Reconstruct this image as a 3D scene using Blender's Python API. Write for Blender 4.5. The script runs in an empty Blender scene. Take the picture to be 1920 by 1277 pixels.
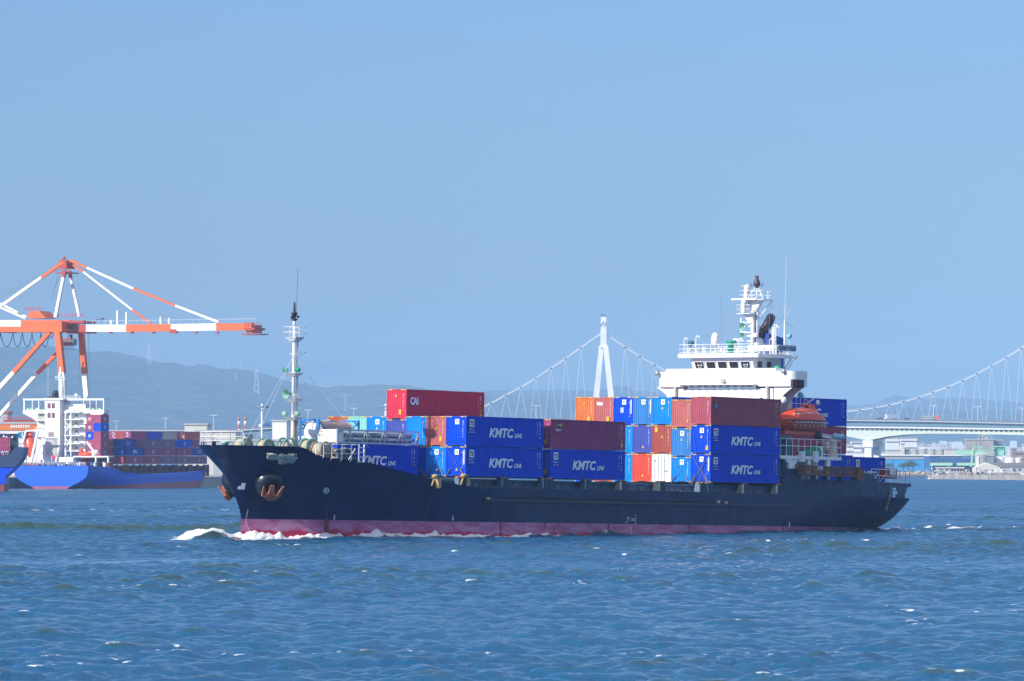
import bpy, bmesh, math, random
import numpy as np
from mathutils import Vector, Matrix, Euler
R = math.radians
random.seed(7)
scene = bpy.context.scene
col = scene.collection
# ------------------------------------------------------------------ camera
FPX, HOR, CAMH = 10752.0, 876.0, 6.85          # focal length in photo pixels, horizon row, camera height
AL = math.atan((HOR - 638.5) / FPX)
cd = bpy.data.cameras.new('camera'); cam = bpy.data.objects.new('camera', cd); col.objects.link(cam)
cam.location = (0, 0, CAMH); cam.rotation_euler = (R(90) + AL, 0, 0)
cd.sensor_fit = 'HORIZONTAL'; cd.sensor_width = 36; cd.lens = 36 * FPX / 1920
cd.clip_start = 1; cd.clip_end = 80000
scene.camera = cam
# ------------------------------------------------------------------ sky, sun, exposure
SUNAZ, SUNEL = (-0.799, -0.602), R(29.5)
tosun = Vector((SUNAZ[0] * math.cos(SUNEL), SUNAZ[1] * math.cos(SUNEL), math.sin(SUNEL)))
w = bpy.data.worlds.new('World'); scene.world = w; w.use_nodes = True
nt = w.node_tree; nt.nodes.clear()
sky = nt.nodes.new('ShaderNodeTexSky'); sky.sky_type = 'NISHITA'; sky.sun_disc = False
sky.sun_elevation = SUNEL; sky.sun_rotation = math.atan2(SUNAZ[0], SUNAZ[1]) % (2 * math.pi)
sky.air_density = 1.0; sky.dust_density = 0.9; sky.ozone_density = 3.0; sky.altitude = 0
bg = nt.nodes.new('ShaderNodeBackground'); bg.inputs['Strength'].default_value = 0.09
out = nt.nodes.new('ShaderNodeOutputWorld')
mix = nt.nodes.new('ShaderNodeMix'); mix.data_type = 'RGBA'; mix.blend_type = 'MULTIPLY'
mix.inputs[0].default_value = 1; mix.inputs[7].default_value = (0.54, 0.70, 1.05, 1)
nt.links.new(sky.outputs[0], mix.inputs[6])
# thin cloud wisps low over the hills
tc = nt.nodes.new('ShaderNodeTexCoord'); mp = nt.nodes.new('ShaderNodeMapping')
mp.inputs['Scale'].default_value = (7, 7, 55); mp.inputs['Location'].default_value = (.3, 0, .2)
nz = nt.nodes.new('ShaderNodeTexNoise'); nz.inputs['Scale'].default_value = 5.0; nz.inputs['Detail'].default_value = 5
cr = nt.nodes.new('ShaderNodeMapRange'); cr.inputs[1].default_value = .5; cr.inputs[2].default_value = .68
sp = nt.nodes.new('ShaderNodeSeparateXYZ'); lo = nt.nodes.new('ShaderNodeMapRange')
lo.inputs[1].default_value = .026; lo.inputs[2].default_value = .019
hi = nt.nodes.new('ShaderNodeMath'); hi.operation = 'MULTIPLY'
cm = nt.nodes.new('ShaderNodeMix'); cm.data_type = 'RGBA'
cm.inputs[7].default_value = (1.3, 2.1, 3.6, 1)
h2 = nt.nodes.new('ShaderNodeMath'); h2.operation = 'MULTIPLY'; h2.inputs[1].default_value = .8
L = nt.links.new
L(tc.outputs['Generated'], mp.inputs[0]); L(mp.outputs[0], nz.inputs['Vector']); L(nz.outputs[0], cr.inputs[0])
L(tc.outputs['Generated'], sp.inputs[0]); L(sp.outputs[2], lo.inputs[0])
L(cr.outputs[0], hi.inputs[0]); L(lo.outputs[0], hi.inputs[1]); L(hi.outputs[0], h2.inputs[0])
L(h2.outputs[0], cm.inputs[0]); L(mix.outputs[2], cm.inputs[6])
# bright clouds added to the unseen upper sky to fill the shaded sides
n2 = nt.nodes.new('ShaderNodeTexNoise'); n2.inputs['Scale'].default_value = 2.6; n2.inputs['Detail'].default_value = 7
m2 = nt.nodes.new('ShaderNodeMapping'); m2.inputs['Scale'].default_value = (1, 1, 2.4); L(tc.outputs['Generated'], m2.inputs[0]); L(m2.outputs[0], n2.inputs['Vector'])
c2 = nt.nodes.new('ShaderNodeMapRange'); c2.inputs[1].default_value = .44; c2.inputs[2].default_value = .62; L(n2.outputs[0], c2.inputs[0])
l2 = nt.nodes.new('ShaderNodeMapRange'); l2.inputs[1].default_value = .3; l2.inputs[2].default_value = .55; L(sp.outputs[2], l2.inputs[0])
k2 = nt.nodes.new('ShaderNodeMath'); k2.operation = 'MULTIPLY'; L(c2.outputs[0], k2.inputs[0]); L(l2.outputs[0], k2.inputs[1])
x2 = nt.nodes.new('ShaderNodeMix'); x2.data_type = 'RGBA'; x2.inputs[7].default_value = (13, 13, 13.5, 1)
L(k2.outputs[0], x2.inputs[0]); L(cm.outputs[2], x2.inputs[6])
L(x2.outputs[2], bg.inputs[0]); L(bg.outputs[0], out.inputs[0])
sd = bpy.data.lights.new('sun', 'SUN'); sd.energy = 3.9; sd.angle = R(.53); sd.color = (1, .95, .87)
so = bpy.data.objects.new('sun', sd); so.rotation_euler = tosun.to_track_quat('Z', 'Y').to_euler(); col.objects.link(so)
vs = scene.view_settings; vs.view_transform = 'Standard'; vs.look = 'None'; vs.exposure = 0.53; vs.gamma = 1; vs.use_curve_mapping = False
cy = scene.cycles
cy.use_denoising = True; cy.max_bounces = 6; cy.diffuse_bounces = 2; cy.glossy_bounces = 3; cy.volume_bounces = 0
cy.transparent_max_bounces = 8; cy.caustics_reflective = False; cy.caustics_refractive = False

# ------------------------------------------------------------------ measuring helpers
def at(px, py, Y):
    """world point seen at photo pixel (px,py) at distance Y"""
    u = (px - 960) / FPX; v = (638.5 - py) / FPX
    d = (u, math.cos(AL) - v * math.sin(AL), math.sin(AL) + v * math.cos(AL)); k = Y / d[1]
    return Vector((d[0] * k, Y, d[2] * k + CAMH))
def project(P):
    X, Y, Z = P[0], P[1], P[2] - CAMH
    yc = Y * math.cos(AL) + Z * math.sin(AL); zc = -Y * math.sin(AL) + Z * math.cos(AL)
    return 960 + FPX * X / yc, 638.5 - FPX * zc / yc
class Frame:
    """a local frame: a runs lengthways, b across, u up"""
    def __init__(s, O, a, b, u):
        s.O = Vector(O); s.a = Vector(a).normalized(); s.b = Vector(b).normalized(); s.u = Vector(u).normalized()
        s.M = Matrix(((s.a.x, s.b.x, s.u.x, s.O.x), (s.a.y, s.b.y, s.u.y, s.O.y), (s.a.z, s.b.z, s.u.z, s.O.z), (0, 0, 0, 1)))
    def w(s, x, y, z): return s.O + s.a * x + s.b * y + s.u * z
    def _solve(s, f, px, py, x0):
        x, y = x0
        for _ in range(40):
            p0 = project(f(x, y)); p1 = project(f(x + .01, y)); p2 = project(f(x, y + .01))
            a, b, c, d = (p1[0] - p0[0]) / .01, (p2[0] - p0[0]) / .01, (p1[1] - p0[1]) / .01, (p2[1] - p0[1]) / .01
            ex, ey = px - p0[0], py - p0[1]; D = a * d - b * c
            x += (d * ex - b * ey) / D; y += (a * ey - c * ex) / D
        return x, y
    def su(s, px, py, t):  x, z = s._solve(lambda x, z: s.w(x, t, z), px, py, (0, 0)); return Vector((x, t, z))
    def tu(s, px, py, x):  y, z = s._solve(lambda y, z: s.w(x, y, z), px, py, (0, 0)); return Vector((x, y, z))
yaw, trim, heel = 0.9071, .0163, -.0027
A0 = Vector((math.cos(yaw), math.sin(yaw), 0)); B0 = Vector((-math.sin(yaw), math.cos(yaw), 0)); U0 = Vector((0, 0, 1))
SH = Frame((-4.4565, 550.88, -.8845 + CAMH), A0 - U0 * trim, B0 - U0 * heel, U0 + A0 * trim + B0 * heel)   # the black ship

# ------------------------------------------------------------------ materials
MATS = {}
def mat(name, c, rough=.5, metal=0, var=0.12, scale=1.5, bump=0, bscale=8, spec=.5, stain=None, streak=False):
    if name in MATS: return MATS[name]
    m = bpy.data.materials.new(name); m.use_nodes = True; n = m.node_tree.nodes; l = m.node_tree.links.new
    b = n['Principled BSDF']; b.inputs['Roughness'].default_value = rough; b.inputs['Metallic'].default_value = metal
    b.inputs['Specular IOR Level'].default_value = .2 if name.startswith('container') else spec
    t = n.new('ShaderNodeTexCoord'); mpp = n.new('ShaderNodeMapping'); l(t.outputs['Object'], mpp.inputs[0])
    if streak: mpp.inputs['Scale'].default_value = (1, 1, .12)
    z = n.new('ShaderNodeTexNoise'); z.inputs['Scale'].default_value = scale; z.inputs['Detail'].default_value = 6; z.inputs['Roughness'].default_value = .6
    l(mpp.outputs[0], z.inputs['Vector'])
    mr = n.new('ShaderNodeMapRange'); mr.inputs[1].default_value = .3; mr.inputs[2].default_value = .7
    mr.inputs[3].default_value = 1 - var; mr.inputs[4].default_value = 1 + var; l(z.outputs[0], mr.inputs[0])
    mx = n.new('ShaderNodeVectorMath'); mx.operation = 'SCALE'; mx.inputs[0].default_value = c[:3]; l(mr.outputs[0], mx.inputs['Scale'])
    src = mx.outputs[0]
    if stain:                                       # rust or grime patches: (colour, threshold, scale)
        z2 = n.new('ShaderNodeTexNoise'); z2.inputs['Scale'].default_value = stain[2]; z2.inputs['Detail'].default_value = 8
        l(mpp.outputs[0], z2.inputs['Vector'])
        m2 = n.new('ShaderNodeMapRange'); m2.inputs[1].default_value = stain[1]; m2.inputs[2].default_value = stain[1] + .12; l(z2.outputs[0], m2.inputs[0])
        mm = n.new('ShaderNodeMix'); mm.data_type = 'RGBA'; mm.inputs[7].default_value = (*stain[0], 1)
        l(m2.outputs[0], mm.inputs[0]); l(src, mm.inputs[6]); src = mm.outputs[2]
    l(src, b.inputs['Base Color'])
    rr = n.new('ShaderNodeMapRange'); rr.inputs[3].default_value = max(0, rough - .12); rr.inputs[4].default_value = min(1, rough + .12)
    l(z.outputs[0], rr.inputs[0]); l(rr.outputs[0], b.inputs['Roughness'])
    if bump:
        z3 = n.new('ShaderNodeTexNoise'); z3.inputs['Scale'].default_value = bscale; l(t.outputs['Object'], z3.inputs['Vector'])
        bp = n.new('ShaderNodeBump'); bp.inputs['Distance'].default_value = bump; l(z3.outputs[0], bp.inputs['Height']); l(bp.outputs[0], b.inputs['Normal'])
    MATS[name] = m; return m
RUST = (.16, .06, .03)
# ------------------------------------------------------------------ mesh builder
class MB:
    def __init__(s): s.v = []; s.f = []; s.mi = []; s.m = 0; s.sm = []; s.smooth = False
    def add(s, vs, fs):
        o = len(s.v); s.v += [tuple(p) for p in vs]
        for f in fs: s.f.append(tuple(i + o for i in f)); s.mi.append(s.m); s.sm.append(s.smooth)
        return s
    def box(s, x0, x1, y0, y1, z0, z1):
        v = [(x, y, z) for x in (x0, x1) for y in (y0, y1) for z in (z0, z1)]
        return s.add(v, [(0, 1, 3, 2), (4, 6, 7, 5), (0, 4, 5, 1), (2, 3, 7, 6), (0, 2, 6, 4), (1, 5, 7, 3)])
    def hexa(s, b4, t4):                       # four bottom corners, four top corners, same turn
        return s.add(list(b4) + list(t4), [(3, 2, 1, 0), (4, 5, 6, 7), (0, 1, 5, 4), (1, 2, 6, 5), (2, 3, 7, 6), (3, 0, 4, 7)])
    def bar(s, p, q, wd, ht=None):             # rectangular bar
        ht = ht or wd; p = Vector(p); q = Vector(q); d = (q - p).normalized()
        up = Vector((0, 0, 1)) if abs(d.z) < .95 else Vector((1, 0, 0))
        x = d.cross(up).normalized() * wd / 2; y = x.normalized().cross(d) * ht / 2
        return s.hexa([p - x - y, p + x - y, p + x + y, p - x + y], [q - x - y, q + x - y, q + x + y, q - x + y])
    def tube(s, p, q, r, r2=None, n=8, cap=True):
        r2 = r if r2 is None else r2; p = Vector(p); q = Vector(q); d = (q - p).normalized()
        up = Vector((0, 0, 1)) if abs(d.z) < .95 else Vector((1, 0, 0)); x = d.cross(up).normalized(); y = x.cross(d)
        v = []
        for c, rr in ((p, r), (q, r2)):
            v += [c + (x * math.cos(2 * math.pi * i / n) + y * math.sin(2 * math.pi * i / n)) * rr for i in range(n)]
        f = [(i, (i + 1) % n, n + (i + 1) % n, n + i) for i in range(n)]
        if cap: f += [tuple(range(n))[::-1], tuple(range(n, 2 * n))]
        sm = s.smooth; s.smooth = n > 6; s.add(v, f); s.smooth = sm; return s
    def path(s, pts, r, n=6):
        for a, b in zip(pts[:-1], pts[1:]): s.tube(a, b, r, n=n)
        return s
    def lathe(s, c, prof, n=14, axis='z'):     # prof: (radius, height)
        v = []; c = Vector(c)
        for r, h in prof:
            for i in range(n):
                a = 2 * math.pi * i / n; p = (r * math.cos(a), r * math.sin(a), h)
                if axis == 'x': p = (p[2], p[0], p[1])
                if axis == 'y': p = (p[0], p[2], p[1])
                v.append(c + Vector(p))
        f = [(k * n + i, k * n + (i + 1) % n, (k + 1) * n + (i + 1) % n, (k + 1) * n + i) for k in range(len(prof) - 1) for i in range(n)]
        sm = s.smooth; s.smooth = True; s.add(v, f); s.smooth = sm; return s
    def ball(s, c, rx, ry=None, rz=None, n=12):
        ry = ry or rx; rz = rz or rx; v = []; m = n // 2
        for k in range(m + 1):
            th = math.pi * k / m
            for i in range(n):
                a = 2 * math.pi * i / n; v.append((c[0] + rx * math.sin(th) * math.cos(a), c[1] + ry * math.sin(th) * math.sin(a), c[2] - rz * math.cos(th)))
        f = [(k * n + i, k * n + (i + 1) % n, (k + 1) * n + (i + 1) % n, (k + 1) * n + i) for k in range(m) for i in range(n)]
        sm = s.smooth; s.smooth = True; s.add(v, f); s.smooth = sm; return s
    def prism(s, pts, off):                    # polygon pts pushed along off
        n = len(pts); off = Vector(off); v = [Vector(p) for p in pts] + [Vector(p) + off for p in pts]
        return s.add(v, [tuple(range(n))[::-1], tuple(range(n, 2 * n))] + [(i, (i + 1) % n, n + (i + 1) % n, n + i) for i in range(n)])
    def grid(s, rows):                          # rows of equal length
        n = len(rows[0]); v = [p for r in rows for p in r]
        return s.add(v, [(i * n + j, i * n + j + 1, (i + 1) * n + j + 1, (i + 1) * n + j) for i in range(len(rows) - 1) for j in range(n - 1)])
    def rail(s, pts, h=1.0, post=1.5, r=.028, bars=(1., .52), n=5):   # guard rail along a polyline
        for a, b in zip(pts[:-1], pts[1:]):
            a = Vector(a); b = Vector(b); k = max(1, round((b - a).length / post)); U = Vector((0, 0, h))
            for i in range(k + 1): p = a.lerp(b, i / k); s.tube(p, p + U, r, n=n, cap=False)
            for q in bars: s.tube(a + U * q, b + U * q, r, n=n, cap=False)
        return s
    def text(s, txt, size, org, ax, ay, bold=0, shear=0, align='LEFT', xs=1., font_scale=1):
        org = Vector(org); ax = Vector(ax); ay = Vector(ay)
        vs_, fs_ = text_geo(txt, bold, shear, align)
        return s.add([org + ax * (p[0] * size * xs) + ay * (p[1] * size) for p in vs_], fs_)
    def build(s, name, mats, parent=None, loc=None):
        me = bpy.data.meshes.new(name); me.from_pydata(s.v, [], s.f)
        mats = mats if isinstance(mats, (list, tuple)) else [mats]
        for m in mats: me.materials.append(m)
        if max(s.mi, default=0) or any(s.sm):
            me.polygons.foreach_set('material_index', s.mi); me.polygons.foreach_set('use_smooth', s.sm)
        me.update()
        o = bpy.data.objects.new(name, me); col.objects.link(o)
        if parent: o.parent = parent
        if loc: o.location = loc
        return o
_TXT = {}
def text_geo(txt, bold, shear, align):
    k = (txt, bold, shear, align)
    if k not in _TXT:
        c = bpy.data.curves.new('lettering', 'FONT'); c.body = txt; c.offset = bold; c.shear = shear; c.align_x = align
        c.resolution_u = 2; c.fill_mode = 'FRONT'
        o = bpy.data.objects.new('lettering', c); col.objects.link(o)
        dg = bpy.context.evaluated_depsgraph_get(); me = bpy.data.meshes.new_from_object(o.evaluated_get(dg))
        _TXT[k] = ([tuple(v.co) for v in me.vertices], [tuple(p.vertices) for p in me.polygons])
        bpy.data.objects.remove(o); bpy.data.curves.remove(c); bpy.data.meshes.remove(me)
    return _TXT[k]
def tag(o, label=None, cat=None, group=None, kind=None):
    if label: o['label'] = label
    if cat: o['category'] = cat
    if group: o['group'] = group
    if kind: o['kind'] = kind
    return o
def thing(name, label, cat, frame=None, loc=(0, 0, 0), group=None, rotz=0):
    o = bpy.data.objects.new(name, None); col.objects.link(o); o.empty_display_size = .1
    M = Matrix.Translation(Vector(loc)) @ Matrix.Rotation(rotz, 4, 'Z')
    if frame: M = frame.M @ M
    lo_, ro_, sc_ = M.decompose()
    o.location = lo_; o.rotation_euler = ro_.to_euler()
    return tag(o, label, cat, group)
def copy_thing(src, name=None, frame=None, loc=None, rotz=0, label=None, group=None):
    r = src.copy(); col.objects.link(r)
    def rec(a, b):
        for ch in list(a.children):
            c = ch.copy(); col.objects.link(c); c.parent = b; rec(ch, c)
    rec(src, r)
    if loc is not None:
        M = Matrix.Translation(Vector(loc)) @ Matrix.Rotation(rotz, 4, 'Z')
        if frame: M = frame.M @ M
        r.location, q_, _ = M.decompose(); r.rotation_euler = q_.to_euler()
    if label: r['label'] = label
    if group: r['group'] = group
    return r
def lerpt(x, tab):
    if x <= tab[0][0]: return tab[0][1]
    for (a, b), (c, d) in zip(tab[:-1], tab[1:]):
        if x <= c: return b + (d - b) * (x - a) / (c - a) if c > a else d
    return tab[-1][1]

# ------------------------------------------------------------------ hull form of the black ship (frame coordinates s, t, u)
HB, CL = 8.75, 8.68
STEM = [(-9, -22.9), (-5.2, -22.9), (-4.46, -22.75), (-3.2, -23.2), (-2, -23.9), (0, -25.2), (1.2, -26.3), (2.6, -27.4)]
STERN = [(-9, 64.), (-6.4, 71.), (-5.2, 75.4), (-4.6, 76.8), (-4.1, 77.3), (-3.3, 78.), (-2., 79.1), (-1.2, 79.2), (0.9, 79.3)]
BEND = [(-9, .3), (-6.4, .6), (-5.2, 2.0), (-4.6, 3.3), (-4.1, 4.3), (-3.3, 5.2), (-2., 5.9), (-1.3, 6.5), (1, 6.7)]
def halfb(s, u):
    s0 = lerpt(u, STEM); w_ = min(1, max(0, (u + 5.) / 7.2)) ** 1.4
    Ln = 33 - 5 * w_; x = min(1, max(0, (s - s0) / Ln)); q = 1 - .5 * w_; p = 1.9 + .1 * w_
    b = HB * max(0, 1 - (1 - x) ** p) ** q
    s1 = lerpt(u, STERN); be = lerpt(u, BEND); La = 20 + 2.2 * max(0, -u - 1)
    y = min(1, max(0, (s1 - s) / La)); b2 = be + (HB - be) * max(0, 1 - (1 - y) ** 2.2)
    return min(b, b2)
def hull_at(px, py):
    """frame point on the port side shell seen at a photo pixel"""
    t = 0.
    for _ in range(25):
        p = SH.su(px, py, t); t = .5 * t + .5 * (CL - halfb(p.x, p.z))
    return Vector((p.x, CL - halfb(p.x, p.z), p.z))
WLU = lambda s: -(5.9655 - .0163 * s)           # height of the sea in the ship's frame
# ================================================================== WATER
def build_water():
    rng = np.random.default_rng(3)
    Yr = [158.]
    while Yr[-1] < 7000:
        y = Yr[-1]
        d = .2 + .0010 * (y - 158) if y < 470 else (.42 if y < 640 else .42 + (y - 640) * .0036)
        Yr.append(y + d)
    Yr = np.array(Yr); N = 851; k = np.linspace(-1, 1, N)
    hw = .112 * Yr + 8
    X = k[None, :] * hw[:, None]; Y = np.repeat(Yr[:, None], N, 1)
    dY = np.gradient(Yr)[:, None]; dX = (hw * 2 / (N - 1))[:, None]
    H = np.zeros_like(X); DX = np.zeros_like(X); DY = np.zeros_like(X); J = np.zeros_like(X)
    wind = R(-72)
    amp_mod = 1 + .35 * np.sin(X * .021 + Y * .013 + 1) * np.sin(Y * .031 - X * .017)
    for i in range(130):
        lam = .6 * (15 / .6) ** rng.random(); kk = 2 * math.pi / lam
        th = wind + rng.normal() * .75; cx, cyy = math.cos(th), math.sin(th)
        a = .0092 * lam ** .6 if lam < 4 else .0092 * 4 ** .6 * (4 / lam) ** .3
        ph = rng.random() * 6.283
        sp_ = np.abs(cx) * dX + np.abs(cyy) * dY
        fade = np.clip((lam / sp_ - 1.3) / 1.6, 0, 1)
        P = kk * (cx * X + cyy * Y) + ph
        s_, c_ = np.sin(P), np.cos(P)
        H += a * fade * s_; DX += -a * fade * cx * c_; DY += -a * fade * cyy * c_; J += a * kk * s_ * fade
    H *= amp_mod
    # ship frame coordinates of the vertices
    rx, ry = X - SH.O.x, Y - SH.O.y
    S = rx * SH.a.x + ry * SH.a.y; T = rx * SH.b.x + ry * SH.b.y
    tabS = np.linspace(-30, 85, 231); tabB = np.array([halfb(s, WLU(s)) if s > -22.9 else 0 for s in tabS])
    b = np.interp(S, tabS, tabB, left=0, right=0)
    dist = (CL - b) - T                                   # metres outboard of the port shell
    near = np.exp(-np.clip(dist, 0, 60) / 4.)
    def nz2(x, y, sc, seed):
        g = np.random.default_rng(seed); v = np.zeros_like(x)
        for j in range(14):
            t_ = g.random() * 6.283; f = sc * (.5 + 1.8 * g.random()); v += np.sin(f * (math.cos(t_) * x + math.sin(t_) * y) + g.random() * 6.283)
        return v / 3.7
    inb = (S > -34) & (S < 84)
    # bow wave and the transverse wave humps along the side
    zr = np.interp(S, [-23.5, -23, -20, -17, -12, -9, -5, 0, 8, 14, 20, 30, 60, 80], [.75, .85, .7, .62, .62, .8, .62, .48, .36, .28, .14, .07, .12, .14])
    side = (S > -23.4) & (dist > -1.6)
    wn = rng.normal(size=X.shape); wn = (wn + np.roll(wn, 1, 1) + np.roll(wn, -1, 1) * .6) / 1.5
    lump = .74 + .16 * nz2(X, Y, 2.2, 61) + .10 * wn
    humps = np.where(side, zr * np.exp(-((dist - .35) / .85) ** 2) * lump, 0) \
          + (1.0 * np.exp(-((S + 25.2) / 2.5) ** 2) * np.exp(-((T - 10.2) / 1.7) ** 2) + .5 * np.exp(-((S + 27.2) / 1.8) ** 2) * np.exp(-((T - 11.3) / 2.2) ** 2)) * (.8 + .2 * lump) \
          + .22 * np.exp(-((S + 15) / 8) ** 2) * np.exp(-((dist - 3.2) / 1.6) ** 2) \
          + .62 * np.exp(-((S - 22.5) / 2.3) ** 2) * np.exp(-np.clip(dist, 0, 60) / 2.2) \
          + .28 * np.exp(-((S - 48) / 3) ** 2) * np.exp(-np.clip(dist, 0, 60) / 3.)
    H += np.where(inb, humps, 0)
    env = np.interp(S, [-23.4, -22, 5, 12, 17, 20, 24, 27, 33, 36, 48, 51, 60, 63, 68, 72, 78], [1, 1, .95, .7, .25, .0, .6, .1, .45, .1, .05, .4, .3, .75, .4, .8, .6])
    f1 = env * np.exp(-(np.clip(dist - .3, 0, 99) / np.interp(S, [-23, -5, 8, 60], [1.15, 1.1, .8, .45])) ** 2) * side
    fb = np.exp(-((S + 25.6) / 3.0) ** 2) * np.exp(-((T - 10.9 - .12 * (S + 25)) / .95) ** 2) + .75 * np.exp(-((S + 27.6) / 1.6) ** 2) * np.exp(-((T - 10.9) / 1.1) ** 2) + .7 * np.exp(-((S + 24) / 1.3) ** 2) * np.exp(-((T - 8.) / 1.6) ** 2)
    f1 = np.maximum(f1, np.clip(fb * 1.3, 0, 1.1))
    foam = np.clip(f1 * 1.15 + (.22 * nz2(X, Y, 2.6, 5) + .14 * wn) * (f1 > .05) - .08, 0, 1) * (f1 > .04)
    # stern wash
    wash = np.exp(-((T - CL) / 7) ** 2) * np.clip((S - 76) / 6, 0, 1) * np.exp(-np.clip(S - 80, 0, 500) / 90)
    foam = np.maximum(foam, np.clip(wash * (.22 + .4 * nz2(X, Y, 1.1, 9)), 0, 1))
    # old wake streaks and wind streaks on the open water
    st = nz2(X * .16, Y, .055, 21)
    def streak(y0, slope, wd, x0, x1, a, seed):
        yy = y0 + slope * X
        return a * np.exp(-((Y - yy) / wd) ** 2) * np.clip((X - x0) / 12, 0, 1) * np.clip((x1 - X) / 12, 0, 1) * (.55 + .45 * nz2(X, Y, 1.3, seed))
    foam = np.maximum(foam, streak(925, .5, 26, -140, -20, .42, 31))
    foam = np.maximum(foam, streak(1400, .3, 40, -200, -40, .35, 32))
    calm = np.clip(1.0 * np.exp(-((Y - (405 + 1.0 * (X + 36))) / 9) ** 2) * np.clip((8 - X) / 20, 0, 1), 0, 1)
    calm = np.maximum(calm, .5 * np.clip(st - .55, 0, 1))
    # small whitecaps where crests are steep
    brk = np.clip((J - np.quantile(J, .985)) / (np.quantile(J, .9995) - np.quantile(J, .985)), 0, 1) * np.clip(nz2(X, Y, .16, 77) - .55, 0, 1) * 3.
    foam = np.maximum(foam, (.42 + .16 * wn) * np.clip(brk, 0, 1))
    H -= .6 * calm * H
    H += foam * (.04 * nz2(X, Y, 7., 44) + .035 * wn) * (f1 > .05)
    inside = (dist < -1.0) & inb & (T < CL + b - 1) & (S > -22) & (S < 72)
    H = np.where(inside, H * .2 - .3, H)
    co = np.stack([X + DX * .9, Y + DY * .9, H], -1).astype(np.float32)
    nr, nc = X.shape
    me = bpy.data.meshes.new('water'); me.vertices.add(nr * nc); me.vertices.foreach_set('co', co.reshape(-1))
    idx = np.arange(nr * nc, dtype=np.int32).reshape(nr, nc)
    q = np.stack([idx[:-1, :-1], idx[:-1, 1:], idx[1:, 1:], idx[1:, :-1]], -1).reshape(-1)
    nf = (nr - 1) * (nc - 1)
    me.loops.add(nf * 4); me.loops.foreach_set('vertex_index', q)
    me.polygons.add(nf); me.polygons.foreach_set('loop_start', np.arange(nf, dtype=np.int32) * 4)
    me.polygons.foreach_set('use_smooth', np.ones(nf, dtype=bool))
    me.update(calc_edges=True)
    at_ = me.attributes.new('foam', 'FLOAT', 'POINT'); at_.data.foreach_set('value', foam.astype(np.float32).reshape(-1))
    at2 = me.attributes.new('calm', 'FLOAT', 'POINT'); at2.data.foreach_set('value', calm.astype(np.float32).reshape(-1))
    at3 = me.attributes.new('crest', 'FLOAT', 'POINT'); at3.data.foreach_set('value', np.clip((H - .22) / .16, 0, 1).astype(np.float32).reshape(-1))
    m = bpy.data.materials.new('sea_water'); m.use_nodes = True; n = m.node_tree.nodes; l = m.node_tree.links.new
    b_ = n['Principled BSDF']; b_.inputs['IOR'].default_value = 1.33; b_.inputs['Roughness'].default_value = .08
    b_.inputs['Specular Tint'].default_value = (.55, .95, 1, 1)
    t = n.new('ShaderNodeTexCoord')
    z1 = n.new('ShaderNodeTexNoise'); z1.inputs['Scale'].default_value = 1.3; z1.inputs['Detail'].default_value = 7; z1.inputs['Roughness'].default_value = .62; l(t.outputs['Object'], z1.inputs['Vector'])
    ca = n.new('ShaderNodeAttribute'); ca.attribute_name = 'calm'
    cs = n.new('ShaderNodeMapRange'); cs.inputs[3].default_value = .33; cs.inputs[4].default_value = .06; l(ca.outputs['Fac'], cs.inputs[0])
    bp = n.new('ShaderNodeBump'); l(cs.outputs[0], bp.inputs['Distance']); l(z1.outputs[0], bp.inputs['Height'])
    z5 = n.new('ShaderNodeTexNoise'); z5.inputs['Scale'].default_value = 5.5; z5.inputs['Detail'].default_value = 5; z5.inputs['Distortion'].default_value = .6; l(t.outputs['Object'], z5.inputs['Vector'])
    b5 = n.new('ShaderNodeBump'); c5 = n.new('ShaderNodeMath'); c5.operation = 'MULTIPLY'; c5.inputs[1].default_value = .16; l(cs.outputs[0], c5.inputs[0]); l(c5.outputs[0], b5.inputs['Distance']); l(z5.outputs[0], b5.inputs['Height']); l(bp.outputs[0], b5.inputs['Normal']); l(b5.outputs[0], b_.inputs['Normal'])
    zc = n.new('ShaderNodeTexNoise'); zc.inputs['Scale'].default_value = .12; zc.inputs['Detail'].default_value = 4; l(t.outputs['Object'], zc.inputs['Vector'])
    mc = n.new('ShaderNodeMix'); mc.data_type = 'RGBA'; mc.inputs[6].default_value = (.0, .068, .20, 1); mc.inputs[7].default_value = (.003, .10, .18, 1)
    l(zc.outputs[0], mc.inputs[0]); cc = n.new('ShaderNodeAttribute'); cc.attribute_name = 'crest'; mg = n.new('ShaderNodeMix'); mg.data_type = 'RGBA'; mg.inputs[7].default_value = (.018, .06, .045, 1)  # olive put into crest colour for light through thin crests and weaker reflection
    l(cc.outputs['Fac'], mg.inputs[0]); l(mc.outputs[2], mg.inputs[6]); l(mg.outputs[2], b_.inputs['Base Color'])
    # distant water: waves below the mesh size act as roughness
    sx = n.new('ShaderNodeSeparateXYZ'); l(t.outputs['Object'], sx.inputs[0])
    rg = n.new('ShaderNodeMapRange'); rg.inputs[1].default_value = 350; rg.inputs[2].default_value = 1700; rg.inputs[3].default_value = .06; rg.inputs[4].default_value = .42; l(sx.outputs[1], rg.inputs[0])
    rc = n.new('ShaderNodeMapRange'); rc.inputs[3].default_value = 1; rc.inputs[4].default_value = .4; l(ca.outputs['Fac'], rc.inputs[0])
    rm_ = n.new('ShaderNodeMath'); rm_.operation = 'MULTIPLY'; l(rg.outputs[0], rm_.inputs[0]); l(rc.outputs[0], rm_.inputs[1]); l(rm_.outputs[0], b_.inputs['Roughness'])
    fo = n.new('ShaderNodeBsdfDiffuse'); fo.inputs['Color'].default_value = (.82, .84, .84, 1)
    fa = n.new('ShaderNodeAttribute'); fa.attribute_name = 'foam'
    zf = n.new('ShaderNodeTexNoise'); zf.inputs['Scale'].default_value = 5.; zf.inputs['Detail'].default_value = 8; zf.inputs['Roughness'].default_value = .75; l(t.outputs['Object'], zf.inputs['Vector'])
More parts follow.
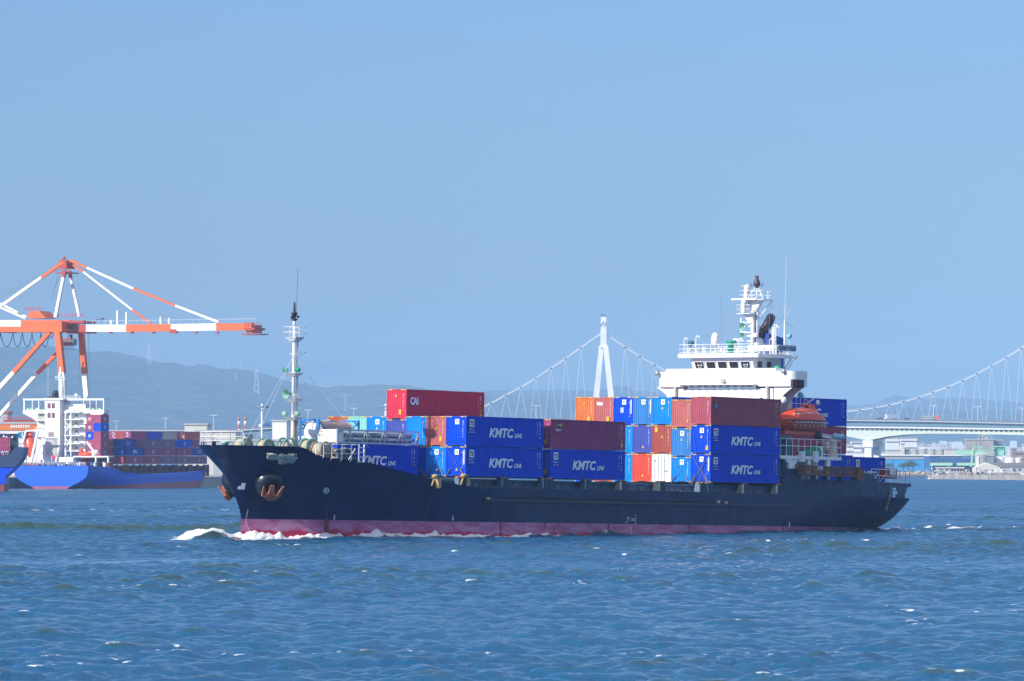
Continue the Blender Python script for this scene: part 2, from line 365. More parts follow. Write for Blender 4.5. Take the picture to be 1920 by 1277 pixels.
    ad = n.new('ShaderNodeMath'); ad.operation = 'ADD'; l(fa.outputs['Fac'], ad.inputs[0]); l(zf.outputs[0], ad.inputs[1])
    fr = n.new('ShaderNodeMapRange'); fr.inputs[1].default_value = .8; fr.inputs[2].default_value = 1.1; l(ad.outputs[0], fr.inputs[0])
    ms = n.new('ShaderNodeMixShader'); l(fr.outputs[0], ms.inputs[0]); l(b_.outputs[0], ms.inputs[1]); l(fo.outputs[0], ms.inputs[2])
    l(ms.outputs[0], n['Material Output'].inputs[0])
    me.materials.append(m)
    o = bpy.data.objects.new('water', me); col.objects.link(o); tag(o, kind='structure')
    # the sea beyond the modelled waves, out to the horizon and around the viewer
    g = MB(); g.add([(-30000, -400, -.55), (30000, -400, -.55), (30000, 26500, -.55), (-30000, 26500, -.55)], [(0, 1, 2, 3)])
    g = g.build('sea', m); tag(g, kind='structure')
build_water()
# ================================================================== HILLS
def hills(name, ridge, Yd, depth, seed, c1, c2, foot=6.):
    g = np.random.default_rng(seed)
    px = [r[0] for r in ridge]; n = 420
    xs = np.linspace(px[0], px[-1], n); rows = []
    hz = np.interp(xs, px, [at(960, r[1], Yd).z for r in ridge])
    hz = hz + sum(g.normal() * 2.0 / k_ ** .8 * np.sin(xs * .05 * k_ + g.random() * 6) for k_ in range(1, 9)) * .7 * Yd / 12000
    wx = (xs - 960) / FPX * Yd; nd = 46
    pn = [(g.random() * 6, g.random() * 6, g.uniform(.5, 4), g.uniform(.4, 3)) for _ in range(24)]
    for j in range(nd):
        v = j / (nd - 1) * 1.35; Yv = Yd - depth * (1 - v)
        prof = math.sin(min(v, 1) * math.pi / 2) ** .9 if v <= 1 else 1 - (v - 1) * .55
        rough = sum(np.sin(wx / 600 * a_ + p1) * np.sin(v * 7 * b_ + p2) / (a_ + b_) for p1, p2, a_, b_ in pn) * .5
        z = foot + (hz - foot) * prof * (1 + .13 * rough * (0 if v > .97 and v < 1.03 else 1) * math.sin(min(1, v) * math.pi))
        rows.append([(x * Yv / Yd, Yv, zz) for x, zz in zip(wx, z)])
    mb = MB(); mb.smooth = True; mb.grid(rows)
    m = bpy.data.materials.new(name); m.use_nodes = True; nn = m.node_tree.nodes; l = m.node_tree.links.new
    b = nn['Principled BSDF']; b.inputs['Roughness'].default_value = .95; b.inputs['Specular IOR Level'].default_value = .1
    t = nn.new('ShaderNodeTexCoord'); z = nn.new('ShaderNodeTexNoise'); z.inputs['Scale'].default_value = .007; z.inputs['Detail'].default_value = 9; z.inputs['Roughness'].default_value = .7
    l(t.outputs['Object'], z.inputs['Vector'])
    mr = nn.new('ShaderNodeMapRange'); mr.inputs[1].default_value = .45; mr.inputs[2].default_value = .72; l(z.outputs[0], mr.inputs[0])
    mx = nn.new('ShaderNodeMix'); mx.data_type = 'RGBA'; mx.inputs[6].default_value = (*c1, 1); mx.inputs[7].default_value = (*c2, 1)
    l(mr.outputs[0], mx.inputs[0]); l(mx.outputs[2], b.inputs['Base Color'])
    z2 = nn.new('ShaderNodeTexNoise'); z2.inputs['Scale'].default_value = .012; z2.inputs['Detail'].default_value = 6; l(t.outputs['Object'], z2.inputs['Vector'])
    bp = nn.new('ShaderNodeBump'); bp.inputs['Distance'].default_value = 110; l(z2.outputs[0], bp.inputs['Height']); l(bp.outputs[0], b.inputs['Normal'])
    o = mb.build(name, m); tag(o, kind='structure'); return o
hills('hills', [(-420, 668), (-200, 655), (0, 651), (27, 651), (78, 649.6), (103, 651), (168, 660.4), (217, 662), (257, 671), (284, 679), (325, 683.5), (352, 689), (379, 686),
    (414, 695), (433, 693.5), (487, 701), (520, 713), (560, 722), (608, 728), (700, 724.5), (760, 726), (820, 735), (905, 742), (984, 748), (1100, 752), (1250, 760), (1400, 772), (1500, 776), (1600, 768), (1660, 762), (1760, 768), (1900, 772), (2100, 778), (2400, 790)],
    20000, 4500, 11, (.02, .035, .02), (.15, .12, .08))
hills('far_hills', [(480, 800), (700, 760), (840, 735), (909, 733), (984, 731), (1026, 731), (1067, 732), (1109, 733), (1134, 731), (1155, 722.5), (1172, 724.6), (1192, 733), (1224, 735), (1257, 739), (1350, 752), (1500, 765), (1590, 761), (1640, 758),
    (1660, 746), (1683, 742), (1710, 745), (1760, 748), (1780, 745), (1820, 747), (1870, 751), (1920, 756), (2050, 750), (2300, 765)], 23600, 2600, 12, (.03, .04, .03), (.09, .08, .06))
# the coastal plain the city and the harbour stand on
gm = mat('ground', (.2, .19, .17), .95, var=.3, scale=.01)
g = MB(); g.box(-6000, 6000, 4420, 21000, -3, 2.2); tag(g.build('ground', gm), kind='structure')
# ================================================================== SHIPPING CONTAINERS
C40, C20, CW, HC, ST = 12.192, 6.058, 2.438, 2.896, 2.591
PAINT = {
    'blue': mat('container_blue', (.0, .06, .60), .42, var=.16, scale=.9, stain=((.01, .10, .45), .68, 1.1)),
    'bright_blue': mat('container_sunlit_blue', (.004, .22, .72), .42, var=.14, scale=.9, stain=((.25, .38, .50), .70, 3)),  # same blue paint, the sun's brightness put into the colour for end faces
    'worn_blue': mat('container_worn_blue', (.04, .19, .48), .55, var=.22, scale=1.2, stain=((.28, .33, .38), .60, 2.2), streak=True),
    'violet_blue': mat('container_violet_blue', (.06, .085, .36), .5, var=.15, scale=1.),
    'maroon': mat('container_maroon', (.34, .06, .17), .5, var=.14, scale=.8),
    'crimson': mat('container_crimson', (.62, .04, .08), .42, var=.1, scale=.8),
    'brick': mat('container_brick', (.36, .08, .065), .5, var=.14, scale=1., stain=((.22, .09, .06), .66, 2)),
    'pink': mat('container_pink', (.46, .13, .12), .5, var=.12, scale=1., stain=((.28, .12, .1), .7, 2)),
    'scarlet': mat('container_scarlet', (.62, .075, .05), .45, var=.12, scale=1., stain=((.6, .3, .25), .7, 2)),
    'orange': mat('container_orange', (.62, .17, .05), .5, var=.14, scale=1., stain=((.35, .14, .07), .66, 2)),
    'rust_orange': mat('container_rust_orange', (.42, .11, .05), .55, var=.2, scale=1.4, stain=(RUST, .62, 2.4)),
    'mint': mat('container_mint', (.22, .55, .45), .5, var=.14, scale=1.),
    'white': mat('container_white', (.78, .79, .78), .42, var=.05, scale=1.),
    'navy': mat('container_navy', (.005, .05, .38), .5, var=.15, scale=.8),
    'plum': mat('container_plum', (.38, .07, .14), .55, var=.15, scale=.8),
    'grey_plum': mat('container_grey_plum', (.28, .12, .2), .55, var=.12, scale=.8),
    'sunlit_maroon': mat('container_sunlit_maroon', (.55, .14, .12), .55, var=.15, scale=.8),  # maroon paint with the sun on its end put into the colour
    'beige': mat('container_beige', (.45, .42, .36), .55, var=.12, scale=.8),
}
LET = mat('white_lettering', (.88, .9, .92), .5, var=.06, scale=3, stain=((.5, .58, .66), .7, 5))
YEL = mat('yellow_sticker', (.75, .48, .03), .5)
CAST = mat('corner_casting', (.42, .33, .2), .6, var=.2, scale=4)
DARK = mat('dark_gap', (.015, .015, .02), .8)
def corr(a, b, pitch, d, face):
    """trapezoid section from a to b; returns (position, depth) pairs"""
    n = max(2, round((b - a) / pitch)); p = (b - a) / n; r = []
    for i in range(n):
        x = a + i * p; r += [(x, 0), (x + p * .28, 0), (x + p * .5, d), (x + p * .78, d)]
    return r + [(b, 0)]
def container_parts(L, H, root, paint, doors=False, pitch=.278, simple=False):
    h, w_ = L / 2, CW / 2
    b = MB()
    for sy in (-1, 1):
        c = corr(-h + .12, h - .12, pitch if not simple else .6, .058, 0); y = sy * (w_ - .012)
        rows = [[(x, y - sy * d, z) for x, d in c] for z in (.16, H - .07)]
        b.grid(rows if sy < 0 else rows[::-1])
    for sx in ((-1, 1) if not doors else (1,)):
        c = corr(-w_ + .13, w_ - .13, .27 if not simple else .55, .05, 0); x = sx * (h - .02)
        rows = [[(x - sx * d, y, z) for y, d in c] for z in (.16, H - .1)]
        b.grid(rows[::-1] if sx < 0 else rows)
    b.box(-h + .03, h - .03, -w_ + .07, w_ - .07, H - .05, H - .02)
    b.box(-h + .06, h - .06, -w_ + .08, w_ - .08, .1, .15)
    b.build('body', paint, root)
    f = MB()
    for sx in (-1, 1):
        for sy in (-1, 1):
            x, y = sx * (h - .065), sy * (w_ - .065)
            f.box(x - .065, x + .065, y - .065, y + .065, .12, H - .12)
        x = sx * (h - .05)
        f.box(x - .045, x + .045, -w_ + .13, w_ - .13, H - .13, H - .02)
        f.box(x - .045, x + .045, -w_ + .13, w_ - .13, .02, .17)
    for sy in (-1, 1):
        y = sy * (w_ - .04)
        f.box(-h + .13, h - .13, y - .035, y + .035, H - .10, H - .01); f.box(-h + .13, h - .13, y - .035, y + .035, .03, .17)
    f.build('frame', paint, root)
    k = MB()
    for sx in (-1, 1):
        for sy in (-1, 1):
            for z in (0, H - .118):
                x, y = sx * (h - .089), sy * (w_ - .081); k.box(x - .089, x + .089, y - .081, y + .081, z, z + .118)
    k.build('corner_castings', CAST, root)
    if not simple:
        k = MB(); k.box(-h - .004, -h + .2, -.52, .52, -.0, .115); k.build('gooseneck_tunnel', DARK, root)
        for sy in (-1, 1): k = MB(); k.box(-h - .006, -h + .02, sy * .75 - .22, sy * .75 + .22, H - .11, H - .03); k.build('warning_stripe', YEL, root)
    if doors:
        d = MB()
        for sy in (-1, 1): d.box(-h + .01, -h + .05, min(sy * .03, sy * (w_ - .14)), max(sy * .03, sy * (w_ - .14)), .18, H - .14)
        dd = d.build('door', paint, root)
        r = MB()
        for y in (-.85, -.38, .38, .85): r.tube((-h - .03, y, .12), (-h - .03, y, H - .1), .02, n=6)
        for y in (-.6, .6): r.box(-h - .045, -h - .02, y - .2, y + .2, 1.1, 1.16)
        for y in (-1.1, 1.1):
            for z in (.5, 1.1, 1.7, 2.3): r.box(-h - .015, -h + .02, y - .06, y + .06, z, z + .1)
        r.build('lock_rods', mat('galvanised', (.42, .44, .46), .4, .6), dd)
def logo_square(m, org, ax, ay, s=.62):
    """white square with a dark T3 sign"""
    org = Vector(org); ax = Vector(ax); ay = Vector(ay); n = ax.cross(ay)
    m.m = 0; m.add([org, org + ax * s, org + ax * s + ay * s, org + ay * s], [(0, 1, 2, 3)])
    m.m = 1; m.text('T3', s * .72, org + ax * (s * .12) + ay * (s * .24) + n * .006, ax, ay, bold=.04, xs=.95); m.m = 0
def end_marks(L, H, root, logo=True, num='KMTU 734612 8', warn='low', sticker=None, blank=False):
    x = -L / 2 - .008; m = MB(); AX, AY = (0, -1, 0), (0, 0, 1)
    for i, ch in enumerate(num):
        if ch != ' ': m.text(ch, .15, (x, -.80, H - .55 - i * .125), AX, AY, bold=.01)
    if logo: logo_square(m, (x, .14, H - .80), AX, AY, .5)
    if blank: m.add([(x, -.95, H - 1.75), (x, -1.05, H - 1.75), (x, -1.05, H - .3), (x, -.95, H - .3)], [(0, 1, 2, 3)])
    m.build('lettering', [LET, DARK], root)
    y = MB()
    tri = {'low': (-.1, .55), 'mid': (-.05, 1.6), 'high': (.1, 2.15), 'right': (-.75, .6)}.get(warn)
    if tri: y.add([(x, tri[0] + .12, tri[1]), (x, tri[0] - .12, tri[1]), (x, tri[0], tri[1] + .3)], [(0, 1, 2)])
    if sticker: y.add([(x, sticker[0] + .15, sticker[1]), (x, sticker[0] - .15, sticker[1]), (x, sticker[0] - .15, sticker[1] + .45), (x, sticker[0] + .15, sticker[1] + .45)], [(0, 1, 2, 3)])
    if y.v: y.build('warning_sticker', YEL, root)
def side_marks(L, H, root, kind):
    y = -CW / 2 - .006; AX, AY = (1, 0, 0), (0, 0, 1); h = L / 2; m = MB(); st = MB()
    if kind == 'KMTC':
        k = 1 if L > 8 else .92
        tx = -h + (3.55 if L > 8 else 1.0); tz = .95 if L > 8 else .62
        m.text('KMTC', 1.2 * k, (tx, y, tz), AX, AY, bold=.036, shear=.22, xs=1.12)
        m.text('LINE', .56 * k, (tx + 4.0 * k, y, tz), AX, AY, bold=.03, shear=.22, xs=1.0)
        x0 = -h + .55; s = .72
        m.add([(x0, y, H - 1.05), (x0 + s, y, H - 1.05), (x0 + s, y, H - .33), (x0, y, H - .33)], [(0, 1, 2, 3)])
        m.m = 1; m.text('T3', .6, (x0 + .08, y - .006, H - .92), AX, AY, bold=.05, xs=.82); m.m = 0
        m.text('TRITON', .2, (x0 - .1, y, H - 1.35), AX, AY, bold=.01); m.text('HIGH CUBE', .16, (x0 - .05, y, H - 1.6), AX, AY, bold=.01)
    if kind == 'CAI': m.text('CAI', .95, (-h + .62, y, H - 1.45), AX, AY, bold=.05, xs=.8)
    if kind == 'green_sign':
        m.text('Vescon', .42, (-h + .72, y, H - 1.15), AX, AY, bold=.02, shear=.3, xs=.75)
        st.m = 1; st.add([(-h + .85, y, H - .55), (-h + 1.85, y, H - .42), (-h + 1.85, y, H - .75)], [(2, 1, 0)])
    if kind == 'diamond':
        st.m = 2; st.add([(-h + .62, y, H - .95), (-h + .9, y, H - 1.25), (-h + 1.18, y, H - .95), (-h + .9, y, H - .6)], [(0, 1, 2, 3)])
    num = {'KMTC': 'KMTU 7419203', 'CAI': 'CAIU 4582016', 'green_sign': 'VSCU 8006184', 'diamond': 'TGHU 6204471'}.get(kind, 'KMTU 2914408')
    for i, ch in enumerate(num.replace(' ', '')):
        m.text(ch, .14, (h - 1.02, y, H - .5 - i * .12), AX, AY, bold=.008)
    for i in range(5): m.add([(h - .66, y, H - .45 - i * .11), (h - .56, y, H - .45 - i * .11), (h - .56, y, H - .38 - i * .11), (h - .66, y, H - .38 - i * .11)], [(0, 1, 2, 3)])
    st.m = 0
    for z, a in ((H - 1.25, .14), (H - 1.6, .1), (.95, .2)): st.add([(h - .68, y, z), (h - .68 + a, y, z), (h - .68 + a, y, z + .16), (h - .68, y, z + .16)], [(0, 1, 2, 3)])
    if kind in ('CAI', 'green_sign'): st.add([(h - .72, y, .3), (h - .44, y, .3), (h - .44, y, .78), (h - .72, y, .78)], [(0, 1, 2, 3)])
    m.build('side_lettering', [LET, DARK], root)
    st.build('side_sticker', [YEL, mat('green_sign', (.35, .5, .08), .5), mat('sky_blue_sign', (.04, .3, .6), .5)], root)
PROTO = {}
CON_GROUP = 'containers stacked on the black ship'
def container(s, t, u, L, H, paint, label, side=None, end=None, doors=False, frame=SH, group=CON_GROUP, simple=False, name='shipping_container'):
    key = (L, H, paint, side, str(end), doors, simple)
    loc = (s + L / 2, t + CW / 2, u)
    if key in PROTO: return copy_thing(PROTO[key], None, frame, loc, label=label, group=group)
    r = thing(name, label, 'container', frame, loc, group)
    container_parts(L, H, r, PAINT[paint], doors, simple=simple)
    if end is not None: end_marks(L, H, r, **end)
    if side: side_marks(L, H, r, side)
    PROTO[key] = r; return r
P, CP = 2.921, 2.4797
T3 = dict(logo=True); PL = dict(logo=False, num='TCNU 583021 4', warn='mid', sticker=(-.6, .45))
row = lambda n: n * CP + .01
# --- foremost bay: one blue container under a half-height tube skid
container(-13.32, row(2), 0.02, C40, HC, 'blue', 'foremost blue lettered container, partly hidden by the bulwark, under the silver gas tubes', 'KMTC', T3)
for r_, s_ in ((3, -13.32), (3, -7.2)):
    container(s_, row(r_), 0.02, C20, ST, 'blue', 'blue short container hidden under the round tank, %s of the pair' % ('forward' if s_ < -10 else 'aft'), None, T3)
# --- forward bay, seven rows, two tiers and one on top
F1 = [('bright_blue', 'nearest to us', T3), ('blue', 'second from the near side', T3), ('blue', 'third from the near side', None), ('maroon', 'fourth from the near side', None),
      ('navy', 'fifth from the near side', None), ('blue', 'sixth from the near side', None), ('brick', 'farthest from us', None)]
for i, (c, wds, e) in enumerate(F1):
    if i == 0: container(0, row(0), 0, C40, HC, 'blue', 'bright blue container with white lettering, lower tier at the near end of the forward stack', 'KMTC', dict(logo=True, blank=True))
    else: container(0, row(i), 0, C40, HC, 'bright_blue' if i == 1 else c, '%s container in the lower tier of the forward stack, %s' % ('bright blue' if i == 1 else c.replace('_', ' '), wds), None, e)
F2 = [('blue', HC, 'KMTC', dict(logo=True, warn=None), 'bright blue container with white lettering, upper tier at the near end of the forward stack'),
      ('pink', HC, None, dict(logo=False, num='TCNU 583021 4', warn='mid', sticker=(-.55, .45)), 'faded pink container crossed by the mast shadow, second row of the forward stack'),
      ('bright_blue', HC, None, dict(logo=False, warn='low'), 'bright blue container just left of the pink one, lower part in shade'),
      ('violet_blue', ST, None, dict(logo=False, warn=None), 'violet blue container right under the tall red one'),
      ('bright_blue', HC, None, dict(logo=True, warn='mid'), 'bright blue container between the mint green and violet ones behind the tank'),
      ('mint', HC, None, dict(logo=False, warn=None), 'mint green container behind the round tank'),
      ('rust_orange', HC, None, dict(logo=False, warn=None), 'rusty orange container behind the front of the round tank')]
for i, (c, H_, sd_, e, lb) in enumerate(F2): container(0, row(i), P, C40, H_, c, lb, sd_, e)
container(0, row(3), P + ST + .03, C40, HC, 'crimson', 'tall crimson container alone on top of the forward stack', 'CAI', dict(logo=False, num='CAIU 458201 6', warn='high', sticker=(-.45, .45)))
# --- second bay
S2 = C40 + 1.095
container(S2, row(0), 0, C40, HC, 'blue', 'deep blue container with white lettering under the maroon one amidships', 'KMTC', dict(logo=False, sticker=(-.6, .45), warn=None))
container(S2, row(0), P, C40, HC, 'maroon', 'maroon container with a small green and white sign amidships', 'green_sign', dict(logo=False, num='VSCU 800618 4', sticker=(-.6, .45), warn=None))
for i in (1, 2): container(S2, row(i), 0, C40, HC, 'scarlet' if i == 1 else 'bright_blue', '%s container hidden amidships behind the lettered blue one' % ('scarlet' if i == 1 else 'bright blue'))
# --- third bay, seven rows, three tiers
S3 = 39.908
B3 = {
 0: [('blue', HC, 'KMTC', dict(logo=True, blank=True, warn=None), 'lashed blue container with white lettering, lowest tier nearest the lifeboat'),
     ('blue', HC, 'KMTC', dict(logo=True, warn='mid', sticker=(-.75, .35)), 'blue container with white lettering, middle tier below the maroon one with a blue diamond'),
     ('brick', HC, 'diamond', dict(logo=False, warn=None, num='TGHU 620447 1'), 'maroon container with a blue diamond, top tier beside the white bridge')],
 1: [('bright_blue', ST, None, dict(logo=True, warn=None), 'bright blue lashed container with a small red and white sticker, lowest tier'),
     ('worn_blue', HC, None, dict(logo=True, warn='mid'), 'faded blue container with a white logo, middle tier, set a little lower than its neighbours'),
     ('pink', HC, None, dict(logo=False, warn='right', num='TCLU 901433 2'), 'faded red container set a little lower than its neighbours, top tier of the aft stack')],
 2: [('white', HC, None, None, 'white refrigerated container showing its doors in the aft stack'),
     ('brick', HC, None, dict(logo=False, warn='mid', sticker=(.7, 2.2), num='TCNU 330791 6'), 'brick red container resting on the white refrigerated one'),
     ('bright_blue', HC, None, dict(logo=True, warn='mid'), 'bright blue container on the brick red one, top tier')],
 3: [('scarlet', HC, None, dict(logo=False, warn='low', num='MSKU 227310 5'), 'scarlet container beside the white refrigerated one, lowest tier'),
     ('violet_blue', HC, None, dict(logo=False, warn='low', num='TEMU 719025 3'), 'violet blue container resting on the scarlet one'),
     ('worn_blue', HC, None, dict(logo=True, blank=True, warn=None), 'worn sky blue container with a blank white logo plate, top tier above the violet one')],
 4: [('bright_blue', HC, None, dict(logo=False, warn=None), 'bright blue container half hidden by the maroon one amidships, lowest tier'),
     ('bright_blue', HC, None, dict(logo=False, warn=None), 'bright blue container half hidden by the maroon one amidships, middle tier'),
     ('blue', HC, None, dict(logo=True, blank=True, warn=None), 'blue container with a grey patch right of the reddish lettered one, top tier')],
 5: [('brick', HC, None, None, 'brick red container hidden under two others amidships, lowest tier'), ('blue', HC, None, None, 'blue container hidden amidships in the middle tier behind the maroon one'),
     ('pink', HC, None, dict(logo=False, warn=None, num='TEXU 540118 2', sticker=(-.5, .4)), 'reddish container lettered tex, second from the far side, top tier')],
 6: [('blue', HC, None, None, 'blue container hidden at the far side of the aft stack, lowest tier'), ('navy', HC, None, None, 'navy container hidden at the far side of the aft stack, middle tier'),
     ('orange', HC, None, dict(logo=False, warn='high', num='TRLU 664209 7', sticker=(-.5, .4)), 'orange container at the far end of the top tier, below the bridge tower')]}
for r_, tiers in B3.items():
    z = 0
    for k, (c, H_, sd_, e, lb) in enumerate(tiers):
        if r_ == 0 and k == 2:                       # a brick front and a maroon flank are one faded paint
            o_ = container(S3, row(0), z, C40, H_, 'pink', lb, sd_, e)
            for ch in o_.children:
                if ch.name.startswith('body') or ch.name.startswith('frame'): ch.data.materials[0] = mat('container_faded_maroon', (.38, .085, .12), .5, var=.12, scale=.8, stain=((.16, .06, .06), .66, 2))
        else: o_ = container(S3, row(r_), z, C40, H_, c, lb, sd_, e, doors=(c == 'white'))
        z += H_ + .025
        if r_ == 5 and k == 2:
            m = MB(); m.text('tex', .62, (-C40 / 2 - .008, .95, HC - .85), (0, -1, 0), (0, 0, 1), bold=.03); m.build('lettering', LET, o_)
        if r_ == 4 and k == 2:
            m = MB(); x_ = -C40 / 2 - .008; m.add([(x_, .35, 1.25), (x_, -.05, 1.25), (x_, -.05, 1.8), (x_, .35, 1.8)], [(0, 1, 2, 3)]); m.build('patch', mat('grey_patch', (.4, .45, .5), .6), o_)
        if r_ == 2 and k == 0:
            m = MB(); x_ = -C40 / 2 - .012; m.text('T3', .3, (x_, .98, HC - .85), (0, -1, 0), (0, 0, 1), bold=.02); m.text('RESU', .14, (x_, -.2, HC - .7), (0, -1, 0), (0, 0, 1))
            for q in range(5): m.text('45R1 2840', .1, (x_, -.25, 1.7 - q * .17), (0, -1, 0), (0, 0, 1))
            m.build('lettering', DARK, o_)
# --- aft bay behind the bridge
container(59.06, row(2), 3.42, C40, HC, 'plum', 'reddish brown container beside the lifeboat, second from the top behind the bridge', 'plain', None)
container(59.06, row(2), 3.42 + P, C40, HC, 'blue', 'blue lettered container on top behind the bridge and lifeboat', 'KMTC', None)
container(55.35, row(3), 3.42 + P + .05, C40, HC, 'navy', 'dark blue container showing only its roof edge behind the top one at the stern', None, None)
for k in (0, 1): container(55.35, row(3), .45 + k * P, C40, HC, 'blue', 'blue container hidden behind the %s stern stack container' % ('lowest' if k == 0 else 'middle'), None, None)
container(66.4, row(2), .42, C20, HC, 'blue', 'blue short container under the brown one at the stern, left of the lettered one', 'plain', None)
container(60.3, row(2), .42, C20, HC, 'blue', 'blue short container glimpsed under the lifeboat deck', 'plain', None)
container(72.55, row(2), .28, C20, HC, 'blue', 'aftmost short blue container with white lettering at the stern', 'KMTC', None)
# --- the tube skid, half height
sil = mat('silver_paint', (.48, .53, .58), .35, .25, var=.08); whi = mat('white_paint', (.8, .8, .79), .45, var=.05, scale=1.2, stain=((.55, .45, .36), .73, 3))
r = thing('gas_tube_skid', 'half-height frame of long silver gas tubes with white doors, on the foremost blue container', 'gas tubes', SH, (-13.32 + 6.1, row(2) + 1.22, 2.945))
m = MB()
for sx in (-1, 1):
    for sy in (-1, 1): m.box(sx * 6.09 - .07, sx * 6.09 + .07, sy * 1.15 - .07, sy * 1.15 + .07, 0, 1.34)
for sy in (-1, 1):
    m.box(-6.02, 6.02, sy * 1.16 - .05, sy * 1.16 + .05, 0, .16); m.box(-6.02, 6.02, sy * 1.16 - .05, sy * 1.16 + .05, 1.22, 1.34)
    for x in (-4.3, -1.65, 1.0, 3.65):
        m.bar((x, sy * 1.16, .16), (x, sy * 1.16, 1.22), .09)
        for d in (-.75, .75):
            if -5.2 < x + d < 5.5: m.bar((x + d, sy * 1.16, .16), (x + d * .12, sy * 1.16, 1.22), .07)
m.build('frame', sil, r)
for zc in (.42, .92):
    for yc in (-.78, -.26, .26, .78):
        m = MB(); m.lathe((0, yc, zc), [(0, -4.9), (.12, -4.85), (.23, -4.6), (.235, 5.4), (.12, 5.65), (0, 5.7)], n=12, axis='x'); m.build('gas_tube', sil, r)
m = MB(); m.box(-6.15, -5.05, -1.08, 1.08, .06, 1.3); cb = m.build('valve_cabinet', whi, r)
for sy in (-1, 1):
    m = MB(); m.box(-6.19, -6.15, min(sy * .08, sy * 1.03), max(sy * .08, sy * 1.03), .14, 1.22); m.tube((-6.21, sy * .12, .1), (-6.21, sy * .12, 1.28), .02, n=6); m.tube((-6.21, sy * .3, .1), (-6.21, sy * .3, 1.28), .015, n=6); m.build('cabinet_door', whi, cb)
grn = mat('green_label', (.02, .4, .08), .5); redl = mat('red_label', (.5, .03, .03), .5)
m = MB()
def diamond(m, x, y, z, s): m.add([(x, y + s, z), (x, y, z - s), (x, y - s, z), (x, y, z + s)], [(0, 1, 2, 3)])
def diamond_s(m, x, y, z, s): m.add([(x - s, y, z), (x, y, z - s), (x + s, y, z), (x, y, z + s)], [(0, 1, 2, 3)])
m.m = 0; diamond(m, -6.2, .88, .75, .15); diamond_s(m, -.9, -1.22, .42, .17); m.m = 1; diamond(m, -6.2, .5, .75, .15); diamond_s(m, -.45, -1.22, .42, .17)
m.m = 2; m.add([(-6.2, .85, 1.05), (-6.2, .55, 1.05), (-6.2, .55, 1.13), (-6.2, .85, 1.13)], [(0, 1, 2, 3)]); m.add([(5.2, -1.22, .25), (5.5, -1.22, .25), (5.5, -1.22, .62), (5.2, -1.22, .62)], [(0, 1, 2, 3)])
m.build('hazard_label', [grn, YEL, redl], r)
m = MB(); m.text('SK ENERGY', .26, (-1.3, -1.22, .9), (1, 0, 0), (0, 0, 1), bold=.02, shear=.2); m.build('lettering', DARK, r)
# --- the tank container
bf = mat('tank_frame_blue', (.01, .17, .52), .45)
r = thing('tank_container', 'white and brown tank in a bright blue frame behind the silver gas tubes', 'tank container', SH, (-13.12 + 3.03, row(3) + 1.22, 2.64))
m = MB()
for sx in (-1, 1):
    x = sx * 2.97
    for sy in (-1, 1):
        m.box(x - .08, x + .08, sy * 1.14 - .08, sy * 1.14 + .08, 0, ST)
        m.bar((x, sy * 1.1, 2.0), (x, sy * .55, 2.5), .13); m.bar((x, sy * 1.1, .6), (x, sy * .55, .1), .13)
    m.box(x - .07, x + .07, -1.06, 1.06, ST - .16, ST); m.box(x - .07, x + .07, -1.06, 1.06, 0, .16)
for sy in (-1, 1): m.box(-2.9, 2.9, sy * 1.14 - .06, sy * 1.14 + .06, 0, .15); m.bar((-2.9, sy * 1.14, ST - .2), (-1.9, sy * 1.14, ST - 1.0), .1); m.bar((2.9, sy * 1.14, ST - .2), (1.9, sy * 1.14, ST - 1.0), .1)
m.build('frame', bf, r)
m = MB(); m.lathe((0, 0, 1.32), [(0, -2.86), (.5, -2.82), (.9, -2.7), (1.1, -2.45), (1.13, -2.2)], n=28, axis='x'); m.build('tank_head', whi, r); m = MB(); m.lathe((0, 0, 1.32), [(1.13, 2.2), (1.1, 2.45), (.9, 2.7), (.5, 2.82), (0, 2.86)], n=28, axis='x'); m.build('tank_head', whi, r)
m = MB(); m.lathe((0, 0, 1.32), [(1.135, -2.2), (1.135, 2.2)], n=28, axis='x'); m.build('tank', mat('tank_brown', (.33, .22, .2), .45, var=.15, scale=.8, stain=((.55, .5, .5), .62, 1.2)), r)
m = MB(); m.box(-.9, .9, -.3, .3, 2.43, 2.5); m.box(-.25, .25, -.25, .25, 2.5, 2.58); m.build('walkway', sil, r)
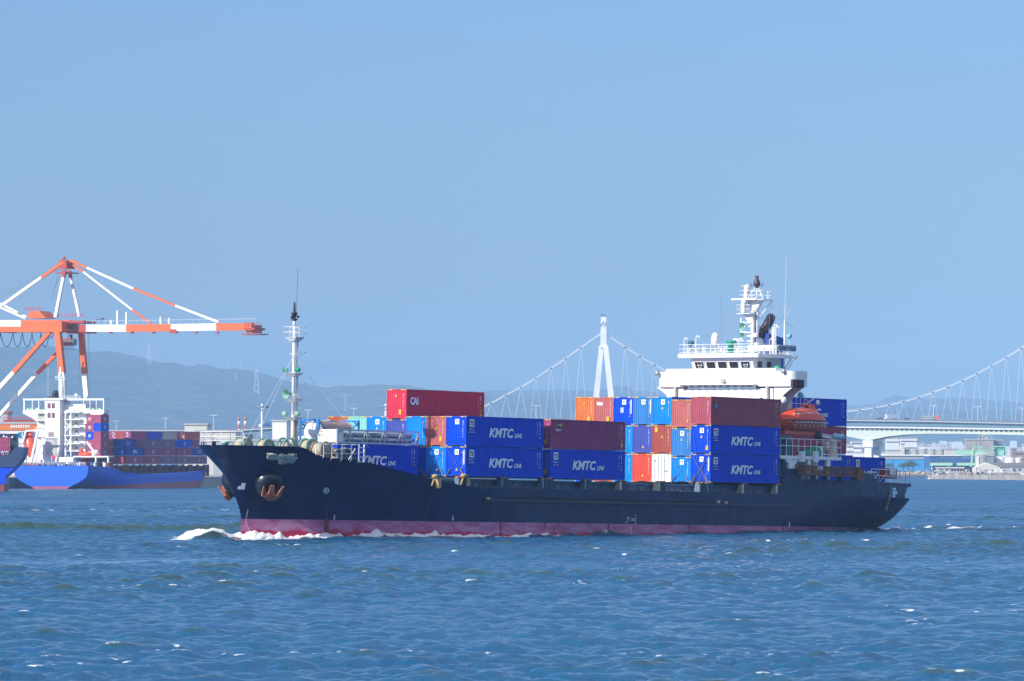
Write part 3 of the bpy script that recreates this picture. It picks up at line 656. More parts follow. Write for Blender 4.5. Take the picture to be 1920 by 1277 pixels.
# ================================================================== THE BLACK SHIP
ship = thing('container_ship', 'large black-hulled container ship with red bottom paint and white bridge, under way in front', 'ship', SH)
TOPL = [(392, 833.5), (430, 834.5), (500, 836), (562, 837.5), (572, 840.5), (582, 846), (592, 851.5), (605, 856), (625, 859), (655, 861), (668, 862), (690, 867), (715, 873.5), (740, 880), (765, 886), (790, 892.5), (815, 899.5),
        (840, 904.5), (862, 909), (885, 912.5), (1023, 916.6), (1189, 919.4), (1338, 923.6), (1388, 925), (1458, 926.5), (1464, 913), (1472, 900), (1480, 897.5), (1540, 899), (1604, 901.7), (1642, 903.5), (1700, 906.8)]
TOP = [(-27.5, 2.5)] + [(p.x, p.z) for p in (hull_at(*q) for q in TOPL[1:])]
utop = lambda s: lerpt(s, TOP)
def hull_material():
    m = bpy.data.materials.new('hull_paint'); m.use_nodes = True; n = m.node_tree.nodes; l = m.node_tree.links.new
    b = n['Principled BSDF']; b.inputs['Specular IOR Level'].default_value = .3; t = n.new('ShaderNodeTexCoord'); sx = n.new('ShaderNodeSeparateXYZ'); l(t.outputs['Object'], sx.inputs[0])
    def noise(scale, det, sc=(1, 1, 1), ro=.6):
        mp = n.new('ShaderNodeMapping'); mp.inputs['Scale'].default_value = sc; l(t.outputs['Object'], mp.inputs[0])
        z = n.new('ShaderNodeTexNoise'); z.inputs['Scale'].default_value = scale; z.inputs['Detail'].default_value = det; z.inputs['Roughness'].default_value = ro; l(mp.outputs[0], z.inputs['Vector']); return z.outputs[0]
    def rng(src, a, b_, c=0, d=1):
        r = n.new('ShaderNodeMapRange'); r.inputs[1].default_value = a; r.inputs[2].default_value = b_; r.inputs[3].default_value = c; r.inputs[4].default_value = d; l(src, r.inputs[0]); return r.outputs[0]
    def mixc(f, a, c):
        x = n.new('ShaderNodeMix'); x.data_type = 'RGBA'; l(f, x.inputs[0])
        for i, v in ((6, a), (7, c)):
            if isinstance(v, tuple): x.inputs[i].default_value = (*v, 1)
            else: l(v, x.inputs[i])
        return x.outputs[2]
    black = mixc(rng(noise(.35, 6), .4, .7), (.005, .011, .058), (.014, .024, .105))
    black = mixc(rng(noise(1.2, 7, (1, 1, .1)), .56, .8, 0, .55), black, (.05, .06, .085))
    black = mixc(rng(noise(2.4, 8, (1, 1, .06)), .67, .8, 0, .6), black, (.10, .05, .035))
    red = mixc(rng(noise(.9, 7, (.5, 1, 1.5)), .4, .62), (.42, .09, .21), (.50, .24, .38))
    lowm = n.new('ShaderNodeMath'); lowm.operation = 'ADD'; l(rng(sx.outputs[2], -5.75, -5.0), lowm.inputs[0]); l(rng(noise(.7, 5, (.6, 1, 1)), .3, .7, -.45, .45), lowm.inputs[1])
    red = mixc(rng(lowm.outputs[0], .35, .65), (.42, .015, .07), red)
    red = mixc(rng(noise(1.1, 6, (1, 1, .05)), .66, .74, 0, .85), red, (.20, .06, .03))
    c = mixc(rng(sx.outputs[2], -4.362, -4.345), red, black); l(c, b.inputs['Base Color'])
    l(rng(noise(1.5, 5), .3, .7, .28, .5), b.inputs['Roughness'])
    # plate seams and slight buckling of the shell
    bp = n.new('ShaderNodeBump'); bp.inputs['Distance'].default_value = .05; l(noise(.45, 2, (1, 1, 1.3)), bp.inputs['Height'])
    bk = n.new('ShaderNodeTexBrick'); bk.inputs['Scale'].default_value = 1; bk.inputs['Brick Width'].default_value = 7.5; bk.inputs['Row Height'].default_value = 1.9; bk.inputs['Mortar Size'].default_value = .03; bk.inputs['Mortar Smooth'].default_value = .6
    cx = n.new('ShaderNodeCombineXYZ'); l(sx.outputs[0], cx.inputs[0]); l(sx.outputs[2], cx.inputs[1]); l(cx.outputs[0], bk.inputs['Vector'])
    b2 = n.new('ShaderNodeBump'); b2.inputs['Distance'].default_value = .012; b2.invert = True; l(bk.outputs['Fac'], b2.inputs['Height']); l(bp.outputs[0], b2.inputs['Normal']); l(b2.outputs[0], b.inputs['Normal'])
    return m
HULL = hull_material()
NAVYM = mat('deck_house_navy', (.02, .032, .075), .5, var=.2, scale=1, stain=((.10, .07, .06), .68, 3))
GREYB = mat('hatch_grey_blue', (.13, .19, .27), .55, var=.15, scale=1.1, stain=((.2, .13, .1), .68, 3))
CREAM = mat('cream_paint', (.62, .55, .42), .5, var=.14, scale=2, stain=((.4, .22, .1), .64, 4))
MINT = mat('mint_machinery', (.24, .47, .38), .5, var=.15, scale=3, stain=((.3, .3, .2), .62, 5))
ROPE = mat('rope', (.42, .36, .26), .9, var=.25, scale=6)
BLK = mat('black_fitting', (.012, .012, .02), .5)
RUSTM = mat('rusty_steel', (.20, .085, .045), .8, var=.4, scale=3, stain=((.32, .30, .28), .6, 2))
GREEN = mat('green_cover', (.0, .30, .16), .5)
CYAN = mat('pale_cyan_fitting', (.22, .5, .58), .45)
GLASS = mat('dark_glass', (.02, .025, .035), .1, var=.3, scale=2)
DBLUE = mat('funnel_blue', (.01, .06, .33), .42, var=.1)
def build_hull():
    K = np.linspace(0, 1, 290); g = K ** 1.35 * .35 + K * .65
    V = np.linspace(0, 1, 46); V = V ** .85
    sides = {}
    for sg in (-1, 1):
        rows = []
        for v in V:
            rw = []
            for kx in g:
                u = -8.6 + v * 11; 
                for _ in range(8):
                    s0, s1 = lerpt(u, STEM), lerpt(u, STERN); s = s0 + (s1 - s0) * kx; u = .4 * u + .6 * (-8.6 + v * (utop(s) + 8.6))
                rw.append((s, CL + sg * halfb(s, u), u))
            rows.append(rw)
        sides[sg] = rows
    m = MB(); m.smooth = True
    hp = [hull_at(*p) for p in ((1675, 914.5), (1681, 917), (1681, 925), (1676.5, 934), (1672.5, 934))]; hole = [(p.x, p.z) for p in hp]
    hole2 = [(78.4, .1), (79.6, .1), (79.6, -1.15), (77.5, -1.15)]
    def inside(x, z): return inpoly(x, z, hole) or inpoly(x, z, hole2)
    def inpoly(x, z, hole):
        c = False
        for i in range(len(hole)):
            (a, b), (e, f) = hole[i], hole[i - 1]
            if (b > z) != (f > z) and x < (e - a) * (z - b) / (f - b) + a: c = not c
        return c
    for sg in (-1, 1):
        rows = sides[sg]; n = len(rows[0]); o = len(m.v); m.v += [p for r_ in rows for p in r_]
        for i in range(len(rows) - 1):
            for j in range(n - 1):
                ids = (o + i * n + j, o + i * n + j + 1, o + (i + 1) * n + j + 1, o + (i + 1) * n + j)
                cxx = sum(m.v[q][0] for q in ids) / 4; cz = sum(m.v[q][2] for q in ids) / 4
                if inside(cxx, cz): continue
                m.f.append(ids if sg < 0 else ids[::-1]); m.mi.append(0); m.sm.append(True)
    tr = []                                            # transom
    for ra, rb in zip(sides[-1], sides[1]):
        a, b = Vector(ra[-1]), Vector(rb[-1]); tr.append([tuple(a.lerp(b, q)) for q in np.linspace(0, 1, 13)])
    n = 13; o = len(m.v); m.v += [p for r_ in tr for p in r_]
    for i in range(len(tr) - 1):
        for j in range(n - 1):
            zc = (tr[i][j][2] + tr[i + 1][j][2]) / 2
            if -1.15 < zc < .0 and j not in (5, 6): continue
            m.f.append((o + i * n + j, o + i * n + j + 1, o + (i + 1) * n + j + 1, o + (i + 1) * n + j)); m.mi.append(0); m.sm.append(False)
    h = m.build('hull', HULL, ship); h['label'] = 'black above and dull red below the waterline'
    m = MB(); m.smooth = True                          # bulbous forefoot
    m.ball((-23.6, CL, -7.5), 4.3, 1.35, 1.5, n=24); m.build('bulbous_bow', mat('bulb_paint', (.20, .10, .05), .35, var=.2, scale=1), h)
    # decks
    m = MB()
    ss = [s for s in np.arange(-26.2, -12.4, .7)]
    rows = [[(s, CL - halfb(s, 1.2) + .15, 1.35), (s, CL + halfb(s, 1.2) - .15, 1.35)] for s in ss]; m.grid(rows)
    ss = [s for s in np.arange(-8.0, 79.2, 1.2)]
    rows = [[(s, CL - halfb(s, -1.3) + .12, -1.32), (s, CL + halfb(s, -1.3) - .12, -1.32)] for s in ss]; m.grid(rows)
    ss = [s for s in np.arange(54.5, 79.2, 1.2)]
    rows = [[(s, CL - halfb(s, .3) + .15, .1), (s, CL + halfb(s, .3) - .15, .1)] for s in ss]; m.grid(rows)
    m.box(-12.6, -12.5, CL - halfb(-12.5, -.5) + .25, CL + halfb(-12.5, -.5) - .25, -1.3, 1.3)
    m.build('deck', NAVYM, ship)
build_hull()
def onh(px, py, off=.03):
    p = hull_at(px, py); e = .4
    d1 = Vector((p.x + e, CL - halfb(p.x + e, p.z), p.z)) - Vector((p.x - e, CL - halfb(p.x - e, p.z), p.z))
    d2 = Vector((p.x, CL - halfb(p.x, p.z + e), p.z + e)) - Vector((p.x, CL - halfb(p.x, p.z - e), p.z - e))
    n_ = d1.cross(d2).normalized()
    if n_.y > 0: n_ = -n_
    return p + n_ * off, n_
# --- marks painted on the shell
def decal(m, pts, off=.03): m.add([onh(x, y, off)[0] for x, y in pts], [tuple(range(len(pts)))])
m = MB()
decal(m, [(452, 905.5), (460.5, 905.5), (458.5, 917.5), (447, 917.5), (445, 915.5), (446.5, 911.5), (451, 910.8), (453, 908.5)])
for k in range(12):
    x = 464.5 - 3.2 * math.sin(k / 11 * 3.0) + (3.4 if k > 8 else 0) * (k - 8) / 3; y = 956 + k * 3.4
    decal(m, [(x - .9, y), (x + .9, y), (x + .9, y + 1.5), (x - .9, y + 1.5)])
for cx, cy0 in ((627, 965), (849, 967), (1480, 979)):
    decal(m, [(cx - .7, cy0), (cx + .9, cy0), (cx + .3, cy0 + 6), (cx - 1, cy0 + 6)]); decal(m, [(cx - 2, cy0 + 6), (cx + 1.6, cy0 + 6), (cx - .8, cy0 + 9.6)])
cx, cy0 = 611.5, 919.5
ring = [(cx + 5.6 * math.cos(a), cy0 + 5.6 * math.sin(a)) for a in np.linspace(0, 2 * math.pi, 19)]; rin = [(cx + 4.2 * math.cos(a), cy0 + 4.2 * math.sin(a)) for a in np.linspace(0, 2 * math.pi, 19)]
for i in range(18): decal(m, [ring[i], ring[i + 1], rin[i + 1], rin[i]])
decal(m, [(cx - 4.4, cy0 - .7), (cx + 4.4, cy0 - .7), (cx + 4.4, cy0 + .7), (cx - 4.4, cy0 + .7)]); decal(m, [(cx - .7, cy0 - 4.4), (cx + .7, cy0 - 4.4), (cx + .7, cy0 + 4.4), (cx - .7, cy0 + 4.4)])
for x, y, w_, h_ in ((1174, 970, 4, .7), (1174, 974, 4, .7), (1172, 978, 4, .7), (1174, 978, .7, 4), (1178, 968, .7, 10), (1180, 971, 3, .7), (1184, 972, 4, .7), (1184, 975, 4, .7), (1184, 972, .7, 5), (1188, 972, .7, 5)):
    decal(m, [(x, y), (x + w_, y), (x + w_, y + h_), (x, y + h_)])
for k in range(6): decal(m, [(1190.5, 966 + k * 3.2), (1192, 966 + k * 3.2), (1192, 967.5 + k * 3.2), (1190.5, 967.5 + k * 3.2)])
for k in range(6): decal(m, [(1182, 986 + k * 3.4), (1183.5, 986 + k * 3.4), (1183.5, 987.4 + k * 3.4), (1182, 987.4 + k * 3.4)])
m.build('draught_marks', LET, ship)
for x0_, x1_, ya, yb in ((607, 617, 975.5, 1004), (610, 613, 948, 976), (936.5, 940.5, 980, 1007), (1139, 1142.5, 983, 1004), (1289.5, 1292, 985, 1004), (1466, 1469.5, 988, 1002), (850, 852, 990, 1004), (1020, 1023, 981, 990)):
    m = MB(); decal(m, [(x0_, ya), (x1_, ya), (x1_ - .8, (ya + yb) / 2), (x1_, yb), (x0_ + .6, yb), (x0_ + .9, (ya + yb) / 2)], .02); m.build('rust_streak', mat('rust_stain', (.17, .04, .035), .7, var=.5, scale=2.5), ship)
m = MB()
for px in (1585, 1598, 1616, 1634): decal(m, [(px, 925), (px + 1.6, 925), (px + 1.6, 928.6), (px, 928.6)])
m.build('hull_fittings', GREYB, ship)
# rubbing strake and the row of freeing slots above it
m = MB(); m.smooth = False
A_, B_ = [hull_at(x, 937.5 + (x - 900) * .0195) for x in (905, 1000, 1150, 1300, 1420, 1500)], 0
for a, b in zip(A_[:-1], A_[1:]): m.bar((a.x, a.y - .12, a.z), (b.x, b.y - .12, b.z), .3, .22)
for a, b in zip([hull_at(x, 951 + (x - 1000) * .02) for x in (560, 700)], [hull_at(x, 951 + (x - 1000) * .02) for x in (700, 900)]): m.bar((a.x, a.y - .02, a.z), (b.x, b.y - .02, b.z), .08, .06)
m.build('rubbing_strake', mat('strake_paint', (.015, .022, .05), .4), ship)
m = MB()
x = 913.
while x < 1366:
    a = hull_at(x, 932.6 + (x - 913) * .0245); b = hull_at(min(1366, x + 17), 932.6 + (x + 17 - 913) * .0245)
    m.box(a.x, b.x, a.y - .02, a.y + .05, a.z - .11, a.z + .11); x += 20
m.build('freeing_slots', DARK, ship)
m = MB()
for px, py in ((914, 935), (1346, 941), (1360, 942.5)): p = hull_at(px, py); m.box(p.x - .2, p.x + .25, p.y - .12, p.y, p.z - .12, p.z + .12)
m.build('hull_lamps', mat('pale_yellow_fitting', (.8, .55, .3), .5), ship)
# --- raised plates
def plate(pxa, pxb, ybot, ytop, slope, name='bulwark_plate'):
    a, b = hull_at(pxa, ybot), hull_at(pxb, ybot); up = SH.su(pxb, ytop, b.y).z
    mm = MB(); mm.prism([(a.x, a.y + .01, a.z - .15), (b.x, b.y + .01, b.z - .15), (b.x, b.y + .01, up), (a.x + slope, a.y + .01, up)], (0, .12, 0)); mm.build(name, HULL, ship)
plate(1466, 1502, 899, 879, 1.0); 
a, b = hull_at(1606, 902), hull_at(1642, 903); up = SH.su(1606, 885.5, a.y).z
m = MB(); m.prism([(a.x, a.y, a.z - .2), (b.x, b.y, b.z - .2), (b.x - .35, b.y, up - .12), (a.x, a.y, up)], (0, .12, 0)); m.build('bulwark_plate', HULL, ship)
# --- hatch coaming, pedestals
m = MB(); m.box(-4.6, 53.6, 1.15, 16.2, -1.3, -.22)
for s in np.arange(1.2, 53, 1.55): m.box(s, s + .06, 1.06, 1.15, -1.2, -.3)
m.box(-4.6, 53.6, 1.0, 16.35, -.42, -.34)
m.build('hatch_coaming', GREYB, ship)
m = MB()
for s in (2.6, 8.9, 15.7, 21.8, 29.5, 34.6, 42.5, 48.3): m.text('05 07 09 11 13 15 17 19'.split()[int(s // 6.5) % 8], .5, (s, 1.04, -.95), (1, 0, 0), (0, 0, 1), bold=.01)
m.build('hatch_numbers', mat('dull_lettering', (.45, .5, .55), .6), ship)
for s in (-.1, 6.1, 12.55, 13.3, 19.4, 25.2, 31.6, 38.6, 39.9, 46.0, 52.0):
    p = thing('container_pedestal', None, None); p.parent = ship; p.location = (s, .35 if s < 2 else 0, -1.3)
    m = MB(); m.hexa([(-.1, .02, 0), (.75, .02, 0), (.75, 1.0, 0), (-.1, 1.0, 0)], [(.0, .02, 1.22), (.6, .02, 1.22), (.6, 1.0, 1.22), (.0, 1.0, 1.22)]); m.build('post', NAVYM, p)
    m = MB(); m.prism([(-.12, .06, .1), (-.12, .9, .1), (-.12, .55, 1.2), (-.12, .06, 1.2)], (-.32, 0, 0)); m.build('bracket', CREAM if int(s * 7) % 3 else GREYB, p)
    m = MB(); m.box(-.05, .4, .0, .4, 1.22, 1.31); m.box(-.55, -.2, .05, .4, 1.16, 1.29); m.build('twistlock', mat('orange_lock', (.5, .26, .1), .7, var=.3, scale=5), p)
m = MB()
rn = random.Random(4)
for i in range(46):
    s = rn.uniform(.6, 53); 
    k = rn.random()
    if k < .6: m.m = 0; m.box(s, s + .16, .55, .7, -1.3, -1.3 + rn.uniform(.35, .7))
    else: m.m = 1; m.box(s, s + rn.uniform(.2, .6), .5, .8, -1.3, -1.05)
m.build('deck_valves', [mat('valve_red', (.3, .04, .04), .6), MINT], ship)
m = MB(); m.rail([(2, .25, -1.3), (52, .25, -1.3)], .35, 3, .02, (1.,)); m.build('deck_pipe', GREYB, ship)
# --- lashing rods crossed over the lowest containers
LS = mat('lashing_steel', (.16, .16, .2), .5, .3)
def lash(s, t, z0, H_, x=-.09):
    for sg in (1, -1):
        m = MB(); c = t + CW / 2; m.tube((s + x, c - sg * 1.15, z0 - .1), (s + x, c + sg * 1.1, z0 + H_ - .1), .022, n=5); m.tube((s + x - .02, c - sg * 1.15, z0 - .1), (s + x - .02, c - sg * .62, z0 + H_ * .27), .05, n=6); m.build('lashing_rod', LS, ship)
for r_ in (0, 1, 2): lash(0, row(r_), 0, HC)
lash(S3, row(0), 0, HC); lash(S3, row(1), 0, ST); lash(S3, row(0), -.3, HC * 1.1)
for q in (.15, 2.3): m = MB(); m.tube((S3 - .1, row(0) + q, P + HC), (S3 - .1, row(0) + 1.2, 0), .02, n=5); m.build('lashing_rod', LS, ship)
# --- orange brown pedestal castings under the foremost stack
m = MB()
for px, py in ((816, 893.5), (870, 892)):
    p = SH.su(px, py, .2); m.ball((p.x, p.y, p.z), .42, .3, .24, n=10); m.tube((p.x, p.y, p.z), (p.x - .5, p.y, p.z - .9), .09); m.box(p.x + .5, p.x + .95, p.y, p.y + .4, p.z - 1.1, p.z - .1)
m.build('lashing_socket', mat('ochre_fitting', (.5, .33, .14), .7, var=.3, scale=4), ship)
# --- anchors in their bolsters
def anchor(px, py, sg):
    p, n_ = onh(px, py, 0)
    if sg > 0: p = Vector((p.x, 2 * CL - p.y, p.z)); n_ = Vector((n_.x, -n_.y, n_.z))
    rot = n_.to_track_quat('Z', 'X').to_matrix().to_4x4()
    b = MB(); b.lathe((0, 0, 0), [(1.5, -.5), (1.42, .1), (1.18, .5), (.85, .72), (.6, .7), (.52, .3), (.5, -.1)], n=30)
    o = b.build('anchor_bolster', mat('bolster_paint', (.012, .015, .03), .3, var=.3), ship); o.matrix_local = Matrix.Translation(p) @ rot
    dn = Vector((0, 0, -1)); o2 = p + n_ * .65
    ax = n_.cross(dn).normalized(); dnp = (dn - n_ * dn.dot(n_)).normalized()
    W = lambda a, d, f: tuple(o2 + ax * a + dnp * d + n_ * f)
    a = MB(); a.m = 0
    a.hexa([W(-.2, -.35, -.2), W(.2, -.35, -.2), W(.2, -.35, .22), W(-.2, -.35, .22)], [W(-.3, .75, .0), W(.3, .75, .0), W(.3, .75, .5), W(-.3, .75, .5)])
    a.hexa([W(-.85, .55, .05), W(.85, .55, .05), W(.85, .55, .6), W(-.85, .55, .6)], [W(-.45, 1.1, .1), W(.45, 1.1, .1), W(.45, 1.1, .55), W(-.45, 1.1, .55)])
    for q in (-1, 1):
        a.hexa([W(q * .45, .75, .2), W(q * .95, .7, .2), W(q * .95, .7, .5), W(q * .45, .75, .5)][::q], [W(q * .9, -.45, .42), W(q * 1.02, -.5, .42), W(q * 1.02, -.5, .56), W(q * .9, -.45, .56)][::q])
    a.tube(W(0, -.2, .1), W(0, -.1, -.6), .16)
    a.build('anchor', mat('anchor_rust', (.33, .12, .06), .8, var=.35, scale=4, bump=.03), ship)
anchor(505, 908, -1); anchor(505, 908, 1)
# --- frayed rope net on the bow
rn = random.Random(9)
net = MB(); pts = {}
for i in range(15):
    for j in range(7):
        px = 500 + i * 3.9 + rn.uniform(-1, 1) + (4 if j > 3 else 0) * (1 - abs(i - 7) / 7); py = 849 + j * 2.6 + 3 * math.sin(i / 14 * 3.14) + rn.uniform(-1, 1)
        pts[i, j] = onh(px, py, rn.uniform(.08, .22))[0]
for i in range(15):
    lim = 4 + (2 if abs(i - 7.5) < 3 else 0) + (2 if i in (11, 12) else 0)
    for j in range(7):
        if j < lim and rn.random() < .85:
            if (i + 1, j) in pts: net.tube(pts[i, j], pts[i + 1, j], rn.uniform(.06, .15), n=5)
            if j + 1 < 7: net.tube(pts[i, j], pts[i, j + 1], rn.uniform(.03, .12), n=5)
o = net.build('rope_net', mat('pale_rope', (.62, .56, .44), .9, var=.35, scale=5)); o.matrix_world = SH.M; tag(o, 'frayed pale rope net hanging on the black bow above the anchor', 'rope net')
# --- bow rails
def at_t(px, py, t): return SH.su(px, py, t)
m = MB()
ring = [(s, CL + sg * (halfb(s, 2.4) - .1), 2.5) for sg, L_ in ((1, (-20, -23, -25, -26.3)), ) for s in L_] + [(-27.2, CL, 2.5)] + [(s, CL - (halfb(s, 2.4) - .1), 2.5) for s in (-26.6, -25.8)]
m.rail(ring, 1.25, 1.1, .035, (1., .62, .3)); m.build('bow_rail', whi, ship)
m = MB(); bow = [(s, CL - (halfb(s, 2.) - .15), utop(s) ) for s in (-19.0, -18.2, -17.3, -16.2, -15.1, -14.2)]
tops = [(x, y, 2.75) for x, y, z in bow]
for a, b in zip(tops[:-1], tops[1:]): m.tube(a, b, .035); m.tube((a[0], a[1], 1.9), (b[0], b[1], 1.9), .025)
for (x, y, z) in bow:
    m.bar((x, y, z - .1), (x, y, 2.8), .07)
    m.bar((x, y, z), (x + .3, y + .6, z - .5), .04)
x, y = bow[-1][0], bow[-1][1]
for dx in (0, .75): m.bar((x + dx, y, utop(x + dx) - .1), (x + dx, y, 2.8), .11)
for z in (1.15, 1.6, 2.05, 2.5): m.bar((x, y, z), (x + .75, y, z), .09)
m.bar((x - 1.2, y + .3, 1.3), (x - .2, y + .3, 2.4), .06); m.build('forecastle_rail', whi, ship)
# --- winches and deck gear on the forecastle
def winch(s, t, z, r_, wdt, drum, mtl):
    w_ = thing('mooring_winch', None, None); w_.parent = ship; w_.location = (s, t, z)
    a = MB()
    for q in (-wdt / 2, wdt / 2):
        a.lathe((0, q, r_), [(r_, -.04), (r_, .04)], n=20, axis='y'); a.lathe((0, q, r_), [(r_ * .82, -.05), (r_, -.05), (r_, .05), (r_ * .82, .05)], n=20, axis='y')
        for k in range(3): a.bar((-r_ * math.cos(k * 1.05), q, r_ - r_ * math.sin(k * 1.05)), (r_ * math.cos(k * 1.05), q, r_ + r_ * math.sin(k * 1.05)), .1)
    a.box(-.5, .5, wdt / 2 + .1, wdt / 2 + .8, 0, r_); a.build('drum_flange', mtl, w_)
    a = MB(); a.lathe((0, 0, r_), [(0, -wdt / 2), (r_ * drum, -wdt / 2), (r_ * drum, wdt / 2), (0, wdt / 2)], n=18, axis='y'); a.build('rope_drum', ROPE, w_)
winch(-19.8, 11.2, 1.35, 1.0, 1.0, .9, MINT); winch(-18.9, 9.2, 1.35, .95, .9, .86, MINT); winch(-18.2, 7.2, 1.35, 1.02, .8, .5, MINT); winch(-16.3, 6.0, 1.35, 1.0, .9, .8, MINT)
winch(-16.2, 4.6, 1.35, .85, 1.2, .8, ROPE); winch(-15.0, 5.9, 1.3, .8, 1.0, .78, MINT); winch(-14.4, 3.9, 1.25, .62, 1.0, .7, mat('ochre_fitting', (0, 0, 0)))
m = MB()
for s, t, h_, r_ in ((-20.6, 13, 1.3, .25), (-14.6, 2.9, 1.0, .22), (-13.9, 2.9, 1.0, .22), (-15.6, 3.0, .9, .2), (-22.5, 12.5, 1.6, .22), (-13.3, 3, .8, .2)): m.lathe((s, t, 1.3), [(r_, 0), (r_, h_), (r_ * 1.3, h_), (r_ * 1.3, h_ + .12), (0, h_ + .12)], n=12)
m.build('bollards', GREYB, ship)
m = MB(); rn = random.Random(5)
for i in range(26):
    s, t = rn.uniform(-17.5, -13.2), rn.uniform(2.9, 5.2); m.ball((s, t, rn.uniform(1.2, 1.7)), rn.uniform(.12, .35), rn.uniform(.1, .3), rn.uniform(.08, .25), n=8)
m.build('rope_coils', ROPE, ship)
m = MB(); m.box(-14.4, -13.6, 5.8, 7.2, 1.35, 2.5); m.box(-15.2, -14.5, 6.4, 7.4, 1.35, 2.2); m.build('deck_locker', bf, ship)
m = MB(); m.lathe((-23.3, 10.4, 1.35), [(.3, 0), (.3, 1.3), (.42, 1.35), (.35, 1.62), (0, 1.68)], n=12); m.build('vent', MINT, ship)
# --- foremast
fm = thing('foremast', None, None); fm.parent = ship; fm.location = (-15.5, CL, 1.35)
m = MB(); m.tube((0, 0, 0), (0, 0, 4.2), .21, .19, n=14); m.tube((.45, -.1, 0), (.45, -.1, 4.2), .17, .15, n=12); m.build('mast_foot', CREAM, fm)
m = MB(); m.tube((0, 0, 4.2), (0, 0, 12.6), .17, .13, n=14); m.tube((.45, -.1, 4.2), (.4, -.1, 11.6), .12, .1, n=12); m.tube((.3, .35, 1), (.3, .35, 11.4), .03); m.tube((.55, .35, 1), (.55, .35, 11.4), .03)
for z in np.arange(1, 11.4, .4): m.tube((.3, .35, z), (.55, .35, z), .02, n=4)
for z in (6.1, 8.2, 10.0): m.lathe((.2, 0, z), [(.55, -.03), (.55, .03)], n=12)
m.tube((0, 0, 12.6), (0, 0, 13.2), .15)
m.build('mast_pole', whi, fm)
m = MB(); m.hexa([(-.3, -.3, 11.2), (.5, -.3, 11.2), (.5, .3, 11.2), (-.3, .3, 11.2)], [(-.6, -.75, 11.6), (.75, -.75, 11.6), (.75, .75, 11.6), (-.6, .75, 11.6)])
m.rail([(-.6, -.75, 11.6), (.75, -.75, 11.6), (.75, .75, 11.6), (-.6, .75, 11.6), (-.6, -.75, 11.6)], .95, 1, .03, (1., .5)); m.build('crows_nest', whi, fm)
m = MB(); m.lathe((0, 0, 13.2), [(.3, 0), (.34, .12), (.14, .18), (.14, .45), (.28, .5), (.28, .75), (.12, .8), (.12, 1.15), (.08, 1.7), (0, 1.75)], n=12); m.ball((.24, -.24, 13.55), .14, n=8); m.ball((-.26, .1, 13.5), .14, n=8)
m.tube((.25, 0, 13.5), (.45, 0, 18.2), .02, n=4); m.build('mast_lamps', BLK, fm)
for z, nm in ((8.2, 'lamp_bracket'), (5.75, 'horn_platform'), (4.0, 'light_platform')):
    m = MB(); m.hexa([(-.2, -.3, z - .35), (.4, -.3, z - .35), (.4, .3, z - .35), (-.2, .3, z - .35)], [(-.6, -.8, z), (.6, -.8, z), (.6, .8, z), (-.6, .8, z)]); b_ = m.build(nm, whi, fm)
    m = MB()
    if z == 5.75: m.lathe((-.5, .45, z + .48), [(.1, .9), (.12, .5), (.22, .2), (.4, -.05), (.46, -.1)], n=16, axis='x'); m.build('horn', [MINT], b_)
    else:
        for q in (-.75, .8): m.lathe((-.3, q, z + .3), [(.1, .35), (.2, .2), (.26, -.12), (0, -.1)], n=10, axis='x')
        m.build('floodlight', GREEN if z > 5 else MINT, b_)
m = MB()
for d, z in ((1.1, 10.2), (1.2, 7.3), (1.0, 5.6)): m.tube((.6, -.2, z), (.6 + d * .6, -.2 - d * .3, z), .03); m.tube((.6 + d * .6, -.2 - d * .3, z), (.6, -.1, z - .5), .02)
m.build('yard_arm', whi, fm)
m = MB()
base = fm.location
def stay(z, px, py, t): e = SH.su(px, py, t) - Vector(base); m.tube((0, 0, z), e, .022, n=4)
stay(9.9, 455, 836, CL); stay(9.9, 474, 836, CL - 3.0); e = Vector((-9.6, 4.2, 2.6)) - Vector(base); m.tube((0, 0, 9.6), e, .022, n=4); m.tube((0, 0, 9.6), Vector((-7.8, 13, 2.2)) - Vector(base), .022, n=4)
m.build('mast_stays', mat('stay_wire', (.6, .62, .65), .5), fm)
# ================================================================== SUPERSTRUCTURE OF THE BLACK SHIP (frame coordinates)
WH = mat('superstructure_white', (.84, .83, .80), .45, var=.035, scale=.8, stain=((.7, .6, .5), .74, 2.5))
hs = thing('superstructure', None, None); hs.parent = ship; hs.location = (0, 0, 0)
F = 54.0
m = MB(); m.box(F + .15, 57.6, 2.5, 15.0, .1, 9.95)                       # deck house
m.box(57.6, 63.5, 3.2, 4.85, .1, 3.1)
m.build('deck_house', WH, hs)
m = MB()                                                                   # bridge wings, one box from side to side
def rb(m, x0, x1, y0, y1, z0, z1, r_=.9):                                  # plan with rounded forward corners
    pl = []
    for cxx, cyy, a0 in ((x0 + r_, y0 + r_, 180), (x0 + r_, y1 - r_, 90)):
        for k in range(7): a = R(a0 + (90 - k * 15 if a0 == 180 else 90 - k * 15)); pl.append((cxx + r_ * math.cos(a), cyy + r_ * math.sin(a)))
    pl = sorted(set((round(a, 3), round(b, 3)) for a, b in pl), key=lambda q: q[1]); pl = [(x1, y0)] + pl + [(x1, y1)]
    m.prism([(a, b, z0) for a, b in pl], (0, 0, z1 - z0))
rb(m, F, F + 2.6, -.15, 17.5, 10.15, 11.75)
m.build('bridge_wing', WH, hs)
m = MB(); m.box(F - .02, F + 1.2, 2.0, 16.1, 11.75, 12.05); m.build('wing_dodger', WH, hs)
m = MB()
for y in np.arange(2.3, 16, .9): m.box(F - .03, F + .02, y, y + .06, 11.68, 11.78)
m.build('dodger_bracket', GREYB, hs)
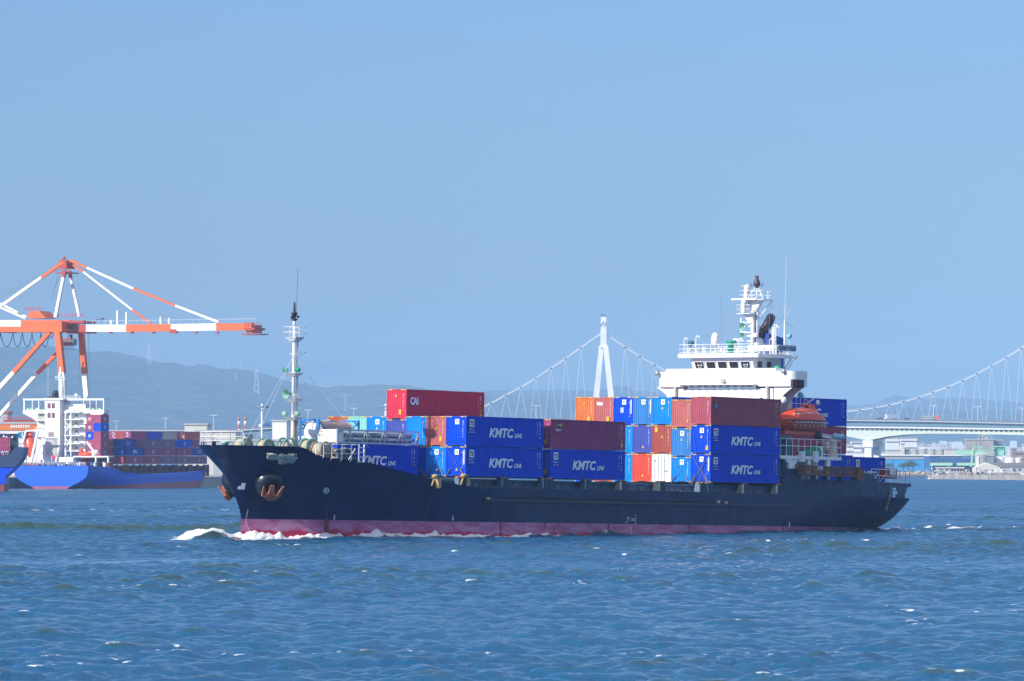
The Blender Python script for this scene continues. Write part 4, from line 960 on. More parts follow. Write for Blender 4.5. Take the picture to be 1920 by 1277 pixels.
for sg in (0, 1):                                                          # curved wing supports
    m = MB(); pr = [(2.5, 10.15), (-.1, 10.15), (.5, 9.8), (1.2, 9.3), (1.8, 8.5), (2.3, 7.4), (2.5, 6.6)]
    if sg: pr = [(17.5 - y, z) for y, z in pr][::-1]
    m.prism([(F + .35, y, z) for y, z in pr], (.12, 0, 0)); m.prism([(F + 2.2, y, z) for y, z in pr], (.12, 0, 0)); m.build('wing_bracket', WH, hs)
m = MB(); m.box(F - .12, F - .01, .15, .95, 9.85, 10.95) if False else None
m.box(F + .9, F + 1.9, -.26, -.15, 10.0, 10.85); m.box(F + .05, F + .9, -.2, .12, 10.0, 10.85); sl = m.build('side_light_box', BLK, hs)
m = MB(); m.box(F + .35, F + .6, -.27, -.2, 10.25, 10.55); m.build('port_light', mat('red_lens', (.7, .01, .02), .3), sl)
# pillars on the front, recess shade put into their paint
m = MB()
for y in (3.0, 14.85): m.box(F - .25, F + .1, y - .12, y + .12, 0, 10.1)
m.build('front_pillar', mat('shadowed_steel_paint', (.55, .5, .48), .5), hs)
# walkway under the bridge windows
m = MB(); m.box(F - .75, F, 4.3, 14.2, 10.32, 10.38)
for k in range(11): y = 4.5 + k * .93; m.prism([(F, y, 10.32), (F, y, 9.8), (F - .75, y, 10.3)], (0, .05, 0))
wk = m.build('catwalk', WH, hs)
m = MB(); m.rail([(F - .72, 4.3, 10.38), (F - .72, 14.2, 10.38)], 1.35, 1.4, .02, (1., .6, .2)); m.build('catwalk_rail', whi, wk)
# wheelhouse with raked front
m = MB(); y0, y1 = 5.1, 12.9; 
m.hexa([(F + .45, y0, 11.75), (59.2, y0, 11.75), (59.2, y1, 11.75), (F + .45, y1, 11.75)], [(F - .05, y0 - .1, 13.3), (59.2, y0 - .1, 13.3), (59.2, y1 + .1, 13.3), (F - .05, y1 + .1, 13.3)])
whs = m.build('wheelhouse', WH, hs)
def frontx(z): return F + .45 - .5 * (z - 11.75) / 1.55
for k in range(5):
    a = 5.42 + k * 1.48; m = MB(); z0, z1 = 12.05, 12.78
    q = [(frontx(z0) - .02, a, z0), (frontx(z0) - .02, a + 1.14, z0), (frontx(z1) - .02, a + 1.19, z1), (frontx(z1) - .02, a + .0, z1)]
    m.prism(q, (-.02, 0, 0)); g_ = m.build('bridge_window', GLASS, whs)
    m = MB()
    for (p1, p2) in zip(q, q[1:] + q[:1]): m.bar(Vector(p1) + Vector((-.03, 0, 0)), Vector(p2) + Vector((-.03, 0, 0)), .06)
    m.build('window_frame', whi, g_)
    if k in (0, 4):
        m = MB(); c = Vector((frontx(12.42) - .07, a + .55, 12.42))
        m.lathe(c, [(.27, 0), (.23, 0)], n=18, axis='x'); m.lathe(c, [(.23, -.02), (.27, -.02), (.27, .02)], n=18, axis='x'); m.bar(c - Vector((0, .24, 0)), c + Vector((0, .24, 0)), .05); m.build('clear_view_screen', whi, g_)
    else:
        m = MB(); m.add([(q[0][0] - .03, a + .35, 12.2), (q[0][0] - .03, a + .9, 12.2), (q[0][0] - .1, a + .9, 12.55), (q[0][0] - .1, a + .35, 12.55)], [(0, 1, 2, 3)]); m.build('pane_reflection', mat('reflection_teal', (.25, .38, .4), .6), g_) if k != 2 else None  # pale quad paints a reflection onto the window pane
for x in (55.0, 56.7):
    m = MB(); m.box(x, x + .7, y0 - .13, y0 - .06, 12.15, 12.8); m.build('side_window', GLASS, whs)
m = MB(); m.box(F - .55, 60.4, 3.9, 14.2, 13.3, 13.42); m.box(F - .6, 60.45, 3.85, 3.95, 13.18, 13.55); m.box(F - .6, F - .5, 3.95, 14.2, 13.18, 13.6); m.build('wheelhouse_roof', WH, hs)
# portholes
for y in (3.9, 5.0 + 2.9, 9.9, 11.3, 13.2):
    m = MB(); m.prism([(F + .13, y + a, z) for a, z in ((-.16, 8.32), (.16, 8.32), (.22, 8.4), (.22, 8.9), (.16, 8.98), (-.16, 8.98), (-.22, 8.9), (-.22, 8.4))], (-.04, 0, 0)); m.build('porthole', GLASS if y < 13 else whi, hs)
m = MB()
for y, z in ((.9, 11.7), (8.6, 10.75), (17.2, 11.6)):
    m.lathe((F - .35, y, z), [(.12, .45), (.2, .3), (.25, 0), (.24, -.05), (0, 0)], n=12, axis='x'); m.tube((F - .2, y, z), (F + .1, y, z + .25), .05)
m.build('searchlight', mat('lamp_grey', (.35, .38, .38), .4, .3), hs)
m = MB(); m.lathe((54.9, 2.4, 11.75), [(.36, 0), (.36, .5), (.3, .56), (0, .56)], n=14); m.build('green_cover', GREEN, hs)
# monkey island
m = MB(); m.rail([(60.3, 4.0, 13.42), (F - .45, 4.0, 13.42), (F - .45, 14.1, 13.42), (60.3, 14.1, 13.42), (60.3, 4.0, 13.42)], 1.15, 1.05, .032, (1., .62, .3)); m.build('roof_rail', whi, hs)
m = MB(); rn = random.Random(2)
for i in range(22):
    y = 4.3 + i * .44 + rn.uniform(-.15, .15); x = F + rn.uniform(0, 2.5); m.tube((x, y, 13.42), (x, y, 13.42 + rn.uniform(.35, .95)), rn.uniform(.05, .16), n=8)
m.build('roof_fittings', whi, hs)
m = MB(); m.lathe((F + .8, 10.4, 13.42), [(.07, 0), (.07, 1.05), (.3, 1.1), (.42, 1.35), (.42, 1.8), (.36, 2.15), (.2, 2.38), (0, 2.44)], n=20); m.build('radome', whi, hs)
m = MB(); m.lathe((F + .3, 8.0, 13.42), [(.4, 0), (.34, .5), (.3, .9), (.42, 1.3), (.5, 1.5), (0, 1.52)], n=12); m.ball((F + .3, 8.45, 14.85), .2, n=8); m.ball((F + .3, 7.55, 14.85), .2, n=8); m.build('compass_cover', GREEN, hs)
m = MB(); m.tube((F, 12.95, 13.42), (F, 12.95, 14.6), .06); m.lathe((F, 12.95, 14.75), [(.0, .3), (.24, .25), (.3, -.1), (.2, -.3), (0, -.2)], n=12, axis='x'); m.build('signal_lamp', mat('dark_teal', (.03, .12, .16), .4), hs)
m = MB(); m.tube((59.6, 4.3, 13.42), (59.6, 4.3, 15.4), .05); m.ball((59.6, 4.3, 15.6), .3, n=12); m.lathe((F + 1.2, 9.0, 14.7), [(.02, 0), (.28, .3), (0, .34)], n=10); m.build('cyan_lamp', CYAN, hs)
for x, y, h_ in ((F + .1, 13.9, 1.7), (F, 12.3, 1.9), (58.6, 6.1, 1.7), (F + .5, 7.1, 1.6), (58, 5.1, 3.1), (59, 5.6, 3.0)):
    m = MB(); m.path([(x, y, 13.42), (x, y, 13.42 + h_), (x, y - .15, 13.6 + h_), (x, y - .35, 13.55 + h_), (x, y - .4, 13.35 + h_)], .055); m.build('vent_pipe', whi, hs)
m = MB(); m.lathe((59.0, 5.9, 13.42), [(.2, 0), (.2, 2.6), (.08, 3.1), (0, 3.1)], n=12); m.build('vent_stack', whi, hs)
m = MB(); m.box(57.3, 57.36, 4.9, 8.0, 14.0, 14.55) ; nb = m.build('name_board', whi, hs)
m = MB(); m.box(57.0, 60.2, 3.84, 3.86, 13.95, 14.6); m.build('name_board', mat('board_grey', (.55, .58, .62), .5), hs)
m = MB(); m.text('SUNNY PALM', .62, (57.05, 3.82, 14.03), (1, 0, 0), (0, 0, 1), bold=.02, xs=.82); m.build('name_lettering', mat('navy_lettering', (.01, .03, .12), .5), hs)
# whip aerials
m = MB()
for x, y, z0, z1 in ((F + 1, 9.9, 14.5, 19.8), (F + .6, 9.3, 14.0, 18.3)): m.tube((x, y, z0), (x, y, z1), .018, n=4)
m.build('whip_aerial', mat('aerial_grey', (.2, .25, .35), .6), hs)
ant = SH.su(1470, 700, 3.95)
m = MB(); m.tube((ant.x, 3.95, 11.75), (ant.x, 3.95, 17.3), .08, .06, n=8); m.tube((ant.x, 3.95, 17.3), (ant.x + .2, 3.95, 23.8), .022, n=4)
for dx, dz in ((-1.9, 1.5), (1.9, 1.35), (.3, 1.6)): m.tube((ant.x, 3.95, 17.2), (ant.x + dx, 3.95 + dx * .3, 17.2 + dz), .018, n=4)
m.build('tall_aerial', whi, hs)
# inclined ladder from the bridge roof
m = MB()
for y in (3.6, 4.1): m.bar((58.2, y, 11.8), (60.0, y, 13.6), .08)
for k in range(8): m.bar((58.3 + k * .22, 3.6, 11.9 + k * .22), (58.3 + k * .22, 4.1, 11.9 + k * .22), .06)
m.build('roof_ladder', whi, hs)
# --- radar mast
rm = thing('radar_mast', None, None); rm.parent = ship; pm = SH.su(1411, 665, 7.6); rm.location = (pm.x, 7.6, 13.42)
zz = lambda y: SH.su(1411, y, 7.6).z - 13.42
m = MB(); m.tube((0, 0, 0), (0, 0, zz(583)), .27, .22, n=14); m.tube((.35, -.3, .2), (.35, -.3, zz(566)), .15, .14, n=10); m.bar((.3, 0, zz(640)), (.3, 0, zz(562)), .36, .36); m.build('mast_column', mat('mast_grey_white', (.6, .62, .62), .5, var=.1), rm)
zA, zB = zz(588), zz(562)
m = MB(); m.hexa([(-.2, -.1, zA - 1.2), (.2, -.1, zA - 1.2), (.2, .2, zA - 1.2), (-.2, .2, zA - 1.2)], [(-.3, -.2, zA), (.3, -.2, zA), (.3, 1.2, zA), (-.3, 1.2, zA)]); m.box(-.9, .5, -.3, 1.5, zA - .06, zA)
m.rail([(.4, -.3, zA), (-.9, -.3, zA), (-.9, 1.5, zA), (.4, 1.5, zA)], .9, .8, .025, (1., .5)); pa = m.build('lower_platform', whi, rm)
m = MB(); m.box(-.9, -.4, .5, .9, zA + .1, zA + 1.1); m.lathe((-.65, .7, zA + 1.1), [(.3, 0), (.3, .25), (0, .3)], n=12); m.box(-.75, -.55, -.9, 2.3, zA + 1.42, zA + 1.6); m.build('radar_scanner', whi, pa)
m = MB(); m.hexa([(.1, -.25, zB - 1.3), (.45, -.25, zB - 1.3), (.45, .25, zB - 1.3), (.1, .25, zB - 1.3)], [(.05, -1.1, zB), (.5, -1.1, zB), (.5, .9, zB), (.05, .9, zB)]); m.box(-.6, 1.3, -1.7, 1.3, zB - .06, zB)
m.rail([(1.3, -1.7, zB), (-.6, -1.7, zB), (-.6, 1.3, zB), (1.3, 1.3, zB), (1.3, -1.7, zB)], .95, .8, .025, (1., .5)); m.bar((.4, -.2, zB - 2.2), (1.1, -1.6, zB - .1), .1); pb = m.build('upper_platform', whi, rm)
m = MB(); m.box(-.3, .2, .6, 1.0, zB + .1, zB + 1.0); m.lathe((0, .8, zB + 1.0), [(.3, 0), (.34, .25), (.3, .5), (0, .65)], n=12); m.tube((0, .6, zB + 1.4), (-.6, 1.2, zB + 1.45), .03); m.build('scanner_head', whi, pb)
m = MB(); m.tube((.35, -.2, zB), (.35, -.2, zz(524)), .08, .05); m.bar((.35, -.2, zB + 1.6), (-.2, .7, zB), .07); m.bar((.35, -.2, zB + 1.6), (.6, -.9, zB), .07); m.lathe((.35, -.2, zz(526)), [(.07, 0), (.1, .3), (0, .4)], n=8); m.build('top_pole', whi, pb)
m = MB(); m.lathe((.35, -.2, zz(540)), [(.1, 0), (.38, .3), (.36, .7), (.22, .9), (.2, 1.3), (0, 1.35)], n=10)
for q in (-1, 1): m.path([(.35, -.2, zz(534)), (.35, -.2 + q * .75, zz(534)), (.35, -.2 + q * .8, zz(530))], .04); m.tube((.35, -.2 + q * .75, zz(534)), (.35, -.2 + q * .6, zz(538)), .035)
m.build('top_lamps', mat('dark_lamp', (.07, .05, .08), .5), pb)
for y_, col_, sz in ((612, MINT, .42), (630, MINT, .34)):
    z = zz(y_); m = MB(); m.lathe((-.5, .95, z), [(.05, .6), (.12, .3), (sz * .7, .05), (sz, -.1)], n=14, axis='x'); m.build('air_horn', col_, rm)
    m = MB(); m.bar((-.3, 0, z + .35), (-.3, 1.35, z + .45), .12); m.bar((0, 0, z), (-.3, .9, z), .12); m.lathe((-.3, 1.3, z + .45), [(.1, 0), (.1, .4), (0, .5)], n=8); m.build('lamp_arm', whi, rm)
m = MB(); z = zz(640); m.bar((0, 0, z), (-.3, 1.7, z + .1), .1); m.box(-.5, -.2, 1.5, 2.2, z + .05, z + .3); m.lathe((-.2, -.5, zz(632)), [(.3, 0), (.3, .4), (0, .4)], n=8); m.box(-.4, .1, -.9, -.5, zz(652), zz(643)); m.build('signal_bracket', whi, rm)
m = MB()
for a, b in (((-.8, 1.4, zA), (-4, 4.2, .3)), ((-.8, 1.2, zA), (-3, 2.4, .3)), ((1.2, -1.6, zB), (1.0, -2.4, .5)), ((1.2, -1.4, zB), (.6, -1.5, .5)), ((.3, 0, zB - .5), (3.0, -1.6, .5)), ((.4, 0, zB - .4), (4.4, -2.4, 3))): m.tube(a, b, .015, n=4)
m.build('halyards', mat('halyard_grey', (.3, .33, .4), .6), rm)
# --- funnel
fn = thing('funnel', None, None); fn.parent = ship; pf = SH.su(1441, 655, 9.6); fx, fy = pf.x, 9.6; fn.location = (fx, fy, 3.0)
z1 = SH.su(1441, 625, 9.6).z - 3; z2 = SH.su(1441, 632, 9.6).z - 3
m = MB(); m.hexa([(0, 0, 0), (2.7, 0, 0), (2.7, 1.9, 0), (0, 1.9, 0)], [(0, 0, z1), (2.9, 0, z2 - .05), (2.9, 1.9, z2 - .05), (0, 1.9, z1)]); m.build('funnel_casing', DBLUE, fn)
m = MB(); m.box(-.03, 0, .35, 1.5, z1 - 3.0, z1 - .4); m.build('louvre', mat('louvre_grey', (.12, .16, .28), .5, var=.3, scale=9), fn)
m = MB(); pe = SH.su(1434, 624, fy + .8); qe = SH.su(1445, 597, fy + .8); o_ = Vector((fx, fy, 3.0)); a, b = Vector((pe.x, fy + .8, pe.z)) - o_, Vector((qe.x, fy + .8, qe.z)) - o_
m.tube(a - Vector((0, 0, .6)), a + Vector((0, 0, .5)), .5, .48, n=16); m.tube(a + Vector((0, 0, .4)), b, .48, .5, n=16); m.ball(b, .5, .5, .55, n=14); m.build('exhaust_uptake', mat('soot_black', (.018, .015, .025), .5, var=.3), fn)
m = MB()
for px in (1418, 1424, 1429): p1 = SH.su(px, 626, fy + .8); q1 = SH.su(px + 2, 612, fy + .8); m.tube((p1.x - fx, .8, p1.z - 3.4), (q1.x - fx, .8, q1.z - 3), .13, n=8)
m.build('small_pipes', mat('sooty_brown', (.10, .06, .055), .7, var=.3), fn)
# ================================================================== boat deck on the port side
bd = thing('boat_deck', None, None); bd.parent = ship; bd.location = (0, 0, 0)
a, b = SH.su(1463, 856, .05), SH.su(1577, 860, .05)
m = MB(); m.box(a.x, b.x, .0, 3.4, a.z - .22, a.z + .12); m.build('deck_slab', WH, bd)
for px, w_ in ((1484, 1.0), (1517, .6), (1553, .7)):
    p = SH.su(px, 870, .1); m = MB(); m.box(p.x - w_ / 2, p.x + w_ / 2, .05, .4, .1, a.z - .2); m.build('deck_pillar', WH, bd)
m = MB()
for c_ in (1476, 1494):                           # haunches beside the first pillar
    p = SH.su(c_, 862, .1); m.prism([(p.x - .55, .06, a.z - .2), (p.x + .55, .06, a.z - .2), (p.x + (.5 if c_ < 1480 else -.5), .06, a.z - .9)], (0, .3, 0))
m.build('pillar_haunch', WH, bd)
m = MB(); m.rail([(a.x, .08, a.z + .12), (b.x, .08, a.z + .12)], 1.75, 1.15, .035, (1., .58)); m.rail([(b.x, .08, a.z + .12), (b.x, 3.2, a.z + .12)], 1.6, 1.1, .035, (1., .58)); m.build('deck_rail', whi, bd)
m = MB()
for px in (1504, 1529): p = SH.su(px, 850, -.15); m.box(p.x - .32, p.x + .32, -.35, .0, SH.su(px, 866, -.15).z, SH.su(px, 846, -.15).z)
m.build('fairlead_block', whi, bd)
BX = [mat('box_teal', (.06, .14, .2), .6, var=.3), mat('box_red', (.3, .04, .05), .5), whi]
for s_, t_, sx_, h_, mt in ((53.6, 1.6, 1.6, 1.5, 0), (56.0, 1.2, .7, 1.3, 1), (54.9, 1.2, .8, 1.9, 0), (60.1, .9, 1.0, 1.1, 2), (61.6, 1.5, .4, 1.3, 1), (52.9, .9, .6, 1.2, 0)):
    m = MB(); m.box(s_, s_ + sx_, t_, t_ + .7, a.z + .12, a.z + .12 + h_); m.build('deck_box', BX[mt], bd)
m = MB(); p = SH.su(1528, 848, 1.2); m.lathe((p.x, 1.2, a.z + .5), [(0, -.4), (.62, -.4), (.85, -.1), (.85, .35), (0, .4)], n=18, axis='y'); m.lathe((p.x - 1.8, 1.2, a.z + .45), [(0, -.4), (.45, -.4), (.5, .35), (0, .4)], n=14, axis='y'); m.build('hose_reel', GREEN, bd)
m = MB(); p = SH.su(1558, 842, 1.4); m.lathe((p.x, 1.4, a.z + 1.25), [(0, -.75), (.35, -.68), (.52, -.45), (.52, .45), (.35, .68), (0, .75)], n=16, axis='x'); m.build('life_raft', whi, bd)
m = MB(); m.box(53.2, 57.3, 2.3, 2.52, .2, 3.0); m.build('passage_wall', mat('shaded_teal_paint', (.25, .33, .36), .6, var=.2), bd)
# rescue davit
m = MB(); p = SH.su(1562, 857, .9); cx_, cz_ = p.x, a.z + .1
m.lathe((cx_, .9, cz_), [(.55, 0), (.45, .5), (.38, 1.4), (.42, 1.9), (0, 1.95)], n=16); dv = m.build('davit_crane', CREAM, bd)
m = MB(); t1 = SH.su(1566, 815, .9); m.tube((cx_ + .2, .9, cz_ + 1.9), (t1.x, .9, t1.z), .25, n=12); e1 = SH.su(1536, 816, .9); m.bar((cx_ - .1, .9, cz_ + 2.0), (e1.x, .9, e1.z), .2); m.bar((t1.x, .9, t1.z - .2), (SH.su(1538, 814, .9).x, .9, SH.su(1538, 813, .9).z), .09); m.build('davit_arm', whi, dv)
m = MB(); m.lathe((cx_ + .8, .6, cz_ + 2.15), [(0, -.5), (.3, -.45), (.33, .45), (0, .5)], n=12, axis='x'); m.ball((cx_ - .05, .6, cz_ + 2.2), .34, n=12); m.build('davit_motor', CYAN, dv)
m = MB(); q1 = SH.su(1534, 812, .8); m.lathe((q1.x, .8, q1.z - .3), [(0, -.2), (.5, -.2), (.5, .2), (0, .2)], n=14, axis='y'); m.build('hook_block', BLK, dv)
# --- lifeboat, hanging from its davits
lbm = mat('lifeboat_orange', (.78, .075, .02), .35, var=.05, scale=2)
lo_ = SH.su(1504, 815, 1.3); x0, x1 = SH.su(1463, 790, 1.3).x, SH.su(1543, 790, 1.3).x
lbt = thing('lifeboat', 'orange enclosed lifeboat hanging above the side deck of the black ship', 'lifeboat', SH, ((x0 + x1) / 2, 1.3, lo_.z))
hl = (x1 - x0) / 2; zk = lambda y: SH.su(1504, y, 1.3).z - lo_.z
gun = zk(789); topz = zk(765)
def boat_section(kind):
    rows = []
    for i in range(25):
        q = -1 + 2 * i / 24; fl = max(0, 1 - abs(q) ** 3.2) ** .5; rw = []
        for j in range(13):
            v = j / 12
            if kind == 'hull': y = 1.32 * fl * (v ** .42); z = gun - (gun - .42 - .5 * abs(q) ** 4) * (1 - v ** 1.5); rw.append((q * hl, -y, z))
            else:
                peak = topz * 1.0 if q < .15 else topz; a_ = v * math.pi / 2
                hgt = (peak - gun) * min(1, (1 - abs(q) ** 2.2 * .92)) ; y = 1.3 * fl * math.cos(a_) ** .8; z = gun + .07 + max(.02, hgt) * math.sin(a_) ** 1.1; rw.append((q * hl * (1 - .06 * v), -y, z))
        rows.append(rw + [(x, -y, z) for x, y, z in rw[::-1]])
    return rows
m = MB(); m.smooth = True; m.grid([r_ for r_ in boat_section('hull')]); m.smooth = False; m.box(-hl * .78, hl * .62, -.12, .12, .05, .65); m.box(-hl * .95, hl * .6, -.5, .5, .0, .28); m.build('hull', lbm, lbt)
m = MB(); m.smooth = True; m.grid(boat_section('top')); cn = m.build('canopy', lbm, lbt)
m = MB(); cxx = SH.su(1516, 760, 1.3).x - (x0 + x1) / 2; m.hexa([(cxx - .9, -.55, topz - .25), (cxx + .8, -.55, topz - .25), (cxx + .8, .55, topz - .25), (cxx - .9, .55, topz - .25)], [(cxx - .45, -.4, topz + .42), (cxx + .5, -.4, topz + .42), (cxx + .5, .4, topz + .42), (cxx - .45, .4, topz + .42)]); tw = m.build('conning_tower', lbm, cn)
m = MB(); m.ball((cxx - .62, -.2, topz + .12), .2, .3, .16, n=10); m.ball((cxx + .62, -.35, topz + .12), .18, .2, .14, n=10); m.build('tower_window', GLASS, tw)
m = MB()
for i in range(25): pass
bt = [(q * hl * .995, -1.345 * max(0, 1 - abs(q) ** 3.2) ** .5 - .01, gun + .02) for q in np.linspace(-.97, .97, 22)]
m.path(bt, .05); m.build('fender_rail', BLK, lbt)
m = MB()
for k in range(11):
    q = -.86 + k * .165; fl = max(0, 1 - abs(q) ** 3.2) ** .5; 
    m.box(q * hl, q * hl + .34, -1.36 * fl - .02, -1.3 * fl + .05, gun - .2, gun - .12)
    if 0 < k < 10: x = q * hl; yy = -1.06 * fl - .05; m.box(x, x + .34, -1.17 * fl - .0, -1.02 * fl, gun + .78 - .25 * abs(q), gun + .85 - .25 * abs(q))
m.build('reflective_tape', mat('tape', (.85, .85, .88), .3), lbt)
m = MB()
for k in range(9):
    q = -.8 + k * .19; q2 = q + .19; g1 = -1.37 * max(0, 1 - abs(q) ** 3.2) ** .5 - .02; g2 = -1.37 * max(0, 1 - abs(q2) ** 3.2) ** .5 - .02; mid = ((q + q2) / 2 * hl, (g1 + g2) / 2, gun - .62)
    m.tube((q * hl, g1, gun - .1), mid, .014, n=4); m.tube(mid, (q2 * hl, g2, gun - .1), .014, n=4); m.ball(mid, .05, n=6)
m.build('grab_line', whi, lbt)
m = MB()
for q in (-.96, .52):
    x = q * hl; m.bar((x, .6, -.2), (x, 1.0, topz + .5), .2); m.bar((x, 1.0, topz + .4), (x, -.1, topz + 1.0), .16)
m.ball((-.96 * hl, -.35, topz + .7), .38, .3, .38, n=12); m.ball((.66 * hl + .2, -.1, topz + .6), .25, .22, .3, n=12); m.build('davit_head', whi, lbt)
m = MB(); fl0 = Vector((-.1, -.3, topz + .4)); m.tube((cxx + .4, 0, topz + .3), Vector((SH.su(1497, 729, .6).x - (x0 + x1) / 2, -.7, SH.su(1497, 729, .6).z - lo_.z)), .03, n=5); m.build('fall_wire', whi, lbt)
m = MB(); p = SH.su(1501, 741, .8); m.ball((p.x - (x0 + x1) / 2, -.5, p.z - lo_.z), .33, n=12); m.build('marker_ball', CYAN, lbt)
m = MB(); p = SH.su(1494, 755, 1.8)
m.rail([(p.x - 1.6, 1.8, 7.0), (p.x + 1.4, 1.8, 7.0)], 2.2, .8, .03, (1., .66, .33, 0)); m.build('side_ladder_rail', whi, hs)
# --- rusty gangway stowed along the side
a, b = hull_at(1497, 885), hull_at(1605, 890)
gw = thing('gangway', None, None); gw.parent = ship; zt, zb = SH.su(1500, 873, -.3).z, SH.su(1500, 889, -.3).z; gw.location = (a.x, -.45, zb); Lg = b.x - a.x; Hg = zt - zb
m = MB()
for y in (-.35, .35):
    m.bar((0, y, 0), (Lg, y, -.1), .18); m.bar((0, y, Hg), (Lg, y, Hg - .15), .12)
    for k in range(10): x = Lg * k / 9; m.bar((x, y, 0), (x, y, Hg - .05), .08)
    for k in range(9): m.bar((Lg * k / 9, y, 0 if k % 2 else Hg), (Lg * (k + 1) / 9, y, Hg - .1 if k % 2 else 0), .07)
m.build('gangway_truss', RUSTM, gw)
m = MB(); m.box(.1, Lg - .1, -.28, .28, .1, .16)
for k in range(30): x = .2 + k * (Lg - .5) / 30; m.box(x, x + .12, -.32, .32, Hg * .35, Hg * .43); 
for z in (.3, .5, .7, .88): m.box(3.4, Lg - .3, -.30, -.27, Hg * z, Hg * z + .07)
m.build('gangway_steps', mat('weathered_timber', (.26, .17, .10), .85, var=.4, scale=4), gw)
m = MB(); m.box(.0, 1.2, -.5, .4, -.05, Hg + .1); m.box(1.4, 3.3, -.48, .4, .05, Hg - .1); m.box(Lg - 1.2, Lg, -.45, .35, -.5, Hg - .3); m.build('gangway_platform', RUSTM, gw)
m = MB(); m.box(2.2, 3.2, -.5, -.46, .5, Hg); m.build('gangway_cover', mat('pale_tarp', (.4, .45, .48), .7, var=.3, scale=3), gw)
m = MB()
for px in (1525, 1546, 1575): p = SH.su(px, 893, -.1); m.box(p.x - .15, p.x + .15, -.35, .1, p.z - .5, p.z + .3)
m.build('gangway_bracket', NAVYM, ship)
# --- stern rail, red box, rope
m = MB(); sr = [(s, CL - halfb(s, .9) + .12, .12 + .6) for s in (69.5, 71.2, 73, 74.8, 76.3, 77.8, 78.9)]
sr = [(x, y, utop(x)) for x, y, z in sr] + [(78.95, CL, utop(79)), (78.95, CL + 6.4, utop(79))]
m.rail(sr, 1.35, 1.6, .04, (1., .5)); m.build('stern_rail', whi, ship)
m = MB()
for (x, y, z) in sr[:-2]: m.bar((x, y, z), (x - .5, y + .5, z - .0), .06); m.bar((x, y, z + 1.0), (x - .3, y + .7, z), .05)
m.box(69.5, 78.6, 0, 0, 0, 0) if False else None
m.build('rail_stays', whi, ship)
m = MB(); m.box(75.0, 76.1, 2.6, 3.4, .9, 2.0); m.box(77.0, 78.0, 3.0, 3.8, .9, 2.0); m.build('fire_locker', mat('locker_red', (.35, .025, .04), .5, var=.15), ship)
m = MB(); m.box(76.0, 77.1, 2.55, 2.6, 1.3, 2.1); m.build('white_board', whi, ship)
m = MB(); m.path([(78.85, 2.6, -1.2), (78.85, 2.6, .2)], .035); m.rail([(79.3, 2.9, -1.25), (79.3, 8, -1.25)], 1.35, .8, .03, (1., .66, .33)); m.build('mooring_deck_rail', BLK, ship)
rp = MB(); r0 = onh(1669.5, 904, .1)[0]; pth = [onh(1669.5 - k * .15 - (.9 * max(0, k - 6)), 904 + k * 3.4, .12)[0] for k in range(15)]
for i, (p1, p2) in enumerate(zip(pth[:-1], pth[1:])): rp.tube(p1, p2, .035 if i < 7 else .09 + .03 * (i % 2), n=6)
rp.ball(pth[-1], .22, .12, .3, n=8); o = rp.build('mooring_rope', ROPE); o.matrix_world = SH.M; tag(o, 'frayed grey rope end hanging down the hull below the stern rail', 'rope')
